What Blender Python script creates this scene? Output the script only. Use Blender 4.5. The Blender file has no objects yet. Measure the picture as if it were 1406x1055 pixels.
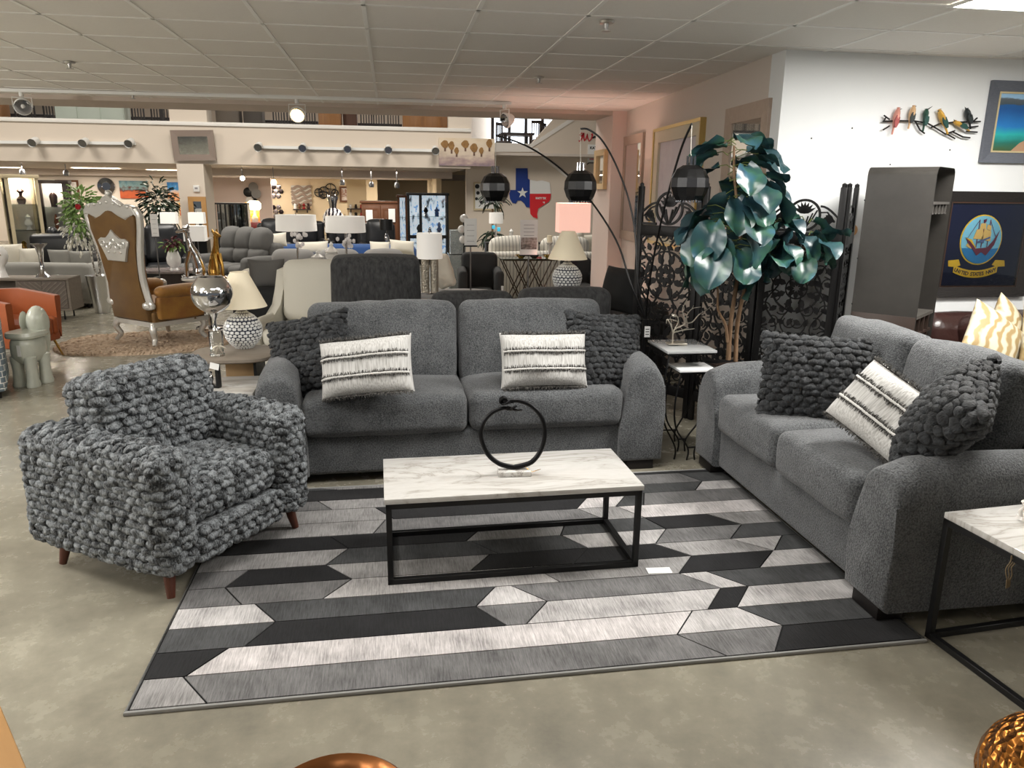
import bpy, bmesh, math, random
from math import sin, cos, pi, radians as R, sqrt, atan2
from mathutils import Vector, Matrix, noise
random.seed(11)
S = bpy.context.scene
COL = S.collection
V = Vector

# ---------------------------------------------------------------- camera model
CF, CP, CR, CY, CH = 1040.0, R(14.3), R(.7), R(9.0), 1.75
_fw = V((sin(CY)*cos(CP), cos(CY)*cos(CP), -sin(CP)))
_r0 = V((cos(CY), -sin(CY), 0)); _u0 = _r0.cross(_fw)
_rt = _r0*cos(CR) + _u0*sin(CR); _up = _u0*cos(CR) - _r0*sin(CR)
def ray(x, y): return _rt*((x-703)/CF) - _up*((y-527.5)/CF) + _fw
def at(x, y, Y):            # where the sight line through a photo point meets the depth Y
    d = ray(x, y); return V((0, 0, CH)) + d*(Y/d.y)
def atX(x, y, X):
    d = ray(x, y); return V((0, 0, CH)) + d*(X/d.x)
def gr(x, y, z=0.0):        # ... meets the height z
    d = ray(x, y); return V((0, 0, CH)) + d*((z-CH)/d.z)
cd = bpy.data.cameras.new('camera'); co = bpy.data.objects.new('camera', cd); COL.objects.link(co)
cd.sensor_width = 36; cd.lens = 36*CF/1406; cd.clip_start = .05; cd.clip_end = 200
co.matrix_world = Matrix(((_rt.x, _up.x, -_fw.x, 0), (_rt.y, _up.y, -_fw.y, 0), (_rt.z, _up.z, -_fw.z, CH), (0, 0, 0, 1)))
S.camera = co

# ---------------------------------------------------------------- materials
def lin(c):
    return tuple(((v/255)/12.92 if v/255 <= .04045 else ((v/255+.055)/1.055)**2.4) for v in c) + (1,)
MATS = {}
def M(name, col=(128,128,128), rough=.6, metal=0, bump=None, var=None, emit=None, trans=0, ior=1.45, sheen=0, coat=0, spec=.5, alpha=1, vscale=None):
    """plain shader; bump=(scale, strength, distance); var=(scale, other colour, contrast)"""
    if name in MATS: return MATS[name]
    m = bpy.data.materials.new(name); m.use_nodes = True; nt = m.node_tree; L = nt.links
    b = nt.nodes['Principled BSDF']
    b.inputs['Base Color'].default_value = lin(col); b.inputs['Roughness'].default_value = rough
    b.inputs['Metallic'].default_value = metal; b.inputs['IOR'].default_value = ior
    b.inputs['Transmission Weight'].default_value = trans; b.inputs['Sheen Weight'].default_value = sheen
    b.inputs['Coat Weight'].default_value = coat; b.inputs['Specular IOR Level'].default_value = spec
    b.inputs['Alpha'].default_value = alpha
    if emit:
        b.inputs['Emission Color'].default_value = lin(emit[0]); b.inputs['Emission Strength'].default_value = emit[1]
    tc = nt.nodes.new('ShaderNodeTexCoord')
    vec = tc.outputs['Object']
    if vscale:
        mp = nt.nodes.new('ShaderNodeMapping'); mp.inputs['Scale'].default_value = vscale; L.new(vec, mp.inputs['Vector']); vec = mp.outputs['Vector']
    if var:
        n = nt.nodes.new('ShaderNodeTexNoise'); n.inputs['Scale'].default_value = var[0]; n.inputs['Detail'].default_value = 6
        n.inputs['Roughness'].default_value = .65
        L.new(vec, n.inputs['Vector'])
        r = nt.nodes.new('ShaderNodeValToRGB'); k = var[2] if len(var) > 2 else .2
        r.color_ramp.elements[0].position = .5-k; r.color_ramp.elements[1].position = .5+k
        r.color_ramp.elements[0].color = lin(col); r.color_ramp.elements[1].color = lin(var[1])
        L.new(n.outputs['Fac'], r.inputs['Fac']); L.new(r.outputs['Color'], b.inputs['Base Color'])
    if bump:
        n = nt.nodes.new('ShaderNodeTexNoise'); n.inputs['Scale'].default_value = bump[0]; n.inputs['Detail'].default_value = 3
        L.new(vec, n.inputs['Vector'])
        u = nt.nodes.new('ShaderNodeBump'); u.inputs['Strength'].default_value = bump[1]; u.inputs['Distance'].default_value = bump[2] if len(bump) > 2 else .01
        L.new(n.outputs['Fac'], u.inputs['Height']); L.new(u.outputs['Normal'], b.inputs['Normal'])
    MATS[name] = m
    return m
def nodes_of(name):
    m = M(name); nt = m.node_tree
    return m, nt, nt.nodes['Principled BSDF'], nt.nodes['Texture Coordinate']
def N(nt, kind, **kw):
    n = nt.nodes.new('ShaderNode'+kind)
    for k, v in kw.items():
        if k in n.inputs: n.inputs[k].default_value = v
        else: setattr(n, k, v)
    return n
def pane(name, tint=(250,252,251), rough=.02, ior=1.45):
    """thin clear sheet: see-through with a mirror sheen by angle"""
    if name in MATS: return MATS[name]
    m = M(name); nt = m.node_tree; nt.nodes.remove(nt.nodes['Principled BSDF'])
    t = nt.nodes.new('ShaderNodeBsdfTransparent'); t.inputs['Color'].default_value = lin(tint); g = nt.nodes.new('ShaderNodeBsdfGlossy'); g.inputs['Roughness'].default_value = rough
    f = nt.nodes.new('ShaderNodeFresnel'); f.inputs['IOR'].default_value = ior; x = nt.nodes.new('ShaderNodeMixShader')
    nt.links.new(f.outputs[0], x.inputs[0]); nt.links.new(t.outputs[0], x.inputs[1]); nt.links.new(g.outputs[0], x.inputs[2]); nt.links.new(x.outputs[0], nt.nodes['Material Output'].inputs['Surface'])
    return m
def ramp(nt, fac, stops, const=False):
    r = nt.nodes.new('ShaderNodeValToRGB')
    if const: r.color_ramp.interpolation = 'CONSTANT'
    e = r.color_ramp.elements
    while len(e) < len(stops): e.new(.5)
    for i, (p, c) in enumerate(stops): e[i].position = p; e[i].color = lin(c)
    nt.links.new(fac, r.inputs['Fac']); return r.outputs['Color']

# ---------------------------------------------------------------- mesh helpers
def bmn(): return bmesh.new()
def add_mesh(bm, verts, faces):
    vs = [bm.verts.new(v) for v in verts]
    out = []
    for f in faces:
        try: out.append(bm.faces.new([vs[i] for i in f]))
        except ValueError: pass
    return vs, out
def box(bm, x0, x1, y0, y1, z0, z1, bev=0, seg=2, mi=0, M4=None):
    v, f = add_mesh(bm, [(x0,y0,z0),(x1,y0,z0),(x1,y1,z0),(x0,y1,z0),(x0,y0,z1),(x1,y0,z1),(x1,y1,z1),(x0,y1,z1)],
        [(3,2,1,0),(4,5,6,7),(0,1,5,4),(1,2,6,5),(2,3,7,6),(3,0,4,7)])
    if mi:
        for q in f: q.material_index = mi
    if M4 is not None:
        for q in v: q.co = M4 @ q.co
    if bev:
        es = {e for q in f for e in q.edges}
        bmesh.ops.bevel(bm, geom=list(es), offset=bev, segments=seg, affect='EDGES', profile=.5)
    return bm
def cbox(bm, c, s, bev=0, **k):
    return box(bm, c[0]-s[0]/2, c[0]+s[0]/2, c[1]-s[1]/2, c[1]+s[1]/2, c[2]-s[2]/2, c[2]+s[2]/2, bev, **k)
def frame_axes(d):
    d = d.normalized(); a = V((0,0,1)) if abs(d.z) < .9 else V((1,0,0))
    x = a.cross(d).normalized(); return x, d.cross(x)
def tube(bm, pts, r, n=8, closed=False, caps=True, flat=1.0):
    pts = [V(p) for p in pts]; m = len(pts)
    rr = r if isinstance(r, (list, tuple)) else [r]*m
    rings = []; x = None
    for i, p in enumerate(pts):
        if closed: d = pts[(i+1) % m]-pts[i-1]
        else: d = pts[min(i+1, m-1)]-pts[max(i-1, 0)]
        if d.length < 1e-9: d = V((0,0,1))
        d.normalize()
        if x is None: x, y = frame_axes(d)
        else:
            x = x-d*x.dot(d)
            if x.length < 1e-6: x, y = frame_axes(d)
            x.normalize(); y = d.cross(x)
        rings.append([bm.verts.new(p+(x*cos(2*pi*k/n)+y*sin(2*pi*k/n)*flat)*rr[i]) for k in range(n)])
    for i in range(m if closed else m-1):
        a, b = rings[i], rings[(i+1) % m]
        for k in range(n): bm.faces.new((a[k], a[(k+1) % n], b[(k+1) % n], b[k]))
    if caps and not closed:
        bm.faces.new(rings[0][::-1]); bm.faces.new(rings[-1])
    return bm
def cyl(bm, p0, p1, r0, r1=None, n=20, caps=True): return tube(bm, [p0, p1], [r0, r0 if r1 is None else r1], n, caps=caps)
def lathe(bm, prof, n=32, c=(0,0,0), mi=0, sq=None):
    c = V(c); rings = []
    for r, z in prof:
        if r < 1e-5: rings.append([bm.verts.new(c+V((0,0,z)))])
        else:
            ring = []
            for k in range(n):
                a = 2*pi*k/n; q = 1
                if sq: q = 1/((abs(cos(a))**sq+abs(sin(a))**sq)**(1/sq))
                ring.append(bm.verts.new(c+V((r*q*cos(a), r*q*sin(a), z))))
            rings.append(ring)
    fs = []
    for a, b in zip(rings, rings[1:]):
        for k in range(n):
            if len(a) == 1 and len(b) == 1: break
            if len(a) == 1: fs.append(bm.faces.new((a[0], b[(k+1) % n], b[k])))
            elif len(b) == 1: fs.append(bm.faces.new((a[k], a[(k+1) % n], b[0])))
            else: fs.append(bm.faces.new((a[k], a[(k+1) % n], b[(k+1) % n], b[k])))
    for f in fs: f.material_index = mi
    return bm
def ball(bm, c, r, n=16, sc=(1,1,1)):
    m = n//2; p = []
    b2 = bmn(); lathe(b2, [(max(0, r*sin(pi*i/m)), -r*cos(pi*i/m)) for i in range(m+1)], n)
    for v in b2.verts: v.co = V((v.co.x*sc[0]+c[0], v.co.y*sc[1]+c[1], v.co.z*sc[2]+c[2]))
    return merge(bm, b2)
def merge(bm, b2, mat4=None, mi=None):
    if mat4 is not None: b2.transform(mat4)
    vm = {v: bm.verts.new(v.co) for v in b2.verts}
    for f in b2.faces:
        try:
            q = bm.faces.new([vm[v] for v in f.verts]); q.material_index = f.material_index if mi is None else mi
        except ValueError: pass
    b2.free(); return bm
def prism(bm, pts, t0, t1, plane='xz', mi=0, bev=0, seg=2):
    def P(a, b, t): return (a, t, b) if plane == 'xz' else ((a, b, t) if plane == 'xy' else (t, a, b))
    n = len(pts)
    v, f = add_mesh(bm, [P(a, b, t0) for a, b in pts]+[P(a, b, t1) for a, b in pts],
        [tuple(range(n)), tuple(range(2*n-1, n-1, -1))]+[(i, n+i, n+(i+1) % n, (i+1) % n) for i in range(n)])
    for q in f: q.material_index = mi
    if bev:
        es = {e for q in f[:2] for e in q.edges}
        bmesh.ops.bevel(bm, geom=list(es), offset=bev, segments=seg, affect='EDGES', profile=.5)
    return bm
def band(bm, pts, w, t0, t1, closed=False, plane='xz', taper=False):
    """a flat strip of width w along a 2-D line, with thickness"""
    n = len(pts); L = []; Rr = []
    for i, p in enumerate(pts):
        a = pts[(i-1) % n] if closed or i else p; b = pts[(i+1) % n] if closed or i < n-1 else p
        dx, dy = b[0]-a[0], b[1]-a[1]; l = sqrt(dx*dx+dy*dy) or 1
        ww = w/2*(1-.75*abs(2*i/(n-1)-1)**2 if taper else 1)
        L.append((p[0]-dy/l*ww, p[1]+dx/l*ww)); Rr.append((p[0]+dy/l*ww, p[1]-dx/l*ww))
    def P(a, t): return (a[0], t, a[1]) if plane == 'xz' else (a[0], a[1], t)
    vs = [[bm.verts.new(P(q, t)) for q in (L[i], Rr[i]) for t in (t0, t1)] for i in range(n)]
    for i in range(n if closed else n-1):
        a, b = vs[i], vs[(i+1) % n]
        for k0, k1 in ((0,1),(1,3),(3,2),(2,0)): bm.faces.new((a[k0], a[k1], b[k1], b[k0]))
    if not closed:
        for a in (vs[0], vs[-1]): bm.faces.new((a[0], a[1], a[3], a[2]))
    return bm
def _coords(s, r, m, k):
    h = s/2; c = [-h+r-r*math.tan(pi/4*(1-i/m)) for i in range(m+1)]
    inner = [-(h-r)+2*(h-r)*i/k for i in range(1, k)]
    return c+inner+[-q for q in reversed(c)]
class RBox:
    """rounded soft box: size, radius, crown (bulge of each pair of faces)"""
    def __init__(s, size, r=.04, crown=(0,0,0), k=6, m=3, wob=0, seed=0, fn=None):
        s.s = size; s.r = min(r, min(size)/2*.98); s.cr = crown; s.k = k; s.m = m; s.wob = wob; s.seed = seed; s.fn = fn
    def map(s, p):
        q = V([max(-(h/2-s.r), min(h/2-s.r, c)) for c, h in zip(p, s.s)]); d = V(p)-q
        n = d.normalized() if d.length > 1e-9 else V((0,0,1)); o = q+n*s.r
        u = [2*c/h for c, h in zip(o, s.s)]
        for a in range(3):
            if s.cr[a]:
                b, c = (a+1) % 3, (a+2) % 3
                o[a] += s.cr[a]*u[a]*max(0, 1-u[b]**2)*max(0, 1-u[c]**2)
        if s.wob: o = o+n*s.wob*noise.noise(o*3.1+V((s.seed*7.3, s.seed, 0)))+n*s.wob*.5*noise.noise(o*9+V((s.seed, 0, 3)))
        if s.fn: o = s.fn(o)
        return o, n
    def build(s, bm):
        C = [_coords(h, s.r, s.m, s.k) for h in s.s]; vm = {}
        def vv(p):
            key = tuple(round(c, 5) for c in p)
            if key not in vm: vm[key] = bm.verts.new(s.map(p)[0])
            return vm[key]
        for a in range(3):
            b, c = (a+1) % 3, (a+2) % 3
            for sg in (-1, 1):
                for i in range(len(C[b])-1):
                    for j in range(len(C[c])-1):
                        q = []
                        for ii, jj in ((i,j),(i+1,j),(i+1,j+1),(i,j+1)):
                            p = [0,0,0]; p[a] = sg*s.s[a]/2; p[b] = C[b][ii]; p[c] = C[c][jj]; q.append(vv(p))
                        if sg < 0: q.reverse()
                        try: bm.faces.new(q)
                        except ValueError: pass
        return bm
    def tufts(s, bm, du=.056, dv=.037, sz=(.032,.0215,.017), skip=(), seed=1):
        rnd = random.Random(seed)
        for a in range(3):
            b, c = (a+1) % 3, (a+2) % 3
            if s.s[b] < s.s[c] and a != 2: pass
            if a == 0: b, c = 1, 2
            if a == 1: b, c = 0, 2
            if a == 2: b, c = 0, 1
            for sg in (-1, 1):
                if (a, sg) in skip: continue
                nv = max(1, round(s.s[c]/dv)); nu = max(1, round(s.s[b]/du))
                for j in range(nv):
                    for i in range(nu):
                        p = [0,0,0]; p[a] = sg*s.s[a]/2
                        p[b] = (-.5+(i+.5+(.25 if j % 2 else -.25))/nu)*s.s[b]+rnd.uniform(-.006,.006)
                        p[c] = (-.5+(j+.5)/nv)*s.s[c]+rnd.uniform(-.004,.004)
                        o, n = s.map(p); e = V((0,0,0)); e[b] = 1
                        o2, _ = s.map([p[t]+e[t]*.01 for t in range(3)])
                        tuft(bm, o, n, o2-o, [q*rnd.uniform(.85,1.2) for q in sz], rnd)
        return bm
_ico = None
def tuft(bm, o, n, u, sz, rnd):
    """one knotted tuft of pile"""
    global _ico
    if _ico is None:
        b = bmn(); bmesh.ops.create_icosphere(b, subdivisions=2, radius=1)
        b.verts.ensure_lookup_table(); b.verts.index_update(); _ico = ([v.co.copy() for v in b.verts], [[v.index for v in f.verts] for f in b.faces]); b.free()
    u = (u-n*u.dot(n)); u = u.normalized() if u.length > 1e-7 else frame_axes(n)[0]
    w = n.cross(u); off = V((rnd.random()*50, rnd.random()*50, 0))
    vs = []
    for v in _ico[0]:
        if v.z < -.55: k = .9
        else: k = 1+.42*noise.noise(v*2.9+off)
        p = o+(u*v.x*sz[0]+w*v.y*sz[1]+n*v.z*sz[2])*k-w*(.006*max(0, v.z))
        vs.append(bm.verts.new(p))
    for f in _ico[1]:
        q = [_ico[0][i].z for i in f]
        if max(q) < -.4: continue
        bm.faces.new([vs[i] for i in f])
class Pillow:
    """a soft filled cushion standing in its own xz plane (front is -y)"""
    def __init__(s, w, h, t, seed=0, pinch=.06, wob=.012, rnd=3.0):
        s.w, s.h, s.t, s.seed, s.p, s.wob, s.e = w, h, t, seed, pinch, wob, rnd
    def map(s, u, v, sd):
        x = u*s.w/2*(1-s.p*(1-v*v)); z = v*s.h/2*(1-s.p*(1-u*u))
        th = s.t/2*max(0, (1-abs(u)**s.e)*(1-abs(v)**s.e))**.55
        o = V((x, -sd*th, z)); k = noise.noise(V((x*5+s.seed*3, z*5, sd)))*s.wob*(1-max(abs(u), abs(v))**4)
        return o+V((0, -sd*k, 0))
    def nrm(s, u, v, sd):
        e = .02; a = s.map(u+e, v, sd)-s.map(u-e, v, sd); b = s.map(u, v+e, sd)-s.map(u, v-e, sd)
        n = a.cross(b); n.normalize(); return n if n.y*-sd > 0 else -n
    def build(s, bm, n=16):
        t = [sin(pi/2*(-1+2*i/n)) for i in range(n+1)]; vm = {}
        def vv(i, j, sd):
            key = (i, j, 0 if i in (0, n) or j in (0, n) else sd)
            if key not in vm: vm[key] = bm.verts.new(s.map(t[i], t[j], sd))
            return vm[key]
        for sd in (1, -1):
            for i in range(n):
                for j in range(n):
                    q = [vv(i,j,sd), vv(i+1,j,sd), vv(i+1,j+1,sd), vv(i,j+1,sd)]
                    if sd < 0: q.reverse()
                    try: bm.faces.new(q)
                    except ValueError: pass
        return bm
    def tufts(s, bm, du=.052, dv=.036, sz=(.031,.022,.017), seed=3, sides=(1, -1)):
        rnd = random.Random(seed)
        nu, nv = round(s.w/du), round(s.h/dv)
        for sd in sides:
            for j in range(nv+1):
                for i in range(nu+1):
                    u = -1+2*(i+(.25 if j % 2 else -.25))/nu; v = -1+2*j/nv
                    u = max(-.985, min(.985, u+rnd.uniform(-.03,.03))); v = max(-.985, min(.985, v+rnd.uniform(-.03,.03)))
                    n = s.nrm(max(-.9, min(.9, u)), max(-.9, min(.9, v)), sd)
                    tuft(bm, s.map(u, v, sd), n, V((1,0,0)), [q*rnd.uniform(.85,1.25) for q in sz], rnd)
        return bm

# ---------------------------------------------------------------- objects
def link(name, data): o = bpy.data.objects.new(name, data); COL.objects.link(o); return o
def obj(name, bm, mat, parent=None, loc=None, rot=None, smooth=True, label=None, angle=40):
    bmesh.ops.recalc_face_normals(bm, faces=bm.faces[:])
    me = bpy.data.meshes.new(name); bm.to_mesh(me); bm.free()
    for m in (mat if isinstance(mat, (list, tuple)) else [mat]): me.materials.append(m)
    if smooth:
        me.shade_smooth(); me.set_sharp_from_angle(angle=R(angle))
    o = link(name, me)
    if parent: o.parent = parent
    if loc is not None: o.location = loc
    if rot is not None: o.rotation_euler = rot
    if label: o['label'] = label
    return o
def tag(o, label, cat, group=None, kind=None):
    o['label'] = label; o['category'] = cat
    if group: o['group'] = group
    o['kind'] = kind or 'thing'
    return o
def thing(name, label, cat, loc=(0,0,0), rz=0, group=None, scale=None):
    o = link(name, None); o.empty_display_size = .1; o.location = loc; o.rotation_euler = (0, 0, rz)
    if scale: o.scale = scale
    return tag(o, label, cat, group)
def solo(name, label, cat, bm, mat, loc=(0,0,0), rot=(0,0,0), group=None, **k):
    return tag(obj(name, bm, mat, None, loc, rot, **k), label, cat, group)
def struct(name, bm, mat, label=None, cat=None, **k):
    o = obj(name, bm, mat, None, **k); o['kind'] = 'structure'
    o['label'] = label or name.replace('_', ' '); o['category'] = cat or name.split('_')[0]
    return o
def kids(o): return [c for c in bpy.data.objects if c.parent == o]
def dup(root, label, loc=None, rz=None, scale=None):
    r = root.copy(); COL.objects.link(r)
    def rec(a, b):
        for ch in kids(a):
            c = ch.copy(); COL.objects.link(c); c.parent = b; rec(ch, c)
    rec(root, r)
    r['label'] = label
    if loc is not None: r.location = loc
    if rz is not None: r.rotation_euler = (0, 0, rz)
    if scale is not None: r.scale = scale
    return r
def arc(cx, cy, r, a0, a1, n=16, ry=None):
    return [(cx+r*cos(R(a0+(a1-a0)*i/n)), cy+(ry or r)*sin(R(a0+(a1-a0)*i/n))) for i in range(n+1)]
def spline(pts, n=8):
    """smooth line through the given points"""
    pts = [V(p) for p in pts]; out = []
    for i in range(len(pts)-1):
        p0, p1, p2, p3 = pts[max(i-1, 0)], pts[i], pts[i+1], pts[min(i+2, len(pts)-1)]
        for k in range(n):
            t = k/n; out.append(.5*((2*p1)+(p2-p0)*t+(2*p0-5*p1+4*p2-p3)*t*t+(3*p1-p0-3*p2+p3)*t**3))
    return out+[pts[-1]]

def objs(name, bm, mat, parent=None, **k):
    """each loose piece of the mesh becomes a part of its own"""
    left = set(bm.verts); out = []
    while left:
        v = left.pop(); comp = {v}; st = [v]
        while st:
            a = st.pop()
            for e in a.link_edges:
                b = e.other_vert(a)
                if b not in comp: comp.add(b); st.append(b)
        left -= comp; nb = bmesh.new(); vm = {q: nb.verts.new(q.co) for q in comp}
        for f in {f for q in comp for f in q.link_faces}:
            nf = nb.faces.new([vm[q] for q in f.verts]); nf.material_index = f.material_index
        out.append(obj(name, nb, mat, parent, **k))
    bm.free(); return out
def letters(name, items, mat, parent, y):
    """words cut as thin raised letters in the xz plane: (text, size, x, z, turn, bold)"""
    bm = bmesh.new()
    for body, size, x, z, turn, bold in items:
        c = bpy.data.curves.new('w', 'FONT'); c.body = body; c.size = size; c.align_x = 'CENTER'; c.align_y = 'CENTER'; c.extrude = .0008; c.offset = bold
        o = bpy.data.objects.new('w', c); COL.objects.link(o); bpy.context.view_layer.update()
        me = bpy.data.meshes.new_from_object(o.evaluated_get(bpy.context.evaluated_depsgraph_get()))
        b2 = bmesh.new(); b2.from_mesh(me); merge(bm, b2, Matrix.Translation((x, y, z)) @ Matrix.Rotation(turn, 4, 'Y') @ Matrix.Rotation(pi/2, 4, 'X'))
        bpy.data.objects.remove(o); bpy.data.meshes.remove(me); bpy.data.curves.remove(c)
    return obj(name, bm, mat, parent, smooth=False)
# ================================================================ the setting
ZC = 2.694
M('wall_white', (226,228,228), .75, var=(1.5, (220,222,223), .3)); M('wall_beige', (222,209,194), .8)
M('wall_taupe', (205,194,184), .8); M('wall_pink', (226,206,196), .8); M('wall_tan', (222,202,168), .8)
M('trim_white', (236,232,226), .55); M('ceiling_tile', (240,236,230), .9, var=(60, (234,230,224), .3)); M('grid_bar', (246,244,240), .5)
M('soffit', (196,182,170), .85); M('dark_void', (40,38,38), .9)
# polished concrete: mottled, softly reflective
m, nt, b, tc = nodes_of('concrete')
n1 = N(nt, 'TexNoise', Scale=.9, Detail=8, Roughness=.62); n2 = N(nt, 'TexNoise', Scale=7, Detail=6, Roughness=.7)
n3 = N(nt, 'TexNoise', Scale=60, Detail=2)
for n in (n1, n2, n3): nt.links.new(tc.outputs['Object'], n.inputs['Vector'])
mx = N(nt, 'Math', operation='MULTIPLY_ADD'); mx.inputs[1].default_value = .6; nt.links.new(n1.outputs['Fac'], mx.inputs[0])
m2 = N(nt, 'Math', operation='MULTIPLY'); m2.inputs[1].default_value = .4; nt.links.new(n2.outputs['Fac'], m2.inputs[0]); nt.links.new(m2.outputs[0], mx.inputs[2])
nt.links.new(ramp(nt, mx.outputs[0], [(.32,(106,103,93)), (.48,(132,127,113)), (.56,(143,138,123)), (.68,(166,161,145))]), b.inputs['Base Color'])
rr = N(nt, 'MapRange'); rr.inputs['To Min'].default_value = .16; rr.inputs['To Max'].default_value = .36; nt.links.new(n2.outputs['Fac'], rr.inputs['Value']); nt.links.new(rr.outputs[0], b.inputs['Roughness'])
bp = N(nt, 'Bump', Strength=.05, Distance=.01); nt.links.new(n2.outputs['Fac'], bp.inputs['Height']); nt.links.new(bp.outputs[0], b.inputs['Normal'])

bm = bmn(); box(bm, -26, 14, -6, 40, -.2, 0); struct('floor', bm, MATS['concrete'], 'polished grey concrete showroom floor')
YW, XW = 5.144, 2.655                # white wall plane, mirror wall plane
# tiled ceiling over the near half of the shop, with its grid of bars
YE = 9.3
bm = bmn(); box(bm, -16, 2.9, -6, YE, ZC, ZC+.12); box(bm, 2.9, 14, -6, YW, ZC, ZC+.12); struct('ceiling', bm, MATS['ceiling_tile'], 'grey acoustic tile ceiling')
bm = bmn()
for k in range(-26, 24):
    x = -.116+.6096*k
    if x < XW+.1: box(bm, x-.012, x+.012, -6, YE, ZC-.004, ZC+.01)
    elif x < 13: box(bm, x-.012, x+.012, -6, YW, ZC-.004, ZC+.01)
for k in range(-17, 9):
    y = 4.43+.6096*k
    if y < YE: box(bm, -16, XW if y > YW else 13, y-.012, y+.012, ZC-.004, ZC+.01)
struct('ceiling_grid', bm, MATS['grid_bar'], 'metal grid bars between the ceiling tiles')
bm = bmn(); zb = at(350, 144, YE).z
box(bm, -16, 2.66, YE, YE+.8, zb, ZC+.12); struct('beam_front', bm, MATS['soffit'], 'boxed beam at the far edge of the tiled ceiling')
# walls at the right
bm = bmn(); box(bm, XW, 14, YW, YW+.2, 0, ZC); struct('wall_right', bm, MATS['wall_white'], 'white wall behind the ship emblem picture')
KW = .0425
def wallX(y): return XW+(y-YW)*KW
def onwall(px, py):
    d = ray(px, py); t = (XW-YW*KW)/(d.x-KW*d.y); return V((0, 0, CH))+d*t
bm = bmn(); prism(bm, [(XW, YW+.2), (wallX(9.35), 9.35), (wallX(9.35)+.3, 9.35), (XW+.3, YW+.2)], 0, ZC+.12, 'xy'); struct('wall_side', bm, MATS['wall_taupe'], 'taupe wall hung with mirrors')
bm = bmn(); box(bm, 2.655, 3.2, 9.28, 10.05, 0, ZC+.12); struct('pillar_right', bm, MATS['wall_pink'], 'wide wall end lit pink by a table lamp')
# mezzanine front, pillar and what lies under it
YF = 18.0; ZL, ZU = 2.24, 3.1
xr = at(646, 232, YF).x
bm = bmn(); box(bm, -22, xr, YF, YF+.3, ZL, ZU); box(bm, xr-.5, xr, YF, YF+.3, ZU, 5.2); struct('wall_mezzanine', bm, MATS['wall_beige'], 'beige front of the upper floor')
bm = bmn(); box(bm, -22, xr+.02, YF-.05, YF+.3, ZU-.07, ZU+.01, bev=.01); struct('trim_ledge', bm, MATS['trim_white'], 'white ledge along the upper floor front')
bm = bmn(); box(bm, -22, xr, YF+.3, 36, ZL+.02, ZL+.3); struct('ceiling_lower', bm, MATS['soffit'], 'low ceiling under the upper floor')
p0, p1 = at(250, 300, YF).x, at(286, 300, YF).x
bm = bmn(); box(bm, p0, p1, YF-.06, YF+.75, 0, ZL); box(bm, p0-.06, at(283,150,YF).x, YF-.02, YF+.5, ZU, 5.2); struct('pillar_left', bm, MATS['wall_beige'], 'beige square pillar carrying the upper floor')
bm = bmn(); box(bm, -22, 9, 36, 36.2, 0, 6); struct('wall_back', bm, MATS['wall_tan'], 'far back wall of the shop')
bm = bmn(); box(bm, -22, -21.8, -6, 36, 0, 6); struct('wall_left', bm, MATS['wall_beige'], 'wall at the far side of the shop')
bm = bmn(); box(bm, -22, 9, YE+.8, 36.2, 5.2, 5.35); struct('ceiling_upper', bm, MATS['ceiling_tile'], 'high ceiling over the open hall')
# stair wall behind the striped sofa
YS = 19.0
def sx(px, py): q = at(px, py, YS); return (q.x, q.z)
bm = bmn()
prism(bm, [(sx(640,300)[0], 0), (sx(900,300)[0], 0), (sx(900,300)[0], 5.2), (sx(850,90)[0], 5.2), sx(725,203), sx(672,200), (sx(640,300)[0], sx(672,200)[1])], YS, YS+.15)
struct('wall_stair', bm, MATS['wall_beige'], 'beige stair wall with white mouldings')
bm = bmn()
band(bm, [sx(820,142), sx(725,203)], .09, YS-.03, YS+.01); band(bm, [sx(726,201), sx(660,199)], .12, YS-.03, YS+.01)
band(bm, [sx(650,206), sx(738,206), sx(739,210), sx(830,283)], .09, YS-.04, YS+.01)
struct('trim_stair', bm, MATS['trim_white'], 'white stair mouldings on the beige wall')
# partitions far under the mezzanine
def far_wall(name, a, b_, Y, mat, label, z1=None):
    x0, x1 = at(a, 260, Y).x, at(b_, 260, Y).x
    bm = bmn(); box(bm, x0, x1, Y, Y+.2, 0, z1 or ZL+.02); return struct(name, bm, MATS[mat], label)
far_wall('wall_far_pictures', -60, 246, 27, 'wall_beige', 'beige wall of pictures behind the sofas')
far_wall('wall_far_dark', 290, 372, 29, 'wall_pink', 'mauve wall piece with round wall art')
far_wall('wall_far_warm', 362, 518, 31, 'wall_tan', 'warm lit tan wall of decorations')
bm = bmn(); q = at(600, 300, 24)
box(bm, q.x, q.x+.15, 24, 30, 0, ZL+.02); struct('wall_far_end', bm, MATS['wall_tan'], 'tan wall end beside the curio cabinet')
bm = bmn()
for a, b_, Y in ((-60, 640, 26.9), (290, 620, 23)):
    x0, x1 = at(a, 260, Y).x, at(b_, 260, Y).x; box(bm, x0, x1, Y-.3, Y, ZL-.17, ZL+.02)
struct('beam_lower', bm, MATS['soffit'], 'shallow beams under the low ceiling')
# upper floor
bm = bmn(); box(bm, -22, 9, YF+.3, 34, 2.56, 2.62); struct('floor_upper', bm, MATS['wall_taupe'], 'upper floor slab')
bm = bmn(); box(bm, -22, 9, 28, 28.2, 2.62, 5.2); struct('wall_upper', bm, MATS['wall_beige'], 'wall at the back of the upper floor')
# nail marks on the walls
bm = bmn()
for px, py in ((1170,176), (1304,206), (1222,226), (1114,190)):
    q = at(px, py, YW); ball(bm, (q.x, YW-.002, q.z), .006, 6)
struct('trim_nail_marks', bm, MATS['dark_void'], 'small nail marks on the white wall')

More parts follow.
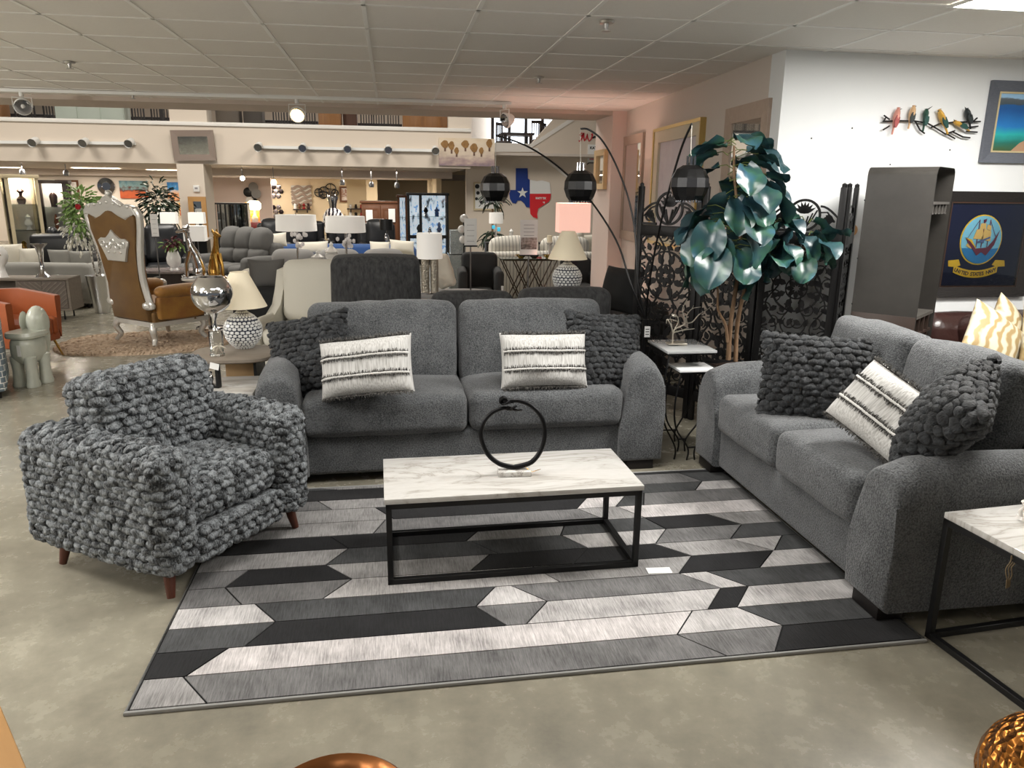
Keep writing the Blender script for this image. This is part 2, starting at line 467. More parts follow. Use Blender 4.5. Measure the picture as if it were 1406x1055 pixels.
# ---------------------------------------------------------------- lamps of the shop and added fill
M('lens', (255,255,255), .5, emit=((255,250,240), 14)); M('lens_far', (255,255,255), .5, emit=((255,246,228), 16)); M('lamp_case', (235,235,232), .5)
TRO = []
def troffer(cx, cy, z, sx_, sy_, label, group, mat='lens', rz=0):
    t = thing('ceiling_light', label, 'ceiling light', (cx, cy, z), rz, group)
    bm = bmn(); w = .02
    box(bm, -sx_/2-w, sx_/2+w, -sy_/2-w, -sy_/2, -.012, .0); box(bm, -sx_/2-w, sx_/2+w, sy_/2, sy_/2+w, -.012, 0)
    box(bm, -sx_/2-w, -sx_/2, -sy_/2, sy_/2, -.012, 0); box(bm, sx_/2, sx_/2+w, -sy_/2, sy_/2, -.012, 0)
    obj('frame', bm, MATS['lamp_case'], t, smooth=False)
    bm = bmn(); box(bm, -sx_/2, sx_/2, -sy_/2, sy_/2, -.008, -.002); obj('diffuser', bm, MATS[mat], t, smooth=False)
    TRO.append(t); return t
zt = ZC-.004
troffer(3.42, 3.52, zt, 1.16, .56, 'bright ceiling panel light above the white wall and tall cabinet', 'panel lights')
def area(name, loc, sx_, sy_, power, col=(1,.975,.935), rot=(0,0,0), spread=180):
    l = bpy.data.lights.new(name, 'AREA'); l.shape = 'RECTANGLE'; l.size = sx_; l.size_y = sy_; l.energy = power; l.color = col; l.spread = R(spread)
    o = link(name, l); o.location = loc; o.rotation_euler = rot; return o
def spot(name, loc, target, power, ang=60, col=(1,.9,.76), r=.04, blend=.6):
    l = bpy.data.lights.new(name, 'SPOT'); l.energy = power; l.spot_size = R(ang); l.color = col; l.shadow_soft_size = r; l.spot_blend = blend
    o = link(name, l); o.location = loc; o.rotation_euler = (V(target)-V(loc)).to_track_quat('-Z', 'Y').to_euler(); return o
def point(name, loc, power, col=(1,.85,.65), r=.06):
    l = bpy.data.lights.new(name, 'POINT'); l.energy = power; l.color = col; l.shadow_soft_size = r
    o = link(name, l); o.location = loc; return o
# ceiling panels outside the view, over the seating group
for i, (x, y, p) in enumerate(((-3.3, 3.3, 75), (-3.3, .8, 25), (-.4, 3.0, 20), (1.0, 3.7, 36), (-.6, -1.6, 6), (-5.6, 6.2, 75), (5.2, 2.6, 24), (-5.6, 1.6, 28))):
    area('ceiling_panel_light', (x, y, ZC-.02), 1.16, .56, p)
area('ceiling_panel_light', (3.42, 3.52, ZC-.03), 1.16, .56, 84)
for x, y, p in ((5.6, 1.2, 30), (-4.6, 2.2, 66), (-6.2, 6.0, 120), (-9, 4, 70), (-3.0, -1.2, 46)): point('ceiling_fill', (x, y, 2.05), p, (1,.96,.9), .14)  # unseen point lights added to brighten the ceiling and left-hand faces
for x in (-8, -3.4, 1.2):                      # high lamps of the open hall
    area('hall_lamp', (x, 14, 5.1), 1.6, 3, 185, (1,.95,.87))
for x in (-14, -9, -4.5, -.5):                  # strip lights under the upper floor
    for y in (20.5, 25.5, 29.5): area('strip_light', (x, y, ZL-.05), 1.6, .3, 54, (1,.93,.84))
for x in (-8, -4, 0, 3): area('upper_lamp', (x, 22, 5.1), 1.5, 1.5, 55)
w = bpy.data.worlds.new('world'); S.world = w; w.use_nodes = True
w.node_tree.nodes['Background'].inputs['Color'].default_value = (.75, .8, .86, 1); w.node_tree.nodes['Background'].inputs['Strength'].default_value = .12
S.view_settings.view_transform = 'Standard'; S.view_settings.look = 'None'; S.view_settings.gamma = 1; S.view_settings.use_curve_mapping = False
S.view_settings.exposure = .22
# ================================================================ sofa set, armchair, throw pillows
# looped chenille: fine bumps with a slight mottle
def boucle(name, c1, c2, sc=230, st=.9):
    m, nt, b, tc = nodes_of(name)
    b.inputs['Roughness'].default_value = .95; b.inputs['Specular IOR Level'].default_value = .15; b.inputs['Sheen Weight'].default_value = .25; b.inputs['Sheen Roughness'].default_value = .5
    a = N(nt, 'TexNoise', Scale=sc, Detail=2, Roughness=.6); d = N(nt, 'TexNoise', Scale=7, Detail=3)
    nt.links.new(tc.outputs['Object'], a.inputs['Vector']); nt.links.new(tc.outputs['Object'], d.inputs['Vector'])
    k = N(nt, 'Math', operation='MULTIPLY_ADD'); k.inputs[1].default_value = .25; nt.links.new(d.outputs['Fac'], k.inputs[0])
    q = N(nt, 'Math', operation='MULTIPLY'); q.inputs[1].default_value = .75; nt.links.new(a.outputs['Fac'], q.inputs[0]); nt.links.new(q.outputs[0], k.inputs[2])
    nt.links.new(ramp(nt, k.outputs[0], [(.36, c1), (.62, c2)]), b.inputs['Base Color'])
    u = N(nt, 'Bump', Strength=st, Distance=.006); nt.links.new(a.outputs['Fac'], u.inputs['Height']); nt.links.new(u.outputs[0], b.inputs['Normal'])
    return m
boucle('chenille', (58,60,62), (106,108,110), 130, 1.0)
M('foot_black', (22,18,17), .5); M('foot_wine', (52,28,26), .4)
# long knotted pile
def fur(name, c1, c2):
    m, nt, b, tc = nodes_of(name)
    b.inputs['Roughness'].default_value = .62; b.inputs['Specular IOR Level'].default_value = .4; b.inputs['Sheen Weight'].default_value = .15; b.inputs['Sheen Roughness'].default_value = .35
    mp = N(nt, 'Mapping'); mp.inputs['Scale'].default_value = (1, 1, .45); nt.links.new(tc.outputs['Object'], mp.inputs['Vector'])
    a = N(nt, 'TexNoise', Scale=150, Detail=4, Roughness=.7); nt.links.new(mp.outputs[0], a.inputs['Vector'])
    d = N(nt, 'TexNoise', Scale=26, Detail=2); nt.links.new(tc.outputs['Object'], d.inputs['Vector'])
    k = N(nt, 'Math', operation='MULTIPLY_ADD'); k.inputs[1].default_value = .55; nt.links.new(a.outputs['Fac'], k.inputs[0])
    q = N(nt, 'Math', operation='MULTIPLY'); q.inputs[1].default_value = .45; nt.links.new(d.outputs['Fac'], q.inputs[0]); nt.links.new(q.outputs[0], k.inputs[2])
    nt.links.new(ramp(nt, k.outputs[0], [(.42, c1), (.60, c2)]), b.inputs['Base Color'])
    u = N(nt, 'Bump', Strength=1, Distance=.012); nt.links.new(a.outputs['Fac'], u.inputs['Height']); nt.links.new(u.outputs[0], b.inputs['Normal'])
    return m
fur('fur_grey', (28,31,34), (166,172,176)); fur('fur_dark', (14,15,17), (66,69,72))  # fur_grey tones stand in for lit tuft tops and shaded gaps

def sofa(name, label, W, n, cw, loc, rz, ah=0, bd=0):
    t = thing(name, label, 'sofa' if n == 2 and W > 2.2 else 'loveseat', loc, rz)
    ch = MATS['chenille']; h = W/2; aw = .29
    bm = bmn(); RBox((W-.10, .86, .26), .03, k=10).build(bm); obj('base', bm, ch, t, (0, .0, .185))
    for sx_ in (-1, 1):
        prof = [(h, .06), (h+.005, .40), (h-.005, .58)] + [(h-.13+.128*cos(R(a)), .60+.145*sin(R(a))) for a in (10,25,40,55,70,85,100,115,130,145)]
        prof += [(h-.245, .64), (h-.25, .52), (h-aw+.005, .34), (h-aw, .24), (h-aw, .06)]
        bm = bmn(); prism(bm, [(p[0]*sx_, p[1]) for p in prof], -.475, .46+bd, bev=.025, seg=3)
        bmesh.ops.subdivide_edges(bm, edges=[e for e in bm.edges if abs((e.verts[0].co-e.verts[1].co).y) > .5], cuts=8)
        for v in bm.verts:
            k = min(1, max(0, (v.co.y+.475)/.9)); v.co.z += .015*sin(k*pi)*(v.co.z > .5) - .05*(1-min(1, k/.22))**2*(v.co.z > .6) - ah*max(0, min(1, (v.co.z-.30)/.25))
        obj('arm', bm, ch, t, angle=50)
    bm = bmn(); RBox((W-.36, .20, .68), .05, k=8).build(bm); obj('back_frame', bm, ch, t, (0, .375+bd, .42))
    for i in range(n):
        x = (i-(n-1)/2)*(cw+.012)
        bm = bmn(); RBox((cw, .72+bd, .24), .055, (.008, .012, .035), k=8, wob=.008, seed=i+W).build(bm); obj('seat_cushion', bm, ch, t, (x, -.115+bd/2, .425))
        bm = bmn(); RBox((cw-.015, .22, .56), .07, (.01, .05, .015), k=8, wob=.014, seed=i+5+W).build(bm); obj('back_cushion', bm, ch, t, (x, .17+bd, .745), (R(-12), 0, 0))
    for sx_ in (-1, 1):
        for y in (-.40, .38):
            bm = bmn(); box(bm, -.09, .09, -.06, .06, 0, .065, .006); obj('leg', bm, MATS['foot_black'], t, (sx_*(h-.14), y, 0))
    return t
sofa_main = sofa('sofa', 'long charcoal chenille sofa with two wide seat cushions, behind the marble coffee table', 2.52, 2, .985, (.43, 4.905, 0), R(1.2), .02)
sofa_love = sofa('loveseat', 'charcoal chenille loveseat turned sideways beside the tall dark cabinet', 2.02, 2, .71, (2.43, 3.53, .016), R(-90), .055, .11)

# armchair wholly covered in knotted faux fur
ARM = (-1.06, 3.68, .018); AR = R(56)
t = thing('armchair', 'grey knotted faux fur armchair on tapered wooden legs, at the rug corner', 'armchair', ARM, AR)
fg = MATS['fur_grey']
def furbox(name, size, loc, rot=None, r=.05, crown=(0,0,0), skip=(), seed=1, **k):
    rb = RBox(size, r, crown, k=6, m=2, seed=seed, wob=.01); bm = bmn(); rb.build(bm); rb.tufts(bm, skip=skip, seed=seed, **k); return obj(name, bm, fg, t, loc, rot, angle=180)
AW, AD = .92, .90
for sg in (-1, 1):
    furbox('arm', (.19, AD, .54), (sg*(AW/2-.095), .03, .385), r=.07, skip=((2,-1),), seed=3+sg, crown=(0,0,.02))
furbox('back', (AW-.34, .19, .54), (0, AD/2-.065, .385), r=.07, skip=((2,-1),), seed=9)
furbox('seat_base', (AW-.38, AD-.14, .16), (0, -.02, .195), r=.03, skip=((2,-1),(2,1),(0,1),(0,-1)), seed=11)
furbox('seat_cushion', (AW-.37, AD-.26, .19), (0, -.05, .375), r=.06, crown=(0,0,.03), skip=((2,-1),), seed=12)
furbox('back_cushion', (AW-.28, .25, .42), (0, .17, .675), (R(-9), 0, 0), r=.065, crown=(0,.02,.015), seed=13)
M('leg_wood', (74,38,26), .35, var=(14, (96,52,36), .3), vscale=(6,6,1))
for sx_ in (-1, 1):
    for sy_ in (-1, 1):
        bm = bmn(); tube(bm, [(0,0,0), (sx_*-.012, sy_*-.012, .07), (sx_*-.02, sy_*-.02, .15)], [.017, .024, .030], 14)
        obj('leg', bm, MATS['leg_wood'], t, (sx_*(AW/2-.06), sy_*.355, 0))

# throw pillows
def pose(o, c, face, lean, roll=0):
    """face: heading the pillow front looks to (0 = towards -y), lean back"""
    o.location = c; o.rotation_euler = (Matrix.Rotation(face, 3, 'Z') @ Matrix.Rotation(-lean, 3, 'X') @ Matrix.Rotation(roll, 3, 'Y')).to_euler()
def fur_pillow(label, w, h, th, c, face, lean, roll=0, seed=1):
    p = Pillow(w, h, th, seed); bm = bmn(); p.build(bm); p.tufts(bm, seed=seed)
    o = solo('fur_pillow', label, 'throw pillow', bm, MATS['fur_dark'], group='knotted fur pillows', angle=180); pose(o, c, face, lean, roll); return o
fur_pillow('dark knotted fur pillow leaning in the sofa corner next to the honeycomb lamp', .52, .50, .17, at(424,494,4.80), R(-24), R(22), R(-14), 2)
fur_pillow('dark knotted fur pillow at the sofa end next to the nesting tables', .52, .50, .17, at(832,488,4.74), R(14), R(20), R(7), 3)
fur_pillow('square dark knotted fur pillow in the loveseat corner near the potted tree', .54, .49, .16, atX(1121,530,2.30), R(-26), R(16), R(0), 4)
fur_pillow('slumped dark knotted fur pillow against the loveseat arm next to the marble side table', .50, .46, .22, atX(1306,582,2.36), R(-118), R(38), R(22), 5)
m, nt, b, tc = nodes_of('slub_white'); b.inputs['Roughness'].default_value = .95; b.inputs['Sheen Weight'].default_value = .1
mp = N(nt, 'Mapping'); mp.inputs['Scale'].default_value = (1, 1, .06); nt.links.new(tc.outputs['Object'], mp.inputs['Vector'])
a = N(nt, 'TexNoise', Scale=130, Detail=3); nt.links.new(mp.outputs[0], a.inputs['Vector'])
nt.links.new(ramp(nt, a.outputs['Fac'], [(.3,(166,164,160)), (.6,(206,205,202))]), b.inputs['Base Color'])
u = N(nt, 'Bump', Strength=.5, Distance=.005); nt.links.new(a.outputs['Fac'], u.inputs['Height']); nt.links.new(u.outputs[0], b.inputs['Normal'])
M('fringe_grey', (112,110,106), .9, var=(70, (44,42,40), .08)); M('braid_white', (222,220,216), .9, bump=(300,.6,.004))
def lumbar(label, c, face, lean, roll, seed, w=.56, h=.35):
    p = Pillow(w, h, .19, seed, .045, .030, 4.0); rnd = random.Random(seed)
    o = thing('lumbar_pillow', label, 'throw pillow', group='fringed white lumbar pillows'); pose(o, c, face, lean, roll)
    bm = bmn(); p.build(bm, 22); obj('cover', bm, MATS['slub_white'], o)
    fr = bmn(); br = bmn()
    for v0 in (.93, .30, -.36, -.97):
        mid = abs(v0) < .5
        ln = [p.map(-.97+1.94*i/40, v0, 1)+V((0, -.004, 0)) for i in range(41)]
        if mid: tube(br, ln, .0075, 6)
        for i in range(150):
            u0 = -.97+1.94*i/149; q = p.map(u0, v0, 1)
            for sg in ((1, -1) if mid else ((1,) if v0 > 0 else (-1,))):
                e = q+V((rnd.uniform(-.008,.008), rnd.uniform(-.012,-.003), sg*rnd.uniform(.012,.028)))
                mm = (q+e)/2+V((0,-.007,0)); tube(fr, [q, mm, e], [.0025,.0022,.0012], 4)
    obj('braid', br, MATS['braid_white'], o, label='white braid'); obj('fringe', fr, MATS['fringe_grey'], o, smooth=False, label='grey eyelash fringe')
    return o
lumbar('fringed white lumbar pillow tilted on the sofa beside the honeycomb lamp end', at(501,504,4.47), R(-16), R(22), R(-8), 1)
lumbar('fringed white lumbar pillow upright on the sofa near the nesting tables end', at(747,495,4.62), R(3), R(18), R(1), 2)
lumbar('fringed white lumbar pillow slanted on the loveseat', atX(1240,582,2.28), R(-68), R(32), R(20), 3)
# ================================================================ rug
RA = R(.45); RO = gr(172, 983)
def ruv(px, py):
    q = gr(px, py)-RO; return (q.x*cos(RA)+q.y*sin(RA), -q.x*sin(RA)+q.y*cos(RA))
A5 = lambda x, y: (150+x/2.163, 640+y/2.163)
A6 = lambda x, y: (760+x/2.176, 640+y/2.176)
A4 = lambda x, y: (480+x/3.124, 520+y/3.124)
rows_v = [0.0]
for p in (A5(230,632), A5(355,548), A5(495,468), A5(435,418), A5(345,370), A5(415,318), A5(710,252), A6(335,195), A6(270,160), A6(270,152), A6(215,92), A6(440,48), A6(375,27)): rows_v.append(ruv(*p)[1])
vA = [0, (ruv(*A5(230,632))[1]+ruv(*A6(412,512))[1]+ruv(*A6(685,487))[1])/3]
def avg(*ps): return sum(ruv(*p)[1] for p in ps)/len(ps)
RV = [0.0, avg(A5(230,632), A6(370,512), A6(685,487)), avg(A5(355,548), A6(412,440), A6(550,432)), avg(A5(495,468), A6(500,375), A6(580,367)),
      avg(A5(435,418), A5(1195,365), A6(375,328), A6(770,298)), avg(A5(345,370), A5(720,342), A6(410,275), A6(655,260)), avg(A5(415,318), A5(645,300), A6(300,238), A6(680,215)),
      avg(A5(710,252), A6(335,195), A6(560,180)), avg(A5(655,215), A6(270,160), A6(460,150)), avg(A6(190,128), A6(545,107)), avg(A6(215,92), A6(505,72)), avg(A6(440,50), A5(810,103))]
st = (RV[-1]-RV[3])/8
while len(RV) < 17: RV.append(RV[-1]+st)
RW = ruv(1270, 882)[0]; RL = ruv(930, 655)[1]+.08
cols = {'k':(18,18,20), 'd':(60,61,62), 'm':(102,101,101), 'g':(138,136,135), 'l':(174,171,170), 'w':(186,181,180)}
def pile(name, c):
    m, nt, b, tc = nodes_of(name); b.inputs['Roughness'].default_value = .9; b.inputs['Specular IOR Level'].default_value = .2; b.inputs['Sheen Weight'].default_value = .12
    mp = N(nt, 'Mapping'); mp.inputs['Scale'].default_value = (1, .07, 1); nt.links.new(tc.outputs['Object'], mp.inputs['Vector'])
    a = N(nt, 'TexNoise', Scale=150, Detail=4, Roughness=.75); nt.links.new(mp.outputs[0], a.inputs['Vector'])
    d = N(nt, 'TexNoise', Scale=6, Detail=3); nt.links.new(tc.outputs['Object'], d.inputs['Vector'])
    k = N(nt, 'Math', operation='MULTIPLY_ADD'); k.inputs[1].default_value = .6; nt.links.new(a.outputs['Fac'], k.inputs[0])
    q = N(nt, 'Math', operation='MULTIPLY'); q.inputs[1].default_value = .4; nt.links.new(d.outputs['Fac'], q.inputs[0]); nt.links.new(q.outputs[0], k.inputs[2])
    lo = tuple(max(6, v*.74-4) for v in c); hi = tuple(min(255, v*1.12+14) for v in c)
    nt.links.new(ramp(nt, k.outputs[0], [(.34, lo), (.66, hi)]), b.inputs['Base Color'])
    u = N(nt, 'Bump', Strength=.4, Distance=.004); nt.links.new(a.outputs['Fac'], u.inputs['Height']); nt.links.new(u.outputs[0], b.inputs['Normal']); return m
order = 'kdmglw'
pm = [pile('rug_pile_'+n, cols[c]) for c, n in zip(order, ('black','slate','mid','grey','light','pale'))]
# every row from the near edge: shade, then (slanted joint: photo points at the row's far edge and near edge), shade ...
def u5(a, b): return (ruv(*A5(*a))[0], ruv(*A5(*b))[0])
def u6(a, b): return (ruv(*A6(*a))[0], ruv(*A6(*b))[0])
def u4(a, b): return (ruv(*A4(*a))[0], ruv(*A4(*b))[0])
ROWS = [
 ['g', u5((222,635),(292,708)), 'm', u6((370,512),(515,575)), 'm', u6((685,487),(660,560)), 'k'],
 ['k', u5((355,548),(230,632)), 'w', u6((412,440),(370,512)), 'l', u6((550,432),(685,487)), 'd'],
 ['d', u5((495,468),(405,538)), 'k', u5((1090,428),(1180,485)), 'm', u5((1300,412),(1240,478)), 'l', u6((500,375),(462,437)), 'k', u6((580,367),(550,432)), 'l'],
 ['l', u5((435,418),(495,468)), 'd', u5((1145,365),(1090,428)), 'l', u5((1195,365),(1300,412)), 'm', u6((380,333),(500,375)), 'l', u6((460,325),(578,367)), 'd'],
 ['m', u5((345,370),(395,415)), 'm', u5((720,342),(635,400)), 'l', u4((790,825),(900,880)), 'g', u6((410,275),(375,328)), 'k', u6((655,260),(615,310)), 'l'],
 ['m', u5((415,318),(345,370)), 'k', u5((645,300),(720,342)), 'g', u4((600,766),(520,835)), 'k', u4((1020,735),(960,805)), 'k', u6((300,238),(410,274)), 'g', u6((530,226),(655,260)), 'l', u6((682,215),(660,258)), 'd'],
 ['g', u5((710,252),(645,300)), 'd', u4((520,705),(640,765)), 'd', u4((910,682),(1020,735)), 'l', u6((335,195),(305,238)), 'm', u6((560,180),(530,224)), 'd'],
 ['k', u5((655,215),(710,252)), 'k', u4((570,650),(500,705)), 'g', u4((935,643),(905,682)), 'd', u6((270,160),(335,195)), 'k', u6((460,150),(560,180)), 'g'],
 ['g', u5((820,178),(785,205)), 'm', u4((980,568),(1090,610)), 'g', u6((190,128),(270,160)), 'w'],
 ['g', u5((790,133),(845,162)), 'k', u4((1025,515),(975,568)), 'w', u4((1188,505),(1140,555)), 'd', (2.4, 2.34), 'm'],
 ['m', u5((620,118),(660,140)), 'g', (1.2, 1.1), 'd', u6((440,50),(425,80)), 'l'],
 ['k', (1.0, .9), 'm', u6((375,27),(440,48)), 'd'],
 ['d', (.5, .6), 'g', (1.9, 1.8), 'k'], ['l', (.8, .9), 'd', (1.6, 1.5), 'g'], ['k', (.6, .5), 'm', (2.0, 2.1), 'l'], ['g', (1.1, 1.2), 'k'],
]
rug = thing('area_rug', 'black, grey and white area rug of long arrow-ended stripes under the coffee table', 'rug', (RO.x, RO.y, 0), RA)
bm = bmn(); box(bm, .005, RW-.005, .005, RL-.005, .0, .009); obj('backing', bm, M('rug_line', (16,16,18), .95), rug, smooth=False)
bm = bmn(); e = .0045
for r, row in enumerate(ROWS):
    v0, v1 = RV[r]+(.012 if r == 0 else e*.6), min(RV[r+1]-e*.6, RL-.012)
    if v1-v0 < .01: continue
    edges = [(.012, .012)]+[x for x in row if not isinstance(x, str)]+[(RW-.012, RW-.012)]
    for i, s in enumerate(x for x in row if isinstance(x, str)):
        (a1, a0), (b1, b0) = edges[i], edges[i+1]
        ea = 0 if i == 0 else e; eb = 0 if i == len(edges)-2 else e
        q = [(a0+ea, v0), (b0-eb, v0), (b1-eb, v1), (a1+ea, v1)]
        prism(bm, q, .006, .013, 'xy', mi=order.index(s))
obj('pile', bm, pm, rug, smooth=False)
bm = bmn(); tube(bm, [(0,0,.007), (RW,0,.007), (RW,RL,.007), (0,RL,.007)], .0085, 8, closed=True); obj('binding', bm, M('rug_binding', (150,150,148), .9), rug)

# ================================================================ marble tables
def marble(name, base, vein, sc=2.2, stretch=(1, 3.2, 1), rough=.12, rot=R(24)):
    m, nt, b, tc = nodes_of(name); b.inputs['Roughness'].default_value = rough
    mp = N(nt, 'Mapping'); mp.inputs['Rotation'].default_value = (0, 0, rot); mp.inputs['Scale'].default_value = stretch; nt.links.new(tc.outputs['Object'], mp.inputs['Vector'])
    a = N(nt, 'TexNoise', Scale=sc, Detail=9, Roughness=.62, Distortion=1.1); nt.links.new(mp.outputs[0], a.inputs['Vector'])
    mid = tuple((p*2+q)/3 for p, q in zip(base, vein))
    nt.links.new(ramp(nt, a.outputs['Fac'], [(.30, mid), (.43, base), (.485, mid), (.505, vein), (.53, mid), (.60, base), (.75, mid)]), b.inputs['Base Color']); return m
marble('marble_top', (202,200,196), (168,163,156), 1.5, (1, 3.6, 1)); marble('marble_small', (230,228,224), (176,170,164), 5, (1,2.2,1))
M('black_steel', (14,14,15), .45, bump=(200,.1,.002))
ct = thing('coffee_table', 'low marble-top coffee table on a black square-tube frame', 'coffee table', ((gr(533,808)+gr(876,782))*.5), R(1.0))
CW = (gr(876,782)-gr(533,808)).length; CDp = .52; HT = .418; q = .026
ct.location.y += 0
bm = bmn(); cbox(bm, (0, CDp/2, HT-.0125), (CW+.012, CDp+.012, .025), .003); obj('tabletop', bm, MATS['marble_top'], ct)
def bars(bm, segs, w): 
    for a, b_ in segs: box(bm, min(a[0],b_[0])-w/2, max(a[0],b_[0])+w/2, min(a[1],b_[1])-w/2, max(a[1],b_[1])+w/2, min(a[2],b_[2])-w/2, max(a[2],b_[2])+w/2, .0015, 1)
x0, x1, y0, y1 = -CW/2+q/2, CW/2-q/2, q/2, CDp-q/2
for nm, z in (('top_rail', HT-.025-q/2), ('floor_rail', q/2)):
    bm = bmn(); bars(bm, [((x0,y0,z),(x1,y0,z)), ((x0,y1,z),(x1,y1,z)), ((x0,y0,z),(x0,y1,z)), ((x1,y0,z),(x1,y1,z))], q); obj(nm, bm, MATS['black_steel'], ct)
for x in (x0, x1):
    for y in (y0, y1): bm = bmn(); bars(bm, [((x,y,q),(x,y,HT-.025-q))], q); obj('leg', bm, MATS['black_steel'], ct)
ct.location.z = .0135
# square side table at the loveseat arm
TZ = .55
pA, pB = gr(1297, 703, TZ), gr(1406, 760, TZ)
dv = (pB-pA); sang = atan2(dv.y, dv.x)+pi/2
stt = thing('side_table', 'marble-top side table on a black steel frame next to the loveseat arm', 'side table', (pA.x, pA.y, 0), sang)
SW = .54; q = .026
bm = bmn(); box(bm, 0, SW, -SW, 0, TZ-.025, TZ, .003); obj('tabletop', bm, MATS['marble_top'], stt)
x0, x1, y0, y1 = q/2, SW-q/2, -SW+q/2, -q/2
for nm, z in (('top_rail', TZ-.025-q/2), ('floor_rail', q/2)):
    bm = bmn(); bars(bm, [((x0,y0,z),(x1,y0,z)), ((x0,y1,z),(x1,y1,z)), ((x0,y0,z),(x0,y1,z)), ((x1,y0,z),(x1,y1,z))], q); obj(nm, bm, MATS['black_steel'], stt)
for x in (x0, x1):
    for y in (y0, y1): bm = bmn(); bars(bm, [((x,y,q),(x,y,TZ-.025-q))], q); obj('leg', bm, MATS['black_steel'], stt)
# ================================================================ small things around the seating group
# ring of two reaching arms on a marble block
M('dark_bronze', (24,24,26), .38, .55); M('brass', (190,150,70), .25, 1); M('chrome', (205,205,208), .08, 1); M('paper', (240,240,238), .7); M('ink', (40,40,42), .7)
M('gold', (204,160,84), .25, 1); M('steel', (150,150,152), .3, 1); M('black_satin', (17,17,18), .35)
tz = HT+.0135
b0 = gr(706, 651, tz)
ra = thing('ring_sculpture', 'black ring sculpture of two arms with hands, on a white marble block', 'sculpture', b0, R(-3))
bm = bmn(); cbox(bm, (0,0,.0125), (.155,.085,.025), .003); obj('marble_base', bm, MATS['marble_small'], ra)
K = 3.55/1040
def rp(px, py): return V(((px-706)*K, 0, .026+(645-py)*K*1.03))
L1 = spline([rp(*p) for p in ((704,643),(730,636),(745,615),(748,592),(742,571),(728,556),(712,549),(703,548.5),(696,549))], 6)
L2 = spline([rp(*p) for p in ((706,643),(685,637),(668,622),(659,598),(663,578),(674,565),(688,559),(695,559),(700,560))], 6)
bm = bmn(); n1 = len(L1)
tube(bm, L1, [.0125-.0035*i/n1+(.003 if i > n1-8 else 0) for i in range(n1)], 12); tube(bm, L2, [.0125-.0035*i/n1+(.002 if i > n1-8 else 0) for i in range(n1)], 12)
obj('arm_ring', bm, MATS['dark_bronze'], ra)
bm = bmn()                                            # closed hand
c = rp(693, 549); ball(bm, c, .019, 14, (1.15,.85,.9))
for k in range(4):
    y = -.0125+.0083*k; ln = .017-.0015*abs(k-1.3)
    tube(bm, [c+V((.004,y,.014)), c+V((-.012,y,.019)), c+V((-.026,y,.010)), c+V((-.027,y,-.004)), c+V((-.016,y,-.013)), c+V((-.004,y,-.012))], [.0048,.0056,.0054,.005,.0046,.004], 8)
tube(bm, [c+V((.018,-.014,.004)), c+V((.004,-.021,-.004)), c+V((-.010,-.020,-.009)), c+V((-.018,-.015,-.008))], [.007,.0062,.0055,.004], 8)
obj('closed_hand', bm, MATS['dark_bronze'], ra)
bm = bmn(); c = rp(700, 560)                          # open hand
ball(bm, c, .016, 14, (1.35,1.0,.55))
for k in range(4):
    y = -.012+.008*k; l = (.034,.042,.040,.032)[k]; d = (.004,.0,-.002,-.004)[k]
    tube(bm, [c+V((.012,y,.0)), c+V((.012+l*.5,y*1.15,-.006+d)), c+V((.012+l,y*1.25,-.004+d))], [.0052,.0048,.0032], 8)
tube(bm, [c+V((.0,-.012,.004)), c+V((.012,-.017,.013)), c+V((.026,-.016,.019))], [.0062,.0054,.0036], 8)
obj('open_hand', bm, MATS['dark_bronze'], ra)
bm = bmn(); prism(bm, [(0,0),(.012,.010),(.030,.009),(.046,0),(.030,-.009),(.012,-.010)], 0, .002, 'xy'); obj('leaf_tag', bm, MATS['brass'], ra, (.085,-.015,.012), (R(-20),R(-25),R(-20)), label='small brass leaf tag')
bm = bmn(); tube(bm, [(.045,-.006,.05), (.055,-.012,.035), (.07,-.014,.022), (.087,-.015,.014)], .0012, 5); obj('tie', bm, MATS['brass'], ra)
# paper card on the rug
p = gr(905, 782, .02); bm = bmn(); cbox(bm, (0,0,0), (.115,.055,.0012)); solo('price_card', 'blank white card lying flat on the rug beside the coffee table', 'card', bm, MATS['paper'], (p.x, p.y, .0142), (0,0,R(-4)), smooth=False)

# nesting tables
M('glass_white', (232,234,234), .08, coat=.5); M('glass_grey', (168,170,170), .08, coat=.5)
def nest(label, x0, x1, y0, y1, z, mat, skip=None):
    t = thing('nesting_table', label, 'side table', ((x0+x1)/2, (y0+y1)/2, 0), 0, 'nesting tables'); w, d = (x1-x0)/2, (y1-y0)/2
    bm = bmn(); box(bm, -w, w, -d, d, z-.018, z, .003); obj('tabletop', bm, mat, t)
    bm = bmn(); r = .006
    tube(bm, [(-w+.015,-d+.015,z-.026), (w-.015,-d+.015,z-.026), (w-.015,d-.015,z-.026), (-w+.015,d-.015,z-.026)], .008, 6, closed=True); obj('apron', bm, MATS['black_steel'], t)
    for sx_ in (-1, 1):
        for sy_ in (-1, 1):
            if (sx_, sy_) == skip: continue
            bm = bmn(); tube(bm, spline([(sx_*(w-.02), sy_*(d-.02), z-.02), (sx_*(w+.01), sy_*(d-.02), z*.62), (sx_*(w-.01), sy_*(d-.02), z*.36), (sx_*(w-.10), sy_*(d-.02), .09), (sx_*(w-.10), sy_*(d-.02), .0)], 5), r, 6)
            obj('leg', bm, MATS['black_steel'], t)
    bm = bmn()
    for sy_ in ((-1, 1) if skip is None else (1,)): tube(bm, [(-(w-.10), sy_*(d-.02), .09), (w-.10, sy_*(d-.02), .09)], r, 6)
    objs('stretcher', bm, MATS['black_steel'], t); return t
nest('taller nesting table holding the silver branch tree', 1.75, 2.09, 4.60, 5.00, .752, MATS['glass_grey'], (1, -1))
n2 = nest('shorter nesting table with a white top tucked below the taller one', 1.83, 2.085, 4.575, 4.79, .632, MATS['glass_white'])
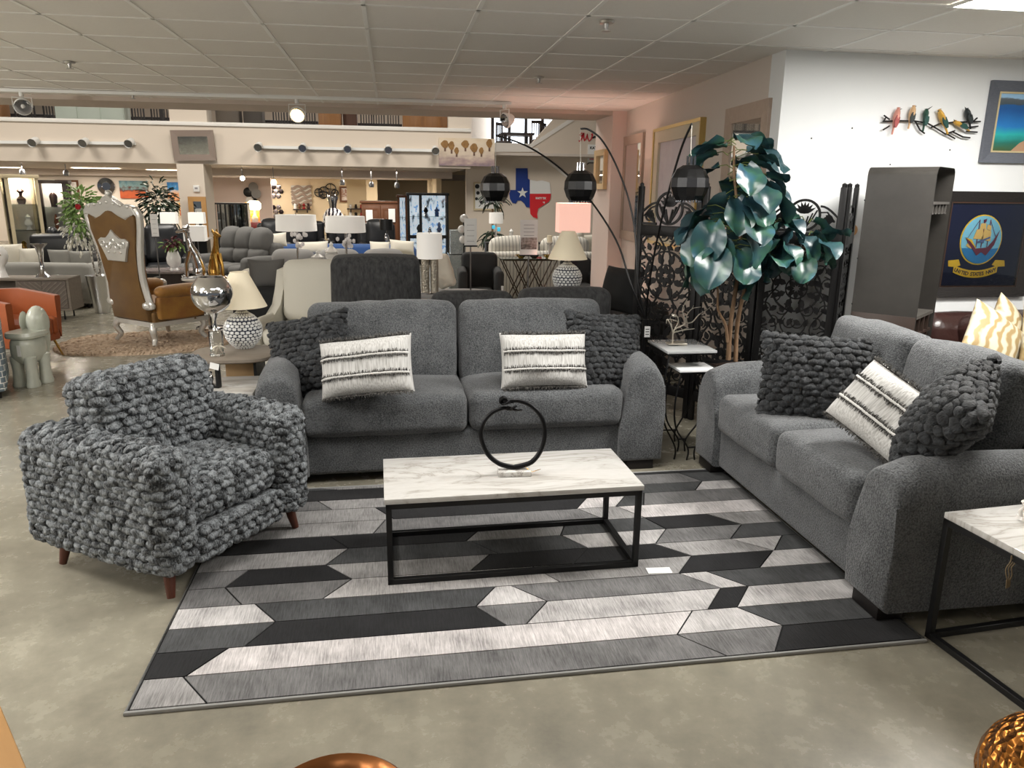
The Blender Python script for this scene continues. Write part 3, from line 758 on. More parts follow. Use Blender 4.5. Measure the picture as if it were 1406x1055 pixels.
bm = bmn(); cbox(bm, (0,0,0), (.05,.002,.07)); obj('price_tag', bm, M('card_grey', (120,120,120), .6), n2, (.07,-.12,.565), smooth=False)
# branch tree
m = M('silver_leaf', (205,198,184), .3, .85, bump=(90,.5,.004))
c0 = gr(924, 474, .752)
bt = thing('branch_sculpture', 'bare silver branch tree with a small bird, on the taller nesting table', 'sculpture', c0)
def cp(x, y, dy=0):
    q = at(820+x/3.768, 380+y/3.768, c0.y)-c0; return V((q.x, dy, q.z))
bm = bmn(); rnd = random.Random(5)
for br, r in (([(390,352),(393,300),(386,258),(366,222),(362,244)], .007), ([(392,300),(402,270),(450,240),(440,190),(432,160),(455,110)], .006), ([(450,240),(490,235),(522,195),(562,170),(600,135)], .005),
              ([(402,270),(420,236),(386,224),(364,226)], .004), ([(420,236),(415,208),(398,200)], .004), ([(394,290),(440,277),(500,267)], .006), ([(466,240),(462,200),(490,165),(530,155)], .0045),
              ([(545,178),(557,212)], .003), ([(490,165),(505,150)], .003), ([(386,258),(372,205)], .003), ([(440,277),(470,262)], .003)):
    d = rnd.uniform(-.05, .05); n = len(br)
    tube(bm, spline([cp(x, y, d*i/n+rnd.uniform(-.006,.006)) for i, (x, y) in enumerate(br)], 4), [r*(1-.6*i/(4*(n-1))) for i in range(4*(n-1)+1)], 7)
obj('branches', bm, m, bt)
bm = bmn(); ball(bm, cp(400,202), .012, 10, (1.5,.8,.9)); ball(bm, cp(388,196), .007, 8); tube(bm, [cp(405,202), cp(420,210)], [.006,.003], 6); obj('bird', bm, m, bt)
bm = bmn(); RBox((.13,.08,.016), .007, wob=.01).build(bm); obj('root_base', bm, m, bt, (.02, 0, .011))

# potted rubber tree
pc = gr(1007, 505, .62); pc = V((pc.x, pc.y+.06, 0))
pt = thing('potted_tree', 'tall potted rubber tree with broad dark green leaves in front of the carved screen', 'potted plant', pc)
bm = bmn(); lathe(bm, [(0,0),(.15,0),(.20,.60),(.205,.63),(.19,.63),(.185,.60),(0,.60)], 4); bm.transform(Matrix.Rotation(R(45), 4, 'Z')); obj('pot', bm, MATS['black_satin'], pt, smooth=False)
bm = bmn(); RBox((.26,.26,.03), .012, wob=.012, k=10).build(bm); obj('soil', bm, M('soil', (62,42,30), .95, bump=(80,1,.02), var=(50,(34,24,18),.2)), pt, (0,0,.60))
def tp(px, py, d=0):
    q = at(px, py, pc.y+d)-pc; return V((q.x, d, q.z))
M('bark', (150,122,94), .8, var=(22,(96,72,52),.25), bump=(40,.8,.008), vscale=(1,1,.3))
TR = [[(1000,494,0),(1003,445,-.01),(1009,405,0),(1014,370,.02),(1017,330,.01),(1012,280,0),(1008,235,0),(1008,200,0)],
      [(1010,496,.02),(1012,450,.01),(1019,412,-.01),(1029,378,-.02),(1040,352,-.04),(1062,340,-.06),(1092,338,-.08),(1115,345,-.1)],
      [(999,470,-.02),(996,446,-.02),(986,425,-.03),(985,395,-.04),(975,360,-.06)]]
for i, ln in enumerate(TR):
    bm = bmn(); P_ = spline([tp(*q) for q in ln], 5); k = len(P_); r0 = (.017,.016,.011)[i]
    tube(bm, P_, [r0*(1-.6*j/k)*(1+.12*noise.noise(q*14)) for j, q in enumerate(P_)], 9); obj('trunk', bm, MATS['bark'], pt)
m, nt, b, tc = nodes_of('rubber_leaf'); b.inputs['Roughness'].default_value = .32; b.inputs['Specular IOR Level'].default_value = .7
n1 = N(nt, 'TexNoise', Scale=5, Detail=2); nt.links.new(tc.outputs['Object'], n1.inputs['Vector'])
nt.links.new(ramp(nt, n1.outputs['Fac'], [(.3,(34,60,70)), (.48,(40,70,74)), (.58,(52,90,72)), (.68,(52,92,112)), (.8,(38,66,80))]), b.inputs['Base Color'])  # blue daylight reflections are put into the leaf colour among the greens
def leaf(bm, base, d, up, L, W, droop, rnd, nx=9, ny=6, tip=.12):
    """one broad leaf with a midrib fold, wavy rim and a drooping tip"""
    d = d.normalized(); s = d.cross(up).normalized(); n = s.cross(d); G = []
    ph = rnd.random()*6
    for i in range(nx+1):
        t = i/nx; w = W/2*max(.04, sin(pi*min(1, t*.95+.03)**1.05))**.62
        a = droop*t; ctr = base+d*(L*(sin(a)/droop if abs(droop) > .01 else t))-n*(L*(1-cos(a))/droop if abs(droop) > .01 else 0)
        nn = n*cos(a)+d*sin(a); row = []
        for j in range(ny+1):
            v = -1+2*j/ny
            o = ctr+s*(v*w)+nn*(abs(v)*w*.28-.010*(1-abs(v))+.016*W/.15*sin(ph+t*8+v*2)*abs(v)+.004*sin(t*26-abs(v)*5))
            row.append(bm.verts.new(o))
        G.append(row)
    for i in range(nx):
        for j in range(ny):
            try: bm.faces.new((G[i][j], G[i+1][j], G[i+1][j+1], G[i][j+1]))
            except ValueError: pass
bm = bmn(); st_ = bmn(); rnd = random.Random(21)
LV = []
for k in range(62):                                # the main crown, thinning towards the top
    f = k/61; py = 192+168*f; 
    LV.append((1006+rnd.uniform(-8,8)+(-14*max(0,f-.3)), py+rnd.uniform(-6,6), k*2.399+rnd.uniform(-.3,.3), .21+.07*min(1,f*2), .10+rnd.uniform(0,.05)+(.04 if .2 < f < .95 else 0), 8-62*f**.6+rnd.uniform(-14,14)))
for k in range(24):
    px = 1052+rnd.uniform(0,66); LV.append((px, 318+rnd.uniform(-16,42), rnd.uniform(0,6.28), .19, .05, -20+rnd.uniform(-35,35)))
for px, py, az, L, off, pit in LV:
    D = V((cos(az), sin(az)*(.85 if sin(az) < 0 else .3), 0)).normalized(); off = off*(1 if sin(az) < 0 else .6); o = tp(px, py, rnd.uniform(-.04,.04)-(.05 if px > 1050 else 0)); p_ = R(pit)
    b_ = o+D*off+V((0,0,.02)); d = D*cos(p_)+V((0,0,sin(p_)))
    if min((pc+b_+d*(L*k)-at(947,251,4.62)).length for k in (0,.5,1)) < .24: continue
    leaf(bm, b_, d, V((rnd.uniform(-.25,.25), rnd.uniform(-.25,.25), 1)), L*rnd.uniform(.85,1.12), L*rnd.uniform(.72,.86), rnd.uniform(.4,1.1), rnd)
    tube(st_, [o, (o+b_)/2+V((0,0,.015)), b_+d*.01], .003, 5)
obj('foliage', bm, m, pt, angle=180); obj('foliage_stems', st_, M('stem_green', (92,104,52), .6), pt)

# carved folding screen
M('ebony', (20,19,20), .45)
sc_pts = [at(874, 330, 6.02), at(962, 330, 5.52), at(1046, 330, 5.06), at(1157, 330, 4.78), at(1169, 330, 5.02)]
rnd = random.Random(4)
def leafshape(bm, x, z, a, l, w, t):
    pts = [(x+cos(a)*l*u-sin(a)*w*v, z+sin(a)*l*u+cos(a)*w*v) for u, v in ((0,0),(.3,.42),(.62,.36),(1,0),(.62,-.36),(.3,-.42))]
    prism(bm, pts, -t, t)
def fret(w, z0, z1):
    """pierced scrollwork between rails: medallions with vines and leaves either side"""
    bm = bmn(); t = .007; h = z1-z0; nm = 2; r = w*.33
    zc = [z0+h*(.26+.48*i) for i in range(nm)]
    for z in zc:
        band(bm, arc(0, z, r*1.12, 0, 360, 28)[:-1], .014, -t, t, True); band(bm, arc(0, z, r*.5, 0, 360, 20)[:-1], .010, -t, t, True)
        for k in range(8):
            a = k*pi/4; leafshape(bm, cos(a)*r*.1, z+sin(a)*r*.1, a, r*.45, r*.28, t); leafshape(bm, cos(a+.39)*r*.52, z+sin(a+.39)*r*.52, a+.39, r*.58, r*.34, t)
    n = int(h/.085)
    for j in range(n+1):
        z = z0+h*j/n
        for sg in (-1, 1):
            for i in range(4):
                x = sg*w*(.06+.135*i); 
                if any((x*x+(z-q)**2) < (r*.98)**2 for q in zc): continue
                a = (0 if sg > 0 else pi)+rnd.choice((-.9,-.4,.5,.95))*1.3
                leafshape(bm, x-cos(a)*.03, z-sin(a)*.03, a, .062, .044, t)
                if (i+j) % 2: band(bm, arc(x, z, .04, 20*j+60*i, 20*j+60*i+210, 9), .008, -t, t)
    for sg in (-1, 1):
        band(bm, [(sg*w*(.36+.10*sin(k*.55)), z0+h*k/40) for k in range(41)], .011, -t, t); band(bm, [(sg*w*(.12+.08*sin(k*.62+1)), z0+h*k/40) for k in range(41) if not any(abs(z0+h*k/40-q) < r*.9 for q in zc)] or [(0,z0),(0,z0+.01)], .010, -t, t)
    for k in range(11): z = z0+h*k/10; band(bm, [(-w/2, z), (-w*.40, z+.02)], .01, -t, t); band(bm, [(w/2, z), (w*.40, z+.02)], .01, -t, t)
    return bm
def crest(w, z0):
    """arched top piece with a flower medallion"""
    bm = bmn(); t = .008; r = w*.235
    band(bm, [(-w/2, z0), (-w/2, z0+.10)]+[(-w/2+w*.27*u, z0+.10+.075*sin(u*pi/2)) for u in (.2,.4,.6,.8,1)], .014, -t, t); band(bm, [(w/2, z0), (w/2, z0+.10)]+[(w/2-w*.27*u, z0+.10+.075*sin(u*pi/2)) for u in (.2,.4,.6,.8,1)], .014, -t, t)
    cz = z0+r+.012; band(bm, arc(0, cz, r, 0, 360, 32)[:-1], .017, -t, t, True)
    for a in (-1.15,-.75,-.35,0,.35,.75,1.15): leafshape(bm, 0, cz+.01, pi/2+a*.9, r*.82, r*.26, t)
    for sg in (-1, 1):
        for q in (0, 1, 2): band(bm, [(sg*.004, cz-r), (sg*r*.30*(q+1)*.6, cz-r*.45+q*.012), (sg*r*.36*(q+1)*.75, cz-r*.05+.02*q)], .010, -t, t)
        for k in range(5): leafshape(bm, sg*(r+.012+.006*k), z0+.02+.024*k, (0 if sg > 0 else pi)+sg*(.9-.35*k), w*.20-.006*k, .042, t)
        band(bm, [(sg*r*.95, z0+.012), (sg*w*.48, z0+.012)], .02, -t, t); band(bm, arc(sg*w*.36, z0+.07, .035, 0, 300, 12), .010, -t, t)
        band(bm, [(sg*r*.98, cz+.02), (sg*w*.34, z0+.135), (sg*w*.46, z0+.07)], .011, -t, t)
    return bm
s0 = (sc_pts[0]+sc_pts[3])/2; s0.z = 0
scr = thing('folding_screen', 'black carved fretwork folding screen standing behind the potted tree', 'screen', s0)
for i in range(4):
    a, c_ = sc_pts[i].copy(), sc_pts[i+1].copy(); a.z = c_.z = 0; a -= s0; c_ -= s0
    w = (c_-a).length; rz = atan2(c_.y-a.y, c_.x-a.x); mid = (a+c_)/2; wi = w-.09
    pn = link('screen_panel', None); pn.parent = scr; pn.location = mid; pn.rotation_euler = (0,0,rz)
    for sg in (-1, 1):
        bm = bmn(); box(bm, sg*(w/2-.027)-.022, sg*(w/2-.027)+.022, -.016, .016, 0, 1.80, .004); lathe(bm, [(0,0),(.016,0),(.016,.02),(0,.03)], 10, (sg*(w/2-.027),0,1.80)); obj('post', bm, MATS['ebony'], pn)
    bm = bmn(); box(bm, -wi/2, wi/2, -.016, .016, 1.42, 1.50, .005); box(bm, -wi/2, wi/2, -.014, .014, .16, .24, .004); objs('rail', bm, MATS['ebony'], pn)
    obj('fretwork', fret(wi, .24, 1.42), MATS['ebony'], pn, smooth=False); obj('crest', crest(wi, 1.50), MATS['ebony'], pn, smooth=False)

# three-armed arc floor lamp
LB = at(885, 470, 5.58); LB.z = 0
al = thing('arc_floor_lamp', 'black arc floor lamp with three faceted black globe shades, behind the sofa', 'floor lamp', LB)
bm = bmn(); lathe(bm, [(0,0),(.16,0),(.16,.025),(.03,.035),(.018,.06),(.018,.72),(.024,.74),(.024,.80),(0,.80)], 24); obj('base', bm, MATS['black_satin'], al)
M('shade_black', (16,16,17), .22, spec=.6); M('shade_mesh', (40,40,42), .3)
def lp(px, py, Y): return at(px, py, Y)-LB
top = V((0,0,.78))
arms = [([(866,390,5.6),(846,330,5.75),(805,268,6.0),(765,228,6.3),(722,200,6.55),(681,186,6.72)], (680,257,6.72)),
        ([(876,390,5.6),(872,320,5.7),(862,270,5.8),(845,225,5.9),(826,192,5.98),(808,178,6.02),(797,177,6.02)], (797,255,6.02)),
        ([(890,400,5.45),(900,340,5.28),(915,275,5.0),(935,205,4.75),(950,170,4.62)], (947,251,4.62))]
for i, (ln, g) in enumerate(arms):
    P_ = spline([top-V((0,0,.1)), top]+[lp(*q) for q in ln], 6)
    bm = bmn(); tube(bm, P_, .0075, 8); obj('arm', bm, MATS['black_satin'], al)
    c = lp(*g); e = P_[-1]
    bm = bmn(); tube(bm, [e, (e+c)/2, V((c.x, c.y, c.z+.16))], .0025, 5); obj('cable', bm, M('cable_white', (214,210,200), .5), al)
    sh = link('shade', None); sh.parent = al; sh.location = c; sh.scale = ((1,1,1),(1,1,1),(.9,.9,.9))[i]
    prof = [(.055,.115),(.098,.088),(.128,.032),(.132,-.03),(.112,-.085),(.088,-.118)]
    bm = bmn(); lathe(bm, prof[:3], 12); lathe(bm, prof[3:], 12); obj('facets', bm, MATS['shade_black'], sh, smooth=False)
    bm = bmn(); lathe(bm, prof[2:4], 12); obj('mesh_band', bm, MATS['shade_mesh'], sh, smooth=False)
    bm = bmn(); lathe(bm, [(.058,.112),(.03,.118),(0,.118)], 12)
    for k in range(6): a = k*pi/3; cyl(bm, (.028*cos(a), .028*sin(a), .115), (.028*cos(a), .028*sin(a), .175), .007, .007, 8)
    obj('cap', bm, MATS['chrome'], sh)
    bm = bmn()
    for k in range(24): a = k*pi/12; cyl(bm, (.086*cos(a), .086*sin(a), -.118), (.086*cos(a), .086*sin(a), -.132), .006, .006, 6)
    obj('beads', bm, MATS['chrome'], sh)
bm = bmn(); cbox(bm, (0,0,0), (.045,.002,.085)); obj('price_tag', bm, MATS['paper'], al, (.0,-.05,.71), smooth=False)
bm = bmn()
for z in (.02, .0, -.02): cbox(bm, (0,-.0015,z), (.028,.001,.006))
obj('tag_print', bm, MATS['ink'], al, (.0,-.05,.71), smooth=False)

# tall dark bar cabinet
CC = at(1274, 330, 4.30); CC.z = 0
wc = thing('bar_cabinet', 'tall dark grey bar cabinet with a bottle rack, behind the loveseat', 'cabinet', CC, R(40))
M('cab_grey', (66,63,60), .42, var=(3,(78,75,71),.2), bump=(60,.12,.003)); M('cab_brown', (46,36,31), .4, var=(5,(58,46,40),.2))
cw, cdp, ch_ = .46, .40, 1.925; k = .022
bm = bmn(); pr = [(0,.06),(0,ch_-.05)]+[(.05-.05*cos(R(a)), ch_-.05+.05*sin(R(a))) for a in (30,60,90)]+[(cw-.05+.05*sin(R(a)), ch_-.05+.05*cos(R(a))) for a in (0,30,60,90)]+[(cw,.06)]
inn = [(k,.06),(k,ch_-.065),(.065,ch_-k),(cw-.065,ch_-k),(cw-k,ch_-.065),(cw-k,.06)]
vo = []
for y in (0, cdp): vo.append([bm.verts.new((x,y,z)) for x, z in pr])
for i in range(len(pr)-1): bm.faces.new((vo[0][i], vo[0][i+1], vo[1][i+1], vo[1][i]))
bmesh.ops.solidify(bm, geom=bm.faces[:], thickness=k); obj('shell', bm, MATS['cab_grey'], wc, angle=50)
bm = bmn(); box(bm, k, cw-k, cdp-.02, cdp-.005, .06, ch_-k); obj('back_panel', bm, MATS['cab_grey'], wc)
bm = bmn(); box(bm, k, cw-k, .004, cdp-.02, 1.70, 1.715); box(bm, k, cw-k, .004, cdp-.02, .985, 1.005); box(bm, k, cw-k, .004, cdp-.02, .06, .08); objs('shelf', bm, MATS['cab_grey'], wc)
bm = bmn()
for i in range(5): x = k+.045+.082*i; box(bm, x-.006, x+.006, .01, cdp-.03, 1.645, 1.70); box(bm, x-.018, x+.018, .01, cdp-.03, 1.64, 1.648)
obj('stemware_rack', bm, MATS['cab_grey'], wc, smooth=False)
bm = bmn()
for i in range(1, 4): x = cw*i/4; box(bm, x-.007, x+.007, .004, cdp-.03, .56, .985)
for i in range(4): z = .56+.106*i; box(bm, k, cw-k, .004, cdp-.03, z-.007, z+.007)
obj('bottle_rack', bm, MATS['cab_brown'], wc, smooth=False)
bm = bmn(); box(bm, k+.002, cw/2-.002, -.002, .016, .085, .55, .002); obj('door', bm, MATS['cab_brown'], wc); bm = bmn(); box(bm, cw/2+.002, cw-k-.002, -.002, .016, .085, .55, .002); obj('door', bm, MATS['cab_brown'], wc)
bm = bmn(); box(bm, -.004, .001, .004, cdp-.004, .06, 1.0, .002); obj('side_panel', bm, MATS['cab_brown'], wc, label='brown lower side panel')
bm = bmn(); box(bm, .01, cw-.01, .01, cdp-.01, 0, .06); obj('plinth', bm, MATS['black_satin'], wc)
bm = bmn()
for z in (.45, 1.05, 1.35, 1.72): ball(bm, (-.004, cdp-.002, z), .006, 6)
objs('screw', bm, MATS['black_satin'], wc)

# brown leather sofa on the white wall
M('leather_brown', (58,36,32), .32, bump=(26,.35,.012), var=(8,(44,26,24),.3), spec=.6)
bs = thing('leather_sofa', 'brown leather sofa against the white wall below the ship emblem picture', 'sofa', (4.92, 4.62, 0))
def leather(nm, size, loc, rot=None, r=.08, crown=(0,.04,.03), seed=1): bm = bmn(); RBox(size, r, crown, wob=.02, k=10, seed=seed).build(bm); return obj(nm, bm, MATS['leather_brown'], bs, loc, rot)
leather('base', (2.2,.82,.30), (0,0,.22), r=.05); leather('backrest', (2.3,.30,.70), (0,.30,.57), (R(-6),0,0), r=.13, crown=(.0,.06,.02))
for s in (-1, 1): leather('arm', (.28,.86,.42), (s*1.06,-.01,.44), r=.13, seed=3+s); leather('seat_cushion', (.92,.62,.20), (s*.465,-.10,.44), seed=6+s); leather('back_cushion', (.92,.22,.46), (s*.465,.13,.69), (R(-12),0,0), r=.10, seed=9+s)
for s in (-1, 1):
    for y in (-.34,.34): bm = bmn(); cbox(bm, (s*1.0,y,.035), (.08,.08,.07), .004); obj('leg', bm, MATS['foot_black'], bs)
m, nt, b, tc = nodes_of('brocade'); b.inputs['Roughness'].default_value = .6
wv = N(nt, 'TexWave', Scale=4.2, Distortion=8, Detail=2); wv.inputs['Detail Scale'].default_value = 1.6; nt.links.new(tc.outputs['Object'], wv.inputs['Vector'])
nt.links.new(ramp(nt, wv.outputs['Fac'], [(.25,(150,128,88)), (.5,(176,162,132)), (.75,(190,182,160))]), b.inputs['Base Color'])
for i, (px, py, Y, f, l, w, lab) in enumerate(((1350,468,4.55,10,30,.40,'gold patterned cushion on the brown sofa, lying lowest'), (1372,452,4.68,25,18,.42,'gold leaf cushion upright on the brown sofa, between two others'), (1402,462,4.6,-6,20,.42,'gold cushion on the brown sofa at the picture edge'))):
    p = Pillow(w, w, .15, i+30); bm = bmn(); p.build(bm); o = solo('gold_cushion', lab, 'cushion', bm, MATS['brocade'], group='gold cushions'); q = at(px, py+8, Y-.1); pose(o, (q.x, q.y, .78), R(f), R(l), R((40,45,10)[i]))

# pictures on the white wall
def frame_ring(bm, x0, x1, z0, z1, w, y0, y1, slope=0):
    """mitred frame: outer rectangle to inner rectangle, front edge at y0"""
    O = [(x0,z0),(x1,z0),(x1,z1),(x0,z1)]; I = [(x0+w,z0+w),(x1-w,z0+w),(x1-w,z1-w),(x0+w,z1-w)]
    for i in range(4):
        j = (i+1) % 4
        vs = [(O[i][0],y1,O[i][1]),(O[j][0],y1,O[j][1]),(O[j][0],y0,O[j][1]),(O[i][0],y0,O[i][1]),(I[i][0],y0+slope,I[i][1]),(I[j][0],y0+slope,I[j][1]),(I[j][0],y1,I[j][1]),(I[i][0],y1,I[i][1])]
        add_mesh(bm, vs, [(0,1,2,3),(3,2,5,4),(4,5,6,7),(7,6,1,0)])
    return bm
M('frame_black', (34,31,30), .4, bump=(50,.5,.006), vscale=(1,1,4)); M('frame_brown', (70,46,34), .4); M('navy', (24,28,56), .9, spec=.1)
pane('glazing'); M('yellow', (236,190,40), .6); M('sky_blue', (128,196,226), .6); M('sea_blue', (36,128,190), .6); M('sail', (226,186,112), .6); M('maroon', (108,36,62), .6); M('steel_blue', (88,106,150), .5)
fc = at(1345.4, 332, YW); 
nv = thing('emblem_picture', 'black framed navy banner with a round ship emblem and yellow ribbon', 'picture', (fc.x, YW-.002, fc.z))
def e(px, py): q = at(px, py, YW)-fc; return (q.x, q.z)
zt_, zb_ = e(1345,263)[1], e(1345,407)[1]; xl = e(1284,330)[0]
bm = bmn(); frame_ring(bm, xl, -xl+.05, zb_, zt_, .075, -.035, 0, .012); obj('frame', bm, MATS['frame_black'], nv, smooth=False)
bm = bmn(); frame_ring(bm, xl+.073, -xl-.023, zb_+.073, zt_-.073, .012, -.02, 0); obj('inner_trim', bm, MATS['frame_brown'], nv, smooth=False)
bm = bmn(); box(bm, xl+.08, -xl-.03, -.006, 0, zb_+.08, zt_-.08); obj('banner', bm, MATS['navy'], nv, smooth=False)
ex, ey = e(1345.4,329.5); rx = (e(1374,329)[0]-e(1317,329)[0])/2; ry = (e(1345,295)[1]-e(1345,364)[1])/2
def flat(nm, pts, y, mat, th=.002): bm = bmn(); prism(bm, pts, y-th, y); return obj(nm, bm, MATS[mat], nv, smooth=False)
flat('emblem_border', arc(ex, ey, rx, 0, 360, 40, ry)[:-1], -.007, 'yellow'); flat('emblem_sky', arc(ex, ey, rx*.95, 0, 360, 40, ry*.95)[:-1], -.010, 'sky_blue')
flat('emblem_sea', [p for p in arc(ex, ey, rx*.94, 200, 340, 20, ry*.94)]+[(ex+rx*.5,ey-ry*.36),(ex+rx*.2,ey-ry*.33),(ex-rx*.2,ey-ry*.37),(ex-rx*.5,ey-ry*.33)], -.0125, 'sea_blue')
u_ = lambda x, z: (ex+rx*x, ey+ry*z)
for q in ([(-.42,.05),(-.30,.42),(.0,.44),(.05,.02)], [(-.02,.0),(.06,.46),(.40,.34),(.42,-.05)], [(-.18,.44),(-.14,.66),(.10,.66),(.12,.44)], [(.16,.44),(.18,.62),(.36,.56),(.38,.36)], [(-.72,-.22),(-.5,.05),(-.38,-.1),(-.45,-.36)]): flat('emblem_sail', [u_(*p) for p in q], -.015, 'sail')
flat('emblem_hull', [u_(*p) for p in ((-.80,.12),(-.55,-.02),(-.25,-.34),(.30,-.30),(.55,-.02),(.80,.40),(.62,-.20),(.30,-.62),(.05,-.48),(-.15,-.62),(-.35,-.40),(-.62,-.14))], -.0175, 'maroon')
flat('emblem_hull_stripe', [u_(*p) for p in ((-.78,.08),(-.54,-.06),(-.22,-.36),(-.26,-.28),(-.52,.02))], -.0195, 'yellow'); flat('emblem_anchor', [u_(*p) for p in ((-.22,-.06),(.36,.14),(.38,.08),(.10,-.03),(.10,-.12),(.0,-.10),(-.20,-.12))], -.0195, 'steel_blue')
flat('emblem_pennant', [u_(*p) for p in ((-.05,.80),(.10,.84),(.08,.70),(-.03,.68))], -.0155, 'maroon')
bm = bmn()
for x in (-.22,.02,.30): band(bm, [u_(x,-.3), u_(x,.80)], .006, -.0165, -.0145)
for s in ((-.22,.8,-.7,.05),(.30,.75,.72,.0)): band(bm, [u_(s[0],s[1]), u_(s[2],s[3])], .003, -.0165, -.0150)
obj('emblem_rigging', bm, MATS['maroon'], nv, smooth=False)
for q in ([(-1.42,-.82),(-.92,-.78),(-.80,-1.02),(-1.05,-1.08),(-1.38,-1.06)], [(1.30,-.82),(.86,-.80),(.72,-1.0),(.98,-1.08),(1.36,-1.06)]): flat('ribbon_end', [u_(*p) for p in q], -.008, 'yellow')
lo = [u_(-1.12+2.12*i/14, -1.30-.22*(1-((i-7)/7)**2)) for i in range(15)]; hi = [(x, z+ry*.30) for x, z in lo]
flat('ribbon', lo+hi[::-1], -.011, 'yellow')
M('navy_ink', (24,28,52), .7); txt = 'UNITED STATES NAVY'; it = []
for i, chx in enumerate(txt):
    f = (i+.5)/len(txt); x = -1.06+2.0*f; k_ = (x+.06)/1.06; p = u_(x, -1.30-.22*(1-k_**2)+.14)
    if chx != ' ': it.append((chx, .038, p[0], p[1], -math.atan(.36*k_), .0012))
letters('ribbon_lettering', it, MATS['navy_ink'], nv, -.0125)
p = e(1397,378); bm = bmn(); box(bm, p[0]-.022, p[0]+.022, -.012, -.008, p[1]-.042, p[1]+.042); obj('price_tag', bm, MATS['paper'], nv, smooth=False)
bm = bmn(); box(bm, xl+.08, -xl-.03, -.024, -.0235, zb_+.08, zt_-.08); obj('glass', bm, MATS['glazing'], nv, smooth=False)
# ocean picture
oc = at(1406, 168, YW); op = thing('ocean_picture', 'slate framed picture of a blue green sea shore high on the white wall', 'picture', (oc.x, YW-.002, oc.z))
def e2(px, py): q = at(px, py, YW)-oc; return (q.x, q.z)
x0_ = e2(1351,168)[0]; z1_, z0_ = e2(1370,111)[1], e2(1370,224)[1]; x1_ = x0_+.98
M('frame_slate', (84,88,98), .5, var=(30,(104,108,116),.3), vscale=(1,1,8)); M('frame_gilt', (206,190,150), .35, .3)
bm = bmn(); frame_ring(bm, x0_, x1_, z0_, z1_, .075, -.03, 0, .012); obj('frame', bm, MATS['frame_slate'], op, smooth=False)
bm = bmn(); frame_ring(bm, x0_+.073, x1_-.073, z0_+.073, z1_-.073, .012, -.022, 0); obj('inner_trim', bm, MATS['frame_gilt'], op, smooth=False)
m, nt, b, tc = nodes_of('ocean_print'); b.inputs['Roughness'].default_value = .35
sp = N(nt, 'SeparateXYZ'); nt.links.new(tc.outputs['Generated'], sp.inputs[0]); nz = N(nt, 'TexNoise', Scale=6, Detail=5); nt.links.new(tc.outputs['Generated'], nz.inputs['Vector'])
ad = N(nt, 'Math', operation='MULTIPLY_ADD'); ad.inputs[1].default_value = .14; nt.links.new(nz.outputs['Fac'], ad.inputs[0]); nt.links.new(sp.outputs['Z'], ad.inputs[2])
nt.links.new(ramp(nt, ad.outputs[0], [(.10,(66,92,60)), (.22,(40,110,96)), (.36,(44,170,168)), (.52,(40,120,190)), (.78,(30,86,150)), (.86,(34,90,150)), (.88,(70,84,92)), (.97,(92,98,104)), (1.0,(150,190,222))]), b.inputs['Base Color'])
bm = bmn(); box(bm, x0_+.08, x1_-.08, -.012, 0, z0_+.08, z1_-.08); obj('print', bm, m, op, smooth=False)
bm = bmn(); prism(bm, [(x0_+.24,z0_+.085),(x0_+.30,z0_+.14),(x0_+.36,z0_+.17),(x0_+.5,z0_+.12),(x0_+.5,z0_+.085)], -.0135, -.012); obj('print_rocks', bm, M('rock_tan', (176,140,112), .6), op, smooth=False)
# birds on a wire branch
bc = at(1275, 168, YW); ba = thing('bird_wall_art', 'metal wall art of six painted birds on a wire branch', 'wall art', (bc.x, YW-.03, bc.z))
def e3(cx, cy): q = at(1100+cx/4.588, 60+cy/4.588, YW)-bc; return V((q.x, 0, q.z))
bm = bmn()
for ln in ([(498,492),(600,488),(700,490),(780,505),(840,540),(890,572),(950,550)], [(900,572),(950,600)], [(700,490),(730,545),(760,568)], [(800,530),(850,508),(930,498),(1110,493)], [(505,455),(540,480)], [(500,545),(540,520)], [(940,560),(1000,590),(1045,595)], [(1020,555),(1090,560)], [(1030,530),(1095,522)], [(1060,495),(1090,470)], [(500,495),(515,470)]):
    tube(bm, [e3(*q) for q in ln], .0055, 6)
obj('branch', bm, MATS['black_satin'], ba)
for nm, col in (('bird_pink',(206,142,128)),('bird_tan',(206,170,130)),('bird_green',(40,74,62)),('bird_yellow',(206,160,70)),('bird_black',(34,40,42)),('wing_dark',(46,52,52)),('wing_green',(34,72,66)),('wing_pink',(150,72,70)),('belly_white',(220,214,204))): M(nm, col, .35, .2)
def bird(c, tail, body, wing, s=1.0, beak=None, fat=1.0):
    """body from tail to head, wing plate, head, beak"""
    c, tl = e3(*c), e3(*tail); ax = (c-tl); L = ax.length; ax.normalize(); sd = V((ax.z,0,-ax.x))
    g = link('bird', None); g.parent = ba; g.location = (0,-.012,0)
    pts = [tl, tl+ax*L*.28, tl+ax*L*.5, tl+ax*L*.72, tl+ax*L*.9, tl+ax*L*1.02, tl+ax*L*1.12]; r = [.008,.010,.022*fat,.030*fat,.027,.020,.008]
    bm = bmn(); tube(bm, spline(pts, 4), [r[min(int(i/4), 5)]+(r[min(int(i/4)+1, 6)]-r[min(int(i/4), 5)])*(i % 4)/4 for i in range(25)], 10, flat=.6); obj('body', bm, MATS[body], g)
    bm = bmn(); w0 = tl+ax*L*.28; pp = [(0,-.008),(L*.25,-.018),(L*.5,-.012),(L*.45,.014),(L*.2,.016),(0,.004)]
    prism(bm, [((w0+ax*a+sd*b_).x, (w0+ax*a+sd*b_).z) for a, b_ in pp], -.026, -.014); obj('wing', bm, MATS[wing], g)
    h = tl+ax*L*1.04; bd = (e3(*beak)-h if beak else V((.03,0,.005))); bm = bmn(); tube(bm, [h, h+bd], [.006,.001], 6); obj('beak', bm, MATS['wing_dark'], g)
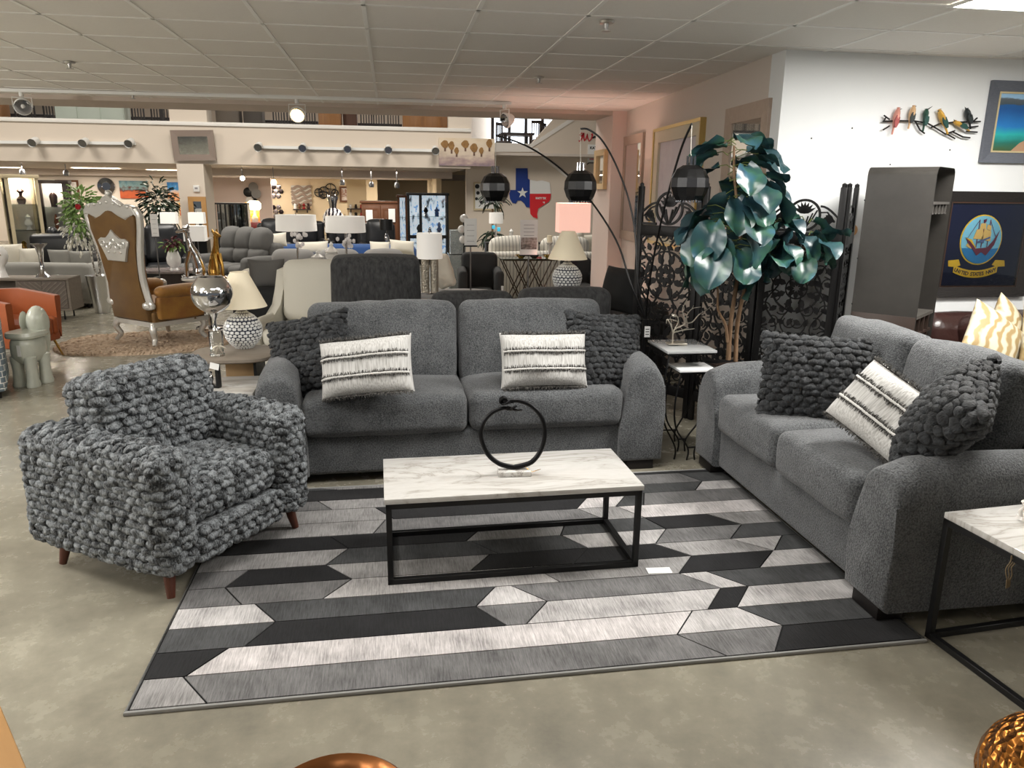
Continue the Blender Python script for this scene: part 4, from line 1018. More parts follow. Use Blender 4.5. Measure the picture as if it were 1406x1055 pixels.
bird((585,425),(548,575),'bird_pink','wing_pink'); bird((682,410),(650,540),'bird_tan','wing_dark',beak=(702,398)); bird((762,430),(742,555),'bird_green','wing_green',beak=(802,398),fat=.75)
bird((850,435),(897,572),'bird_yellow','wing_green',beak=(830,428)); bird((950,500),(1032,552),'bird_yellow','wing_green',beak=(935,480),fat=.8); bird((1018,425),(1040,540),'bird_black','wing_dark',beak=(1003,402))
# round orange wall lamp peeping past the screen
q = at(1168, 316, YW); bm = bmn(); lathe(bm, [(0,-.01),(.04,-.01),(.045,0),(.04,.012),(0,.018)], 20); bm.transform(Matrix.Rotation(R(90), 4, 'X')); solo('wall_sconce', 'small round tan wall light on the white wall past the carved screen edge', 'wall light', bm, M('tan_disc', (214,164,112), .5), (q.x, YW-.012, q.z))
# mirrors and picture on the taupe wall
M('mirror', (225,228,228), .03, 1); M('frame_taupe', (176,156,140), .45, var=(20,(160,140,124),.3)); M('frame_gold', (196,170,108), .3, .75); M('frame_cream', (206,196,172), .5); M('print_pale', (206,202,206), .5, var=(6,(192,186,194),.2))
WR = math.atan(1/KW)                                # heading of the taupe wall
def wall_frame(name, label, cat, pTL, pTR, z0, w, fm, inner, im, fm2=None, dep=.03):
    a, c_ = onwall(*pTL), onwall(*pTR)                # the far and the near top corners
    y0, y1 = c_.y, a.y; z1 = (a.z+c_.z)/2; W = y1-y0; h = z1-z0
    t = thing(name, label, cat, (wallX((y0+y1)/2)-.003, (y0+y1)/2, (z0+z1)/2), R(-90)-math.atan(KW))
    bm = bmn(); frame_ring(bm, -W/2, W/2, -h/2, h/2, w, -dep, 0, .008); obj('frame', bm, MATS[fm], t, smooth=False)
    if fm2: bm = bmn(); frame_ring(bm, -W/2-.02, W/2+.02, -h/2-.02, h/2+.02, .03, -dep-.012, 0, .004); obj('outer_trim', bm, MATS[fm2], t, smooth=False)
    bm = bmn(); box(bm, -W/2+w, W/2-w, -.012, 0, -h/2+w, h/2-w); obj(inner, bm, MATS[im], t, smooth=False); return t
wall_frame('wall_mirror', 'taupe framed mirror on the side wall above the potted tree', 'mirror', (1001.8,149.8), (1062,134.9), 1.25, .12, 'frame_taupe', 'mirror_glass', 'mirror')
wall_frame('framed_print', 'pale print in a wide gold and cream frame on the side wall', 'picture', (905,181), (970,164), 1.25, .12, 'frame_cream', 'print', 'print_pale', 'frame_gold', .045)
wall_frame('wall_mirror', 'cream framed tall mirror hung on the side wall nearest the pink wall end', 'mirror', (858.7,188), (887,182.6), 1.2, .10, 'frame_taupe', 'mirror_glass', 'mirror')
a = atX(823, 233, 2.655); c_ = atX(835, 233, 2.655)
t = thing('wall_mirror', 'small pale wood framed mirror on the pink wall end', 'mirror', (2.652, 9.66, atX(830, 233, 2.655).z), R(-90)); M('pale_wood', (214,184,138), .5)
bm = bmn(); frame_ring(bm, -.24, .24, -.24, .24, .07, -.05, 0, .01); obj('frame', bm, MATS['pale_wood'], t, smooth=False); bm = bmn(); box(bm, -.17, .17, -.012, 0, -.17, .17); obj('mirror_glass', bm, MATS['mirror'], t, smooth=False)

# tables behind the armchair
M('wood_grey', (150,140,128), .5, var=(8,(128,118,106),.3), vscale=(1,9,1)); M('oak', (206,172,128), .5, var=(5,(188,152,108),.3), vscale=(1,1,.15))
wt = thing('side_table', 'rounded grey wood side table with an oak panel base, below the honeycomb lamp', 'side table', (-1.17, 5.68, 0))
bm = bmn(); lathe(bm, [(0,.545),(.285,.545),(.30,.555),(.30,.575),(.285,.585),(0,.585)], 40, sq=3.2); bm.transform(Matrix.Diagonal((1,.85,1,1))); obj('tabletop', bm, MATS['wood_grey'], wt)
bm = bmn(); box(bm, -.06, .16, -.02, .02, .0, .545, .004); obj('panel', bm, MATS['oak'], wt); bm = bmn(); box(bm, -.10,.20,-.16,.16,0,.03,.004); obj('foot', bm, MATS['wood_grey'], wt)
bm = bmn(); box(bm, .17,.19,-.2,.18,.0,.545); obj('metal_leg', bm, MATS['black_steel'], wt)
mt = thing('side_table', 'white marble side table squeezed between the fur armchair and sofa arm', 'side table', (-1.13, 5.02, 0))
bm = bmn(); box(bm, -.24,.24,-.24,.24,.475,.50,.003); obj('tabletop', bm, MATS['marble_top'], mt)
for s in (-1,1):
    for y in (-1,1): bm = bmn(); cbox(bm, (s*.225,y*.225,.2375), (.025,.025,.475), .001); obj('leg', bm, MATS['black_steel'], mt)
bm = bmn()
for z in (.463,.0125): bars(bm, [((-.225,-.225,z),(.225,-.225,z)),((-.225,.225,z),(.225,.225,z)),((-.225,-.225,z),(-.225,.225,z)),((.225,-.225,z),(.225,.225,z))], .024)
obj('rail', bm, MATS['black_steel'], mt)
# framed figure ornament
fo = thing('figure_ornament', 'black square frame ornament with small silver figures on the marble side table', 'ornament', (-1.19, 4.97, .5015), R(-14))
bm = bmn(); frame_ring(bm, -.075,.075,0,.15,.016,-.022,.022); obj('frame', bm, MATS['black_satin'], fo, smooth=False)
bm = bmn(); box(bm, -.03,.03,-.03,.03,0,.012,.003); obj('foot', bm, MATS['black_satin'], fo)
for x in (-.025,.025):
    bm = bmn(); lathe(bm, [(0,.016),(.014,.016),(.009,.04),(.015,.06),(.011,.08),(.005,.086),(.010,.095),(.008,.107),(0,.11)], 12, (x,-.012,0)); obj('figure', bm, MATS['chrome'], fo)
bm = bmn(); cbox(bm, (.03,-.028,.155), (.06,.004,.04)); obj('price_tag', bm, MATS['paper'], fo, rot=(0,R(12),0), smooth=False)
# mercury glass goblet on a tall glass foot
gp = gr(294, 491, .586)
gb = thing('mercury_goblet', 'big mirrored silver glass goblet on a clear glass foot, on the grey wood side table', 'vase', (gp.x+.01, gp.y+.06, .587))
z_ = lambda py: at(292, py, gp.y).z-.586
M('clear_glass', (240,244,244), .02, trans=1, ior=1.45); M('mercury', (232,232,234), .07, 1, bump=(5,.15,.02))
bm = bmn(); lathe(bm, [(0,0),(.05,0),(.052,.01),(.046,.02),(.05,.17),(.044,.18),(0,.18)], 20); obj('glass_foot', bm, MATS['clear_glass'], gb)
zb_ = z_(432); zt_ = z_(377); hh = zt_-zb_; rr_ = .143
bm = bmn(); lathe(bm, [(0,.18),(.022,.185),(.012,.22),(.012,zb_-.05),(.03,zb_),(0,zb_+.002)], 16); obj('stem', bm, MATS['mercury'], gb)
bm = bmn(); lathe(bm, [(.03,zb_)]+[(rr_*sin(R(a)), zb_+hh*.5-hh*.5*cos(R(a))) for a in (28,40,52,65,78,90,102,114,126,138)]+[(rr_*.60,zb_+hh*.92),(rr_*.57,zb_+hh*.90)]+[((rr_-.006)*sin(R(a)), zb_+hh*.5-hh*.48*cos(R(a))) for a in (126,102,78,52,30)], 40); obj('bowl', bm, MATS['mercury'], gb)
bm = bmn()
for k in range(6): a = k*1.05; tube(bm, [(0,0,0), (.03*cos(a),-.01,.03*sin(a)-.01), (.05*cos(a),-.012,.045*sin(a)-.02)], [.008,.006,.002], 6)
obj('hanging_tassel', bm, MATS['silver_leaf'], gb, (.03,-.06,.085))
# honeycomb lamp
lp0 = gr(335, 478, .586)
hl = thing('table_lamp', 'table lamp with a round honeycomb mosaic body and wide cream cone shade', 'table lamp', (lp0.x, lp0.y+.02, .587), 0, 'cone shade lamps')
prof = [(0,0),(.062,0),(.070,.012),(.095,.035),(.122,.075),(.135,.125),(.132,.165),(.112,.205),(.078,.240),(.045,.262),(.026,.28),(.024,.31),(0,.31)]
M('grout', (44,50,66), .5); M('mosaic', (236,236,234), .12, coat=.6); M('shade_cream', (240,228,202), .8, emit=((240,224,190), .12))
def honey(t, body='grout', tile='mosaic', rows=14):
    bm = bmn(); lathe(bm, prof, 36); obj('body', bm, MATS[body], t)
    bm = bmn(); P_ = []
    for (r0, z0), (r1, z1) in zip(prof[1:-3], prof[2:-2]):
        for i in range(6): P_.append((r0+(r1-r0)*i/6, z0+(z1-z0)*i/6))
    L_ = [0]
    for p, q in zip(P_, P_[1:]): L_.append(L_[-1]+sqrt((p[0]-q[0])**2+(p[1]-q[1])**2))
    for j in range(rows):
        s = L_[-1]*(j+.5)/rows; i = max(k for k in range(len(L_)) if L_[k] <= s); i = min(i, len(P_)-2)
        r, z = P_[i]; tr, tz_ = P_[i+1][0]-r, P_[i+1][1]-z; tl = sqrt(tr*tr+tz_*tz_); tr /= tl; tz_ /= tl
        n = 22
        for k in range(n):
            a = 2*pi*(k+.5*(j % 2))/n; er = V((cos(a),sin(a),0)); et = V((-sin(a),cos(a),0)); up_ = er*tr+V((0,0,tz_)); nn = et.cross(up_); c = er*r+V((0,0,z))
            w_ = 2*pi*r/n*.43; h_ = L_[-1]/rows*.48
            o = [c+et*w_*cos(R(b_))*1.05+up_*h_*sin(R(b_))*1.1 for b_ in (0,55,125,180,235,305)]
            vs = [bm.verts.new(p+nn*.0005) for p in o]+[bm.verts.new(c+(p-c)*.86+nn*.006) for p in o]
            bm.faces.new(vs[6:])
            for q in range(6): bm.faces.new((vs[q], vs[(q+1) % 6], vs[6+(q+1) % 6], vs[6+q]))
    obj('mosaic', bm, MATS[tile], t, smooth=False)
honey(hl)
def cone_shade(t, z0, z1, r0, r1, mat='shade_cream', n=40):
    bm = bmn(); lathe(bm, [(r0,z0),(r1,z1),(r1-.003,z1),(r0-.003,z0)], n); obj('shade', bm, MATS[mat], t)
    bm = bmn(); cyl(bm, (0,0,z0-.02), (0,0,z1-.01), .006, n=8); lathe(bm, [(r1-.002,z1-.012),(.004,z1-.012),(.004,z1-.016),(r1-.002,z1-.016)], 12); obj('harp', bm, MATS['chrome'], t)
cone_shade(hl, .31, .565, .185, .062)
bm = bmn(); lathe(bm, [(.026,.275),(.03,.29),(.02,.30),(.02,.33),(0,.33)], 16); obj('neck', bm, MATS['chrome'], hl)
# copper vessels in front
M('copper', (176,116,72), .28, .9, bump=(14,.2,.01)); m = M('hammered_gold', (196,128,62), .25, 1)
nt = m.node_tree; b = nt.nodes['Principled BSDF']; tc = nt.nodes['Texture Coordinate']; vo_ = N(nt, 'TexVoronoi', Scale=38); nt.links.new(tc.outputs['Object'], vo_.inputs['Vector']); bp = N(nt, 'Bump', Strength=.9, Distance=.02); nt.links.new(vo_.outputs['Distance'], bp.inputs['Height']); nt.links.new(bp.outputs[0], b.inputs['Normal'])
q = gr(466, 1034, .62); R0 = .15
bm = bmn(); lathe(bm, [(0,0),(.11,0),(.13,.05),(.17,.30),(.165,.48),(R0,.60),(R0+.004,.615),(R0-.004,.622),(R0-.018,.612),(R0-.03,.58),(.12,.30),(.09,.06),(0,.05)], 48); solo('copper_vase', 'copper vase whose open rim just shows at the bottom edge', 'vase', bm, MATS['copper'], (q.x, q.y-R0, 0))
q = gr(1452, 1042, .30); bm = bmn(); lathe(bm, [(0,0),(.08,0),(.09,.02)]+[(.185*sin(R(a))*.98, .215-.19*cos(R(a))) for a in (30,45,60,75,90,105,120,135,150)]+[(.06,.42),(.065,.44),(.05,.44),(.045,.40),(0,.38)], 40); solo('gold_vase', 'hammered gold round vase cut off at the bottom corner by the marble side table', 'vase', bm, MATS['hammered_gold'], (q.x, q.y, 0))
a, c_ = gr(-2, 962, .74), gr(37, 1055, .74); d = (a-c_); L_ = d.length; rz = atan2(d.y, d.x)
tb = thing('wood_table', 'honey coloured wooden table whose edge shows at the lower corner', 'table', (c_.x, c_.y, 0), rz)
M('honey_wood', (196,150,94), .5, var=(6,(180,134,80),.3), vscale=(.2,3,1))
bm = bmn(); box(bm, -.5, L_+.25, 0, .5, .70, .74, .006); obj('tabletop', bm, MATS['honey_wood'], tb)
for x in (-.44, L_+.19):
    for y in (.06,.44): bm = bmn(); cbox(bm, (x,y,.35), (.05,.05,.70), .003); obj('leg', bm, MATS['honey_wood'], tb)
# ornament and twine tag on the marble side table
q = gr(1408, 716, TZ); bm = bmn(); tube(bm, spline([(-.012,0,0),(-.03,0,.03),(-.012,0,.05),(-.026,0,.075)], 5), [.008]*16, 8); lathe(bm, [(0,0),(.035,0),(.03,.012),(0,.016)], 16); solo('antler_ornament', 'small white twig ornament on the marble side table edge', 'ornament', bm, M('white_gloss', (236,232,226), .2, coat=.4), (q.x+.02, q.y+.02, TZ))
q = gr(1391, 752, TZ); bm = bmn()
for s in ((0,.0),(.5,.012),(1.1,-.012)): tube(bm, spline([(0,0,0),(s[1]+.006,-.006,-.02),(s[1]-.006,-.004,-.045),(s[1],-.006,-.075),(.004,-.004,-.10)], 5), .0022, 5)
prism(bm, [(-.008,-.09),(.010,-.09),(.014,-.12),(-.004,-.125)], -.006, -.004); solo('twine_tag', 'brown twine price tag hanging off the marble side table', 'tag', bm, M('twine', (120,104,80), .9), (q.x-.004, q.y-.004, TZ-.03), (0,0,sang))
# sprinklers
M('sprinkler', (190,188,184), .3, .8)
for px, py, lab in ((833,28,'sprinkler head in the ceiling closest to the viewer'), (740,105,'sprinkler head in the ceiling toward the side wall'), (95,84,'sprinkler head in the ceiling above the gold throne chair'), (182,127.8,'sprinkler head in the ceiling nearest the boxed beam')):
    q = gr(px, py, ZC); bm = bmn(); lathe(bm, [(0,0),(.045,0),(.04,-.012),(.014,-.014),(.012,-.03),(.008,-.045),(.028,-.05),(.028,-.053),(0,-.054)], 18); solo('ceiling_sprinkler', lab, 'sprinkler', bm, MATS['sprinkler'], (q.x, q.y, ZC-.004), group='ceiling sprinkler heads')
# ================================================================ the shop floor behind
def soft(t, nm, size, loc, mat, r=.06, rot=None, crown=(0,.02,.02), k=5, m=2, seed=1, wob=.012):
    bm = bmn(); RBox(size, r, crown, k=k, m=m, seed=seed, wob=wob).build(bm); return obj(nm, bm, mat, t, loc, rot)
def settee(name, label, cat, loc, rz, W, D, H, mat, n=2, arm_h=.62, arm_w=.18, back_t=.22, sh=.44, group=None, cush=None, loose=True, legs='foot_black', arm_mat=None, flare=0, tilt=8):
    t = thing(name, label, cat, loc, rz, group); cm = cush or mat
    soft(t, 'base', (W-.04, D-.06, sh-.18), (0,0,.06+(sh-.18)/2), mat, .03)
    soft(t, 'backrest', (W-.02, back_t, H-.12), (0, D/2-back_t/2, .10+(H-.12)/2), mat, .07, (R(-tilt*.4),0,0))
    for s in (-1, 1):
        soft(t, 'arm', (arm_w, D-.04, arm_h-.08), (s*(W/2-arm_w/2), -.01, .07+(arm_h-.08)/2), arm_mat or mat, min(.07, arm_w*.4), (0, R(s*flare), 0), seed=s+3)
    iw = W-2*arm_w
    for i in range(n):
        x = (i-(n-1)/2)*iw/n
        soft(t, 'seat_cushion', (iw/n-.01, D-back_t-.06, .17), (x, -back_t/2, sh-.06), cm, .06, seed=i)
        if loose: soft(t, 'back_cushion', (iw/n-.015, .2, H-sh+.06), (x, D/2-back_t-.06, sh+(H-sh)/2+.05), cm, .09, (R(-tilt),0,0), (0,.05,.02), seed=i+7)
    for sx_ in (-1, 1):
        for sy_ in (-1, 1): bm = bmn(); cyl(bm, (0,0,0), (0,0,.09), .018, .026, 10); obj('leg', bm, MATS[legs], t, (sx_*(W/2-.08), sy_*(D/2-.08), 0))
    return t
def cushion(name, label, w, h, c, f, lean, mat, roll=0, seed=1, th=.15, group=None):
    p = Pillow(w, h, th, seed, wob=.02); bm = bmn(); p.build(bm, 10); o = solo(name, label, 'cushion', bm, mat, group=group); pose(o, c, R(f), R(lean), R(roll)); return o
def fl(px, py): q = gr(px, py); return V((q.x, q.y, 0))
M('velvet_gold', (160,116,46), .6, sheen=.15, var=(5,(126,80,34),.25)); M('velvet_back', (110,80,34), .65, sheen=.1, var=(5,(86,58,24),.25)); M('silver_paint', (206,204,198), .3, .35, bump=(40,.4,.006))
M('velvet_orange', (148,72,26), .6, sheen=.12); M('grey_linen', (150,148,142), .9, bump=(200,.3,.003)); M('grey_mid', (106,105,103), .9); M('grey_light', (150,148,146), .9); M('cream_cloth', (226,220,206), .9); M('cream_linen', (206,202,190), .9, bump=(220,.3,.003))
M('black_leather', (34,35,38), .35, spec=.6); M('charcoal', (54,55,56), .85); M('charcoal_dark', (34,35,36), .85); M('chenille_black', (26,26,27), .85, sheen=.06, var=(22,(66,66,66),.2), vscale=(2,2,.7)); M('blue_velvet', (36,78,136), .6, sheen=.4)
M('white_ceramic', (236,234,230), .2, coat=.4); M('shade_white', (240,238,234), .8, emit=((255,248,236), .25)); M('leaf_green', (146,176,106), .5); M('leaf_dark', (40,56,40), .5); M('petal_white', (238,236,226), .6); M('petal_red', (170,34,40), .5); M('petal_wine', (84,30,38), .6)
pane('glass_pane', (253,254,254)); M('wood_brown', (112,70,42), .5, var=(4,(88,52,30),.3), vscale=(6,6,.5)); M('wood_light', (206,190,156), .5); M('wood_dark', (46,36,32), .45); M('red_lacquer', (150,36,36), .3); M('taupe_board', (150,132,116), .6, var=(3,(136,118,102),.3), vscale=(1,1,.3)); M('amber_wood', (186,128,66), .45, var=(4,(160,104,50),.3), vscale=(5,5,.5))
# ---- brick-pattern chair, elephant stool, orange tub chair
m, nt, b, tc = nodes_of('dash_fabric'); b.inputs['Roughness'].default_value = .9
mp = N(nt, 'Mapping'); mp.inputs['Rotation'].default_value = (R(90),0,0); mp.inputs['Scale'].default_value = (22,22,22); nt.links.new(tc.outputs['Object'], mp.inputs['Vector'])
bk = N(nt, 'TexBrick'); bk.inputs['Color1'].default_value = lin((108,122,132)); bk.inputs['Color2'].default_value = lin((132,146,154)); bk.inputs['Mortar'].default_value = lin((226,226,222)); bk.inputs['Scale'].default_value = 1; bk.inputs['Mortar Size'].default_value = .07; bk.inputs['Brick Width'].default_value = .9; bk.inputs['Row Height'].default_value = 1.1
nt.links.new(mp.outputs[0], bk.inputs['Vector']); nt.links.new(bk.outputs['Color'], b.inputs['Base Color'])
p = fl(15, 548); ca, sa = cos(R(24)), sin(R(24)); settee('accent_chair', 'slate accent chair in white dash pattern at the edge of view', 'armchair', (p.x-(.42*ca+.40*sa), p.y-(.42*sa-.40*ca), 0), R(24), .84, .8, .72, m, 1, arm_h=.72, arm_w=.15, legs='foot_black')
p = fl(32, 540)
es = thing('elephant_stool', 'pale green ceramic elephant stool with a white price tag', 'garden stool', (p.x-.05, p.y+.33, 0), R(-104)); es.scale = (.86,.70,1); M('celadon', (206,208,196), .25, var=(9,(184,188,174),.3), coat=.3)
bm = bmn(); RBox((.34,.28,.26), .10, (.02,.02,.02), wob=.01).build(bm); obj('body', bm, MATS['celadon'], es, (0,0,.34))
for x in (-.10,.10):
    for y in (-.09,.09): bm = bmn(); lathe(bm, [(0,0),(.075,0),(.08,.02),(.066,.06),(.060,.16),(.072,.27),(0,.30)], 16); obj('leg', bm, MATS['celadon'], es, (x,y,0))
bm = bmn(); lathe(bm, [(0,.44),(.19,.44),(.20,.46),(.19,.49),(0,.495)], 28, sq=3); obj('saddle', bm, MATS['celadon'], es)
bm = bmn(); ball(bm, (-.14,.04,.55), .13, 18, (.95,.9,1.15)); obj('head', bm, MATS['celadon'], es)
bm = bmn(); tube(bm, spline([(-.24,-.02,.55),(-.31,-.03,.45),(-.31,-.03,.32),(-.28,-.04,.22),(-.31,-.05,.16)], 5), [.055-.0018*i for i in range(21)], 10); obj('trunk', bm, MATS['celadon'], es)
bm = bmn(); ball(bm, (-.12,-.13,.55), .09, 12, (.8,.2,1.1)); obj('ear', bm, MATS['celadon'], es); bm = bmn(); ball(bm, (-.12,.16,.55), .09, 12, (.8,.2,1.1)); obj('ear', bm, MATS['celadon'], es)
bm = bmn(); cbox(bm, (.198,.05,.34), (.003,.05,.10)); obj('price_tag', bm, MATS['paper'], es, smooth=False)
oa, ob = fl(47, 500), fl(77, 488); mid = (oa+ob)/2
oc_ = thing('tub_chair', 'burnt orange velvet tub chair on gold legs with a channelled seat', 'armchair', (mid.x-.30, mid.y+.0, 0), R(72))
bm = bmn(); ou, inn = [], []
for a in range(-90, 271, 15):
    pass
OU = [(-.36,-.33)]+arc(0,.05,.36,180,0,18,.32)+[(.36,-.33)]; IN = [(-.28,-.33)]+arc(0,.05,.28,180,0,18,.24)+[(.28,-.33)]
g = []
for (x, y), (u, v) in zip(OU, IN):
    h_ = .70-.06*min(1, max(0, (-y+.1)/.4)); g.append([bm.verts.new(q) for q in ((x*.94,y*.94,.20),(x,y,h_-.02),((x*.9+u*.1),(y*.9+v*.1),h_),((x*.1+u*.9),(y*.1+v*.9),h_),(u,v,h_-.02),(u,v,.30))])
for a, c_ in zip(g, g[1:]):
    for k in range(5): bm.faces.new((a[k], a[k+1], c_[k+1], c_[k]))
    bm.faces.new((a[5], a[0], c_[0], c_[5]))
for a in (g[0], g[-1]): bm.faces.new(a)
obj('shell', bm, MATS['velvet_orange'], oc_, angle=50)
bm = bmn()
for i in range(7): x = -.24+.08*i; RBox((.078,.60,.19), .035, k=3, m=2).build(bm); [setattr(v, 'co', v.co+V((x,-.05,.335))) for v in bm.verts if abs(v.co.x) < .0391 and v.co.z < .15 and v.co.z > -.15 and abs(v.co.z) < .11]
obj('seat_channel', bm, MATS['velvet_orange'], oc_)
bm = bmn(); box(bm, -.30,.30,-.33,.30,.18,.26,.02); obj('seat_base', bm, MATS['velvet_orange'], oc_)
for x in (-.26,.26):
    for y in (-.27,.24): bm = bmn(); tube(bm, [(0,0,.19),(x*.18,y*.18,0)], [.014,.008], 8); obj('leg', bm, MATS['gold'], oc_, (x,y,0))
bm = bmn(); cbox(bm, (.365,-.25,.56), (.003,.05,.10)); obj('price_tag', bm, MATS['paper'], oc_, smooth=False)
# ---- chevron console, vase, head, grey sofas
p = fl(98, 440); zc_ = .56
cn = thing('console', 'low grey wood media console with chevron doors', 'console', (p.x-.95, p.y+.22, 0)); M('wood_ash', (122,112,100), .55, var=(5,(98,88,78),.3), vscale=(.5,8,8)); M('wood_ash_dark', (92,82,74), .55)
bm = bmn(); box(bm, -.97,.97,-.21,.21,.53,.56,.003); box(bm, -.97,-.94,-.21,.21,.13,.53); box(bm, .94,.97,-.21,.21,.13,.53); box(bm, -.94,.94,-.21,.21,.13,.16); box(bm, .32,.34,-.2,.2,.16,.53); box(bm, -.94,.94,.19,.21,.16,.53); obj('case', bm, MATS['wood_ash'], cn)
for i in range(2):
    x0_ = .345+.298*i; d_ = link('door', None); d_.parent = cn; d_.location = (x0_,-.215,.165)
    bm = bmn(); box(bm, 0,.293,0,.014,0,.36); obj('panel', bm, MATS['wood_ash_dark'], d_, smooth=False)
    bm = bmn()
    for k in range(-6, 12):
        a, c_ = (0, .06*k), (.293, .06*k+.29*(1 if i else -1)*.9)
        ps = [(a[0]+(c_[0]-a[0])*f, a[1]+(c_[1]-a[1])*f) for f in [j/20 for j in range(21)]]; ps = [q for q in ps if .01 < q[1] < .35]
        if len(ps) > 1: band(bm, [ps[0], ps[-1]], .014, -.007, 0)
    obj('slat', bm, MATS['wood_ash'], d_, smooth=False)
for x in (-.7,.7): bm = bmn(); tube(bm, [(x-.15,-.15,0),(x-.15,-.15,.13),(x+.15,-.15,.13),(x+.15,-.15,0)], .012, 6); tube(bm, [(x-.15,.15,0),(x-.15,.15,.13),(x+.15,.15,.13),(x+.15,.15,0)], .012, 6); objs('leg_frame', bm, MATS['black_steel'], cn)
q = at(60, 384, p.y+.2); bm = bmn(); lathe(bm, [(0,0),(.09,0),(.085,.012),(.04,.06),(.024,.16),(.026,.28),(.05,.38),(.105,.44),(.10,.44),(.04,.37),(0,.3)], 28); solo('trumpet_vase', 'tall silver trumpet vase on the chevron console', 'vase', bm, MATS['chrome'], (q.x, p.y+.2, .56))
q = at(5, 386, p.y+.2); hv = thing('head_vase', 'white glazed head vase with gold lips at the console end', 'vase', (q.x, p.y+.18, .56))
bm = bmn(); lathe(bm, [(0,0),(.075,0),(.07,.02),(.05,.09),(.05,.15),(.085,.20),(.105,.27),(.10,.34),(.06,.40),(0,.41)], 24); ball(bm, (.02,-.10,.26), .025, 8, (.8,1,1.3)); objs('head', bm, MATS['white_ceramic'], hv)
bm = bmn(); ball(bm, (.03,-.095,.30), .03, 10, (1.3,.6,.5)); obj('gold_band', bm, MATS['gold'], hv)
s2 = fl(120, 425); settee('sofa', 'grey linen sofa seen from behind, in back of the chevron console', 'sofa', (s2.x-1.2, s2.y+.55, 0), R(180), 2.5, .95, .67, MATS['grey_linen'], 3, .62, .2, flare=-6, tilt=3, loose=False)
for i, (px, py, w, c_, lab) in enumerate(((72,364,.36,'grey_linen','plump grey cushion on the grey linen sofa, second from its slanted arm'), (100,365,.34,'grey_linen','plump grey cushion on the grey linen sofa next to its slanted arm'), (12,352,.38,'cream_cloth','white cushion on the grey linen sofa at the edge of view'), (8,359,.34,'grey_mid','small blue grey cushion at the edge of view above the console'), (42,357,.36,'cream_cloth','white cushion propped on the grey linen sofa behind the head of the trumpet vase'))):
    q = at(px, py, s2.y+(.47 if i < 2 else .74)); cushion('sofa_cushion', lab, w, w, q, 180+12*i, 12, MATS[c_], 0, i+40, group='cushions on the grey linen sofa')
x0_, x1_ = at(46,340,13.6).x, at(128,340,13.6).x
settee('recliner_sofa', 'black leather sofa seen from behind beside the dark curio cabinet', 'sofa', ((x0_+x1_)/2, 13.9, 0), R(180), x1_-x0_, .95, 1.0, MATS['black_leather'], 3, .66, .2, flare=-5)
x0_, x1_ = at(70,330,16.6).x, at(140,330,16.6).x
settee('recliner_sofa', 'grey sofa with white piping behind the black leather sofa', 'sofa', ((x0_+x1_)/2, 16.7, 0), R(180), x1_-x0_, .95, .92, MATS['grey_mid'], 2, .66, .2)
# ---- tapered silver planter with a flowering tree
p = fl(137, 431); pl = thing('planter_tree', 'tapered silver planter holding a birch stem tree with white blossom', 'potted plant', (p.x, p.y+.12, 0))
bm = bmn(); lathe(bm, [(0,0),(.10,0),(.165,.52),(.17,.53),(.158,.53),(.15,.47),(0,.47)], 28); obj('planter', bm, M('bright_steel', (216,216,216), .28, 1), pl)
M('birch', (206,200,188), .7, var=(30,(90,82,74),.08))
for i, s in enumerate((((0,0,.4),(-.06,0,.8),(-.04,.02,1.3)), ((.03,0,.4),(.02,-.02,.9),(-.10,0,1.4)), ((-.05,.02,.4),(.06,.02,.75),(.10,.02,1.1)))): bm = bmn(); tube(bm, spline(s, 5), .012, 7); obj('stem', bm, MATS['birch'], pl)
def foliage(t, nm, c, rad, n, L, mat, seed, droop=.6):
    bm = bmn(); r_ = random.Random(seed)
    for _ in range(n):
        d = V((r_.gauss(0,1), r_.gauss(0,1), r_.gauss(0,1))).normalized(); o = V(c)+V((d.x*rad[0], d.y*rad[1], d.z*rad[2]))*r_.uniform(.35,1)
        leaf(bm, o, d+V((0,0,-.5)), V((r_.uniform(-.6,.6), r_.uniform(-.6,.6), 1)), L*r_.uniform(.7,1.3), L*.5, droop, r_, 3, 2)
    return obj(nm, bm, mat, t, angle=180)
q = at(110, 298, pl.location.y)-pl.location
foliage(pl, 'foliage', (q.x+.04, 0, q.z+.06), (.24,.22,.36), 420, .085, MATS['leaf_green'], 5); foliage(pl, 'blossom', (q.x-.03, -.06, q.z-.16), (.22,.2,.36), 200, .06, MATS['petal_white'], 6)
bm = bmn(); rr_ = at(108, 284, pl.location.y-.2)-pl.location
for k in range(6): ball(bm, (rr_.x+.02*cos(k), -.22, rr_.z+.02*sin(k)), .022, 8)
obj('red_flower', bm, MATS['petal_red'], pl)
# ---- throne chair
fa, fb, fc_ = fl(216, 480), fl(276, 469), fl(172, 482)
TH = (fa+fb)/2; rz = atan2(fb.x-fa.x, -(fb.y-fa.y)); 
thr = thing('throne_chair', 'tall gold velvet throne chair with carved silver frame and a crown on its back', 'armchair', (-2.66, 9.18, .048), R(140), scale=(1.06,.98,.88))
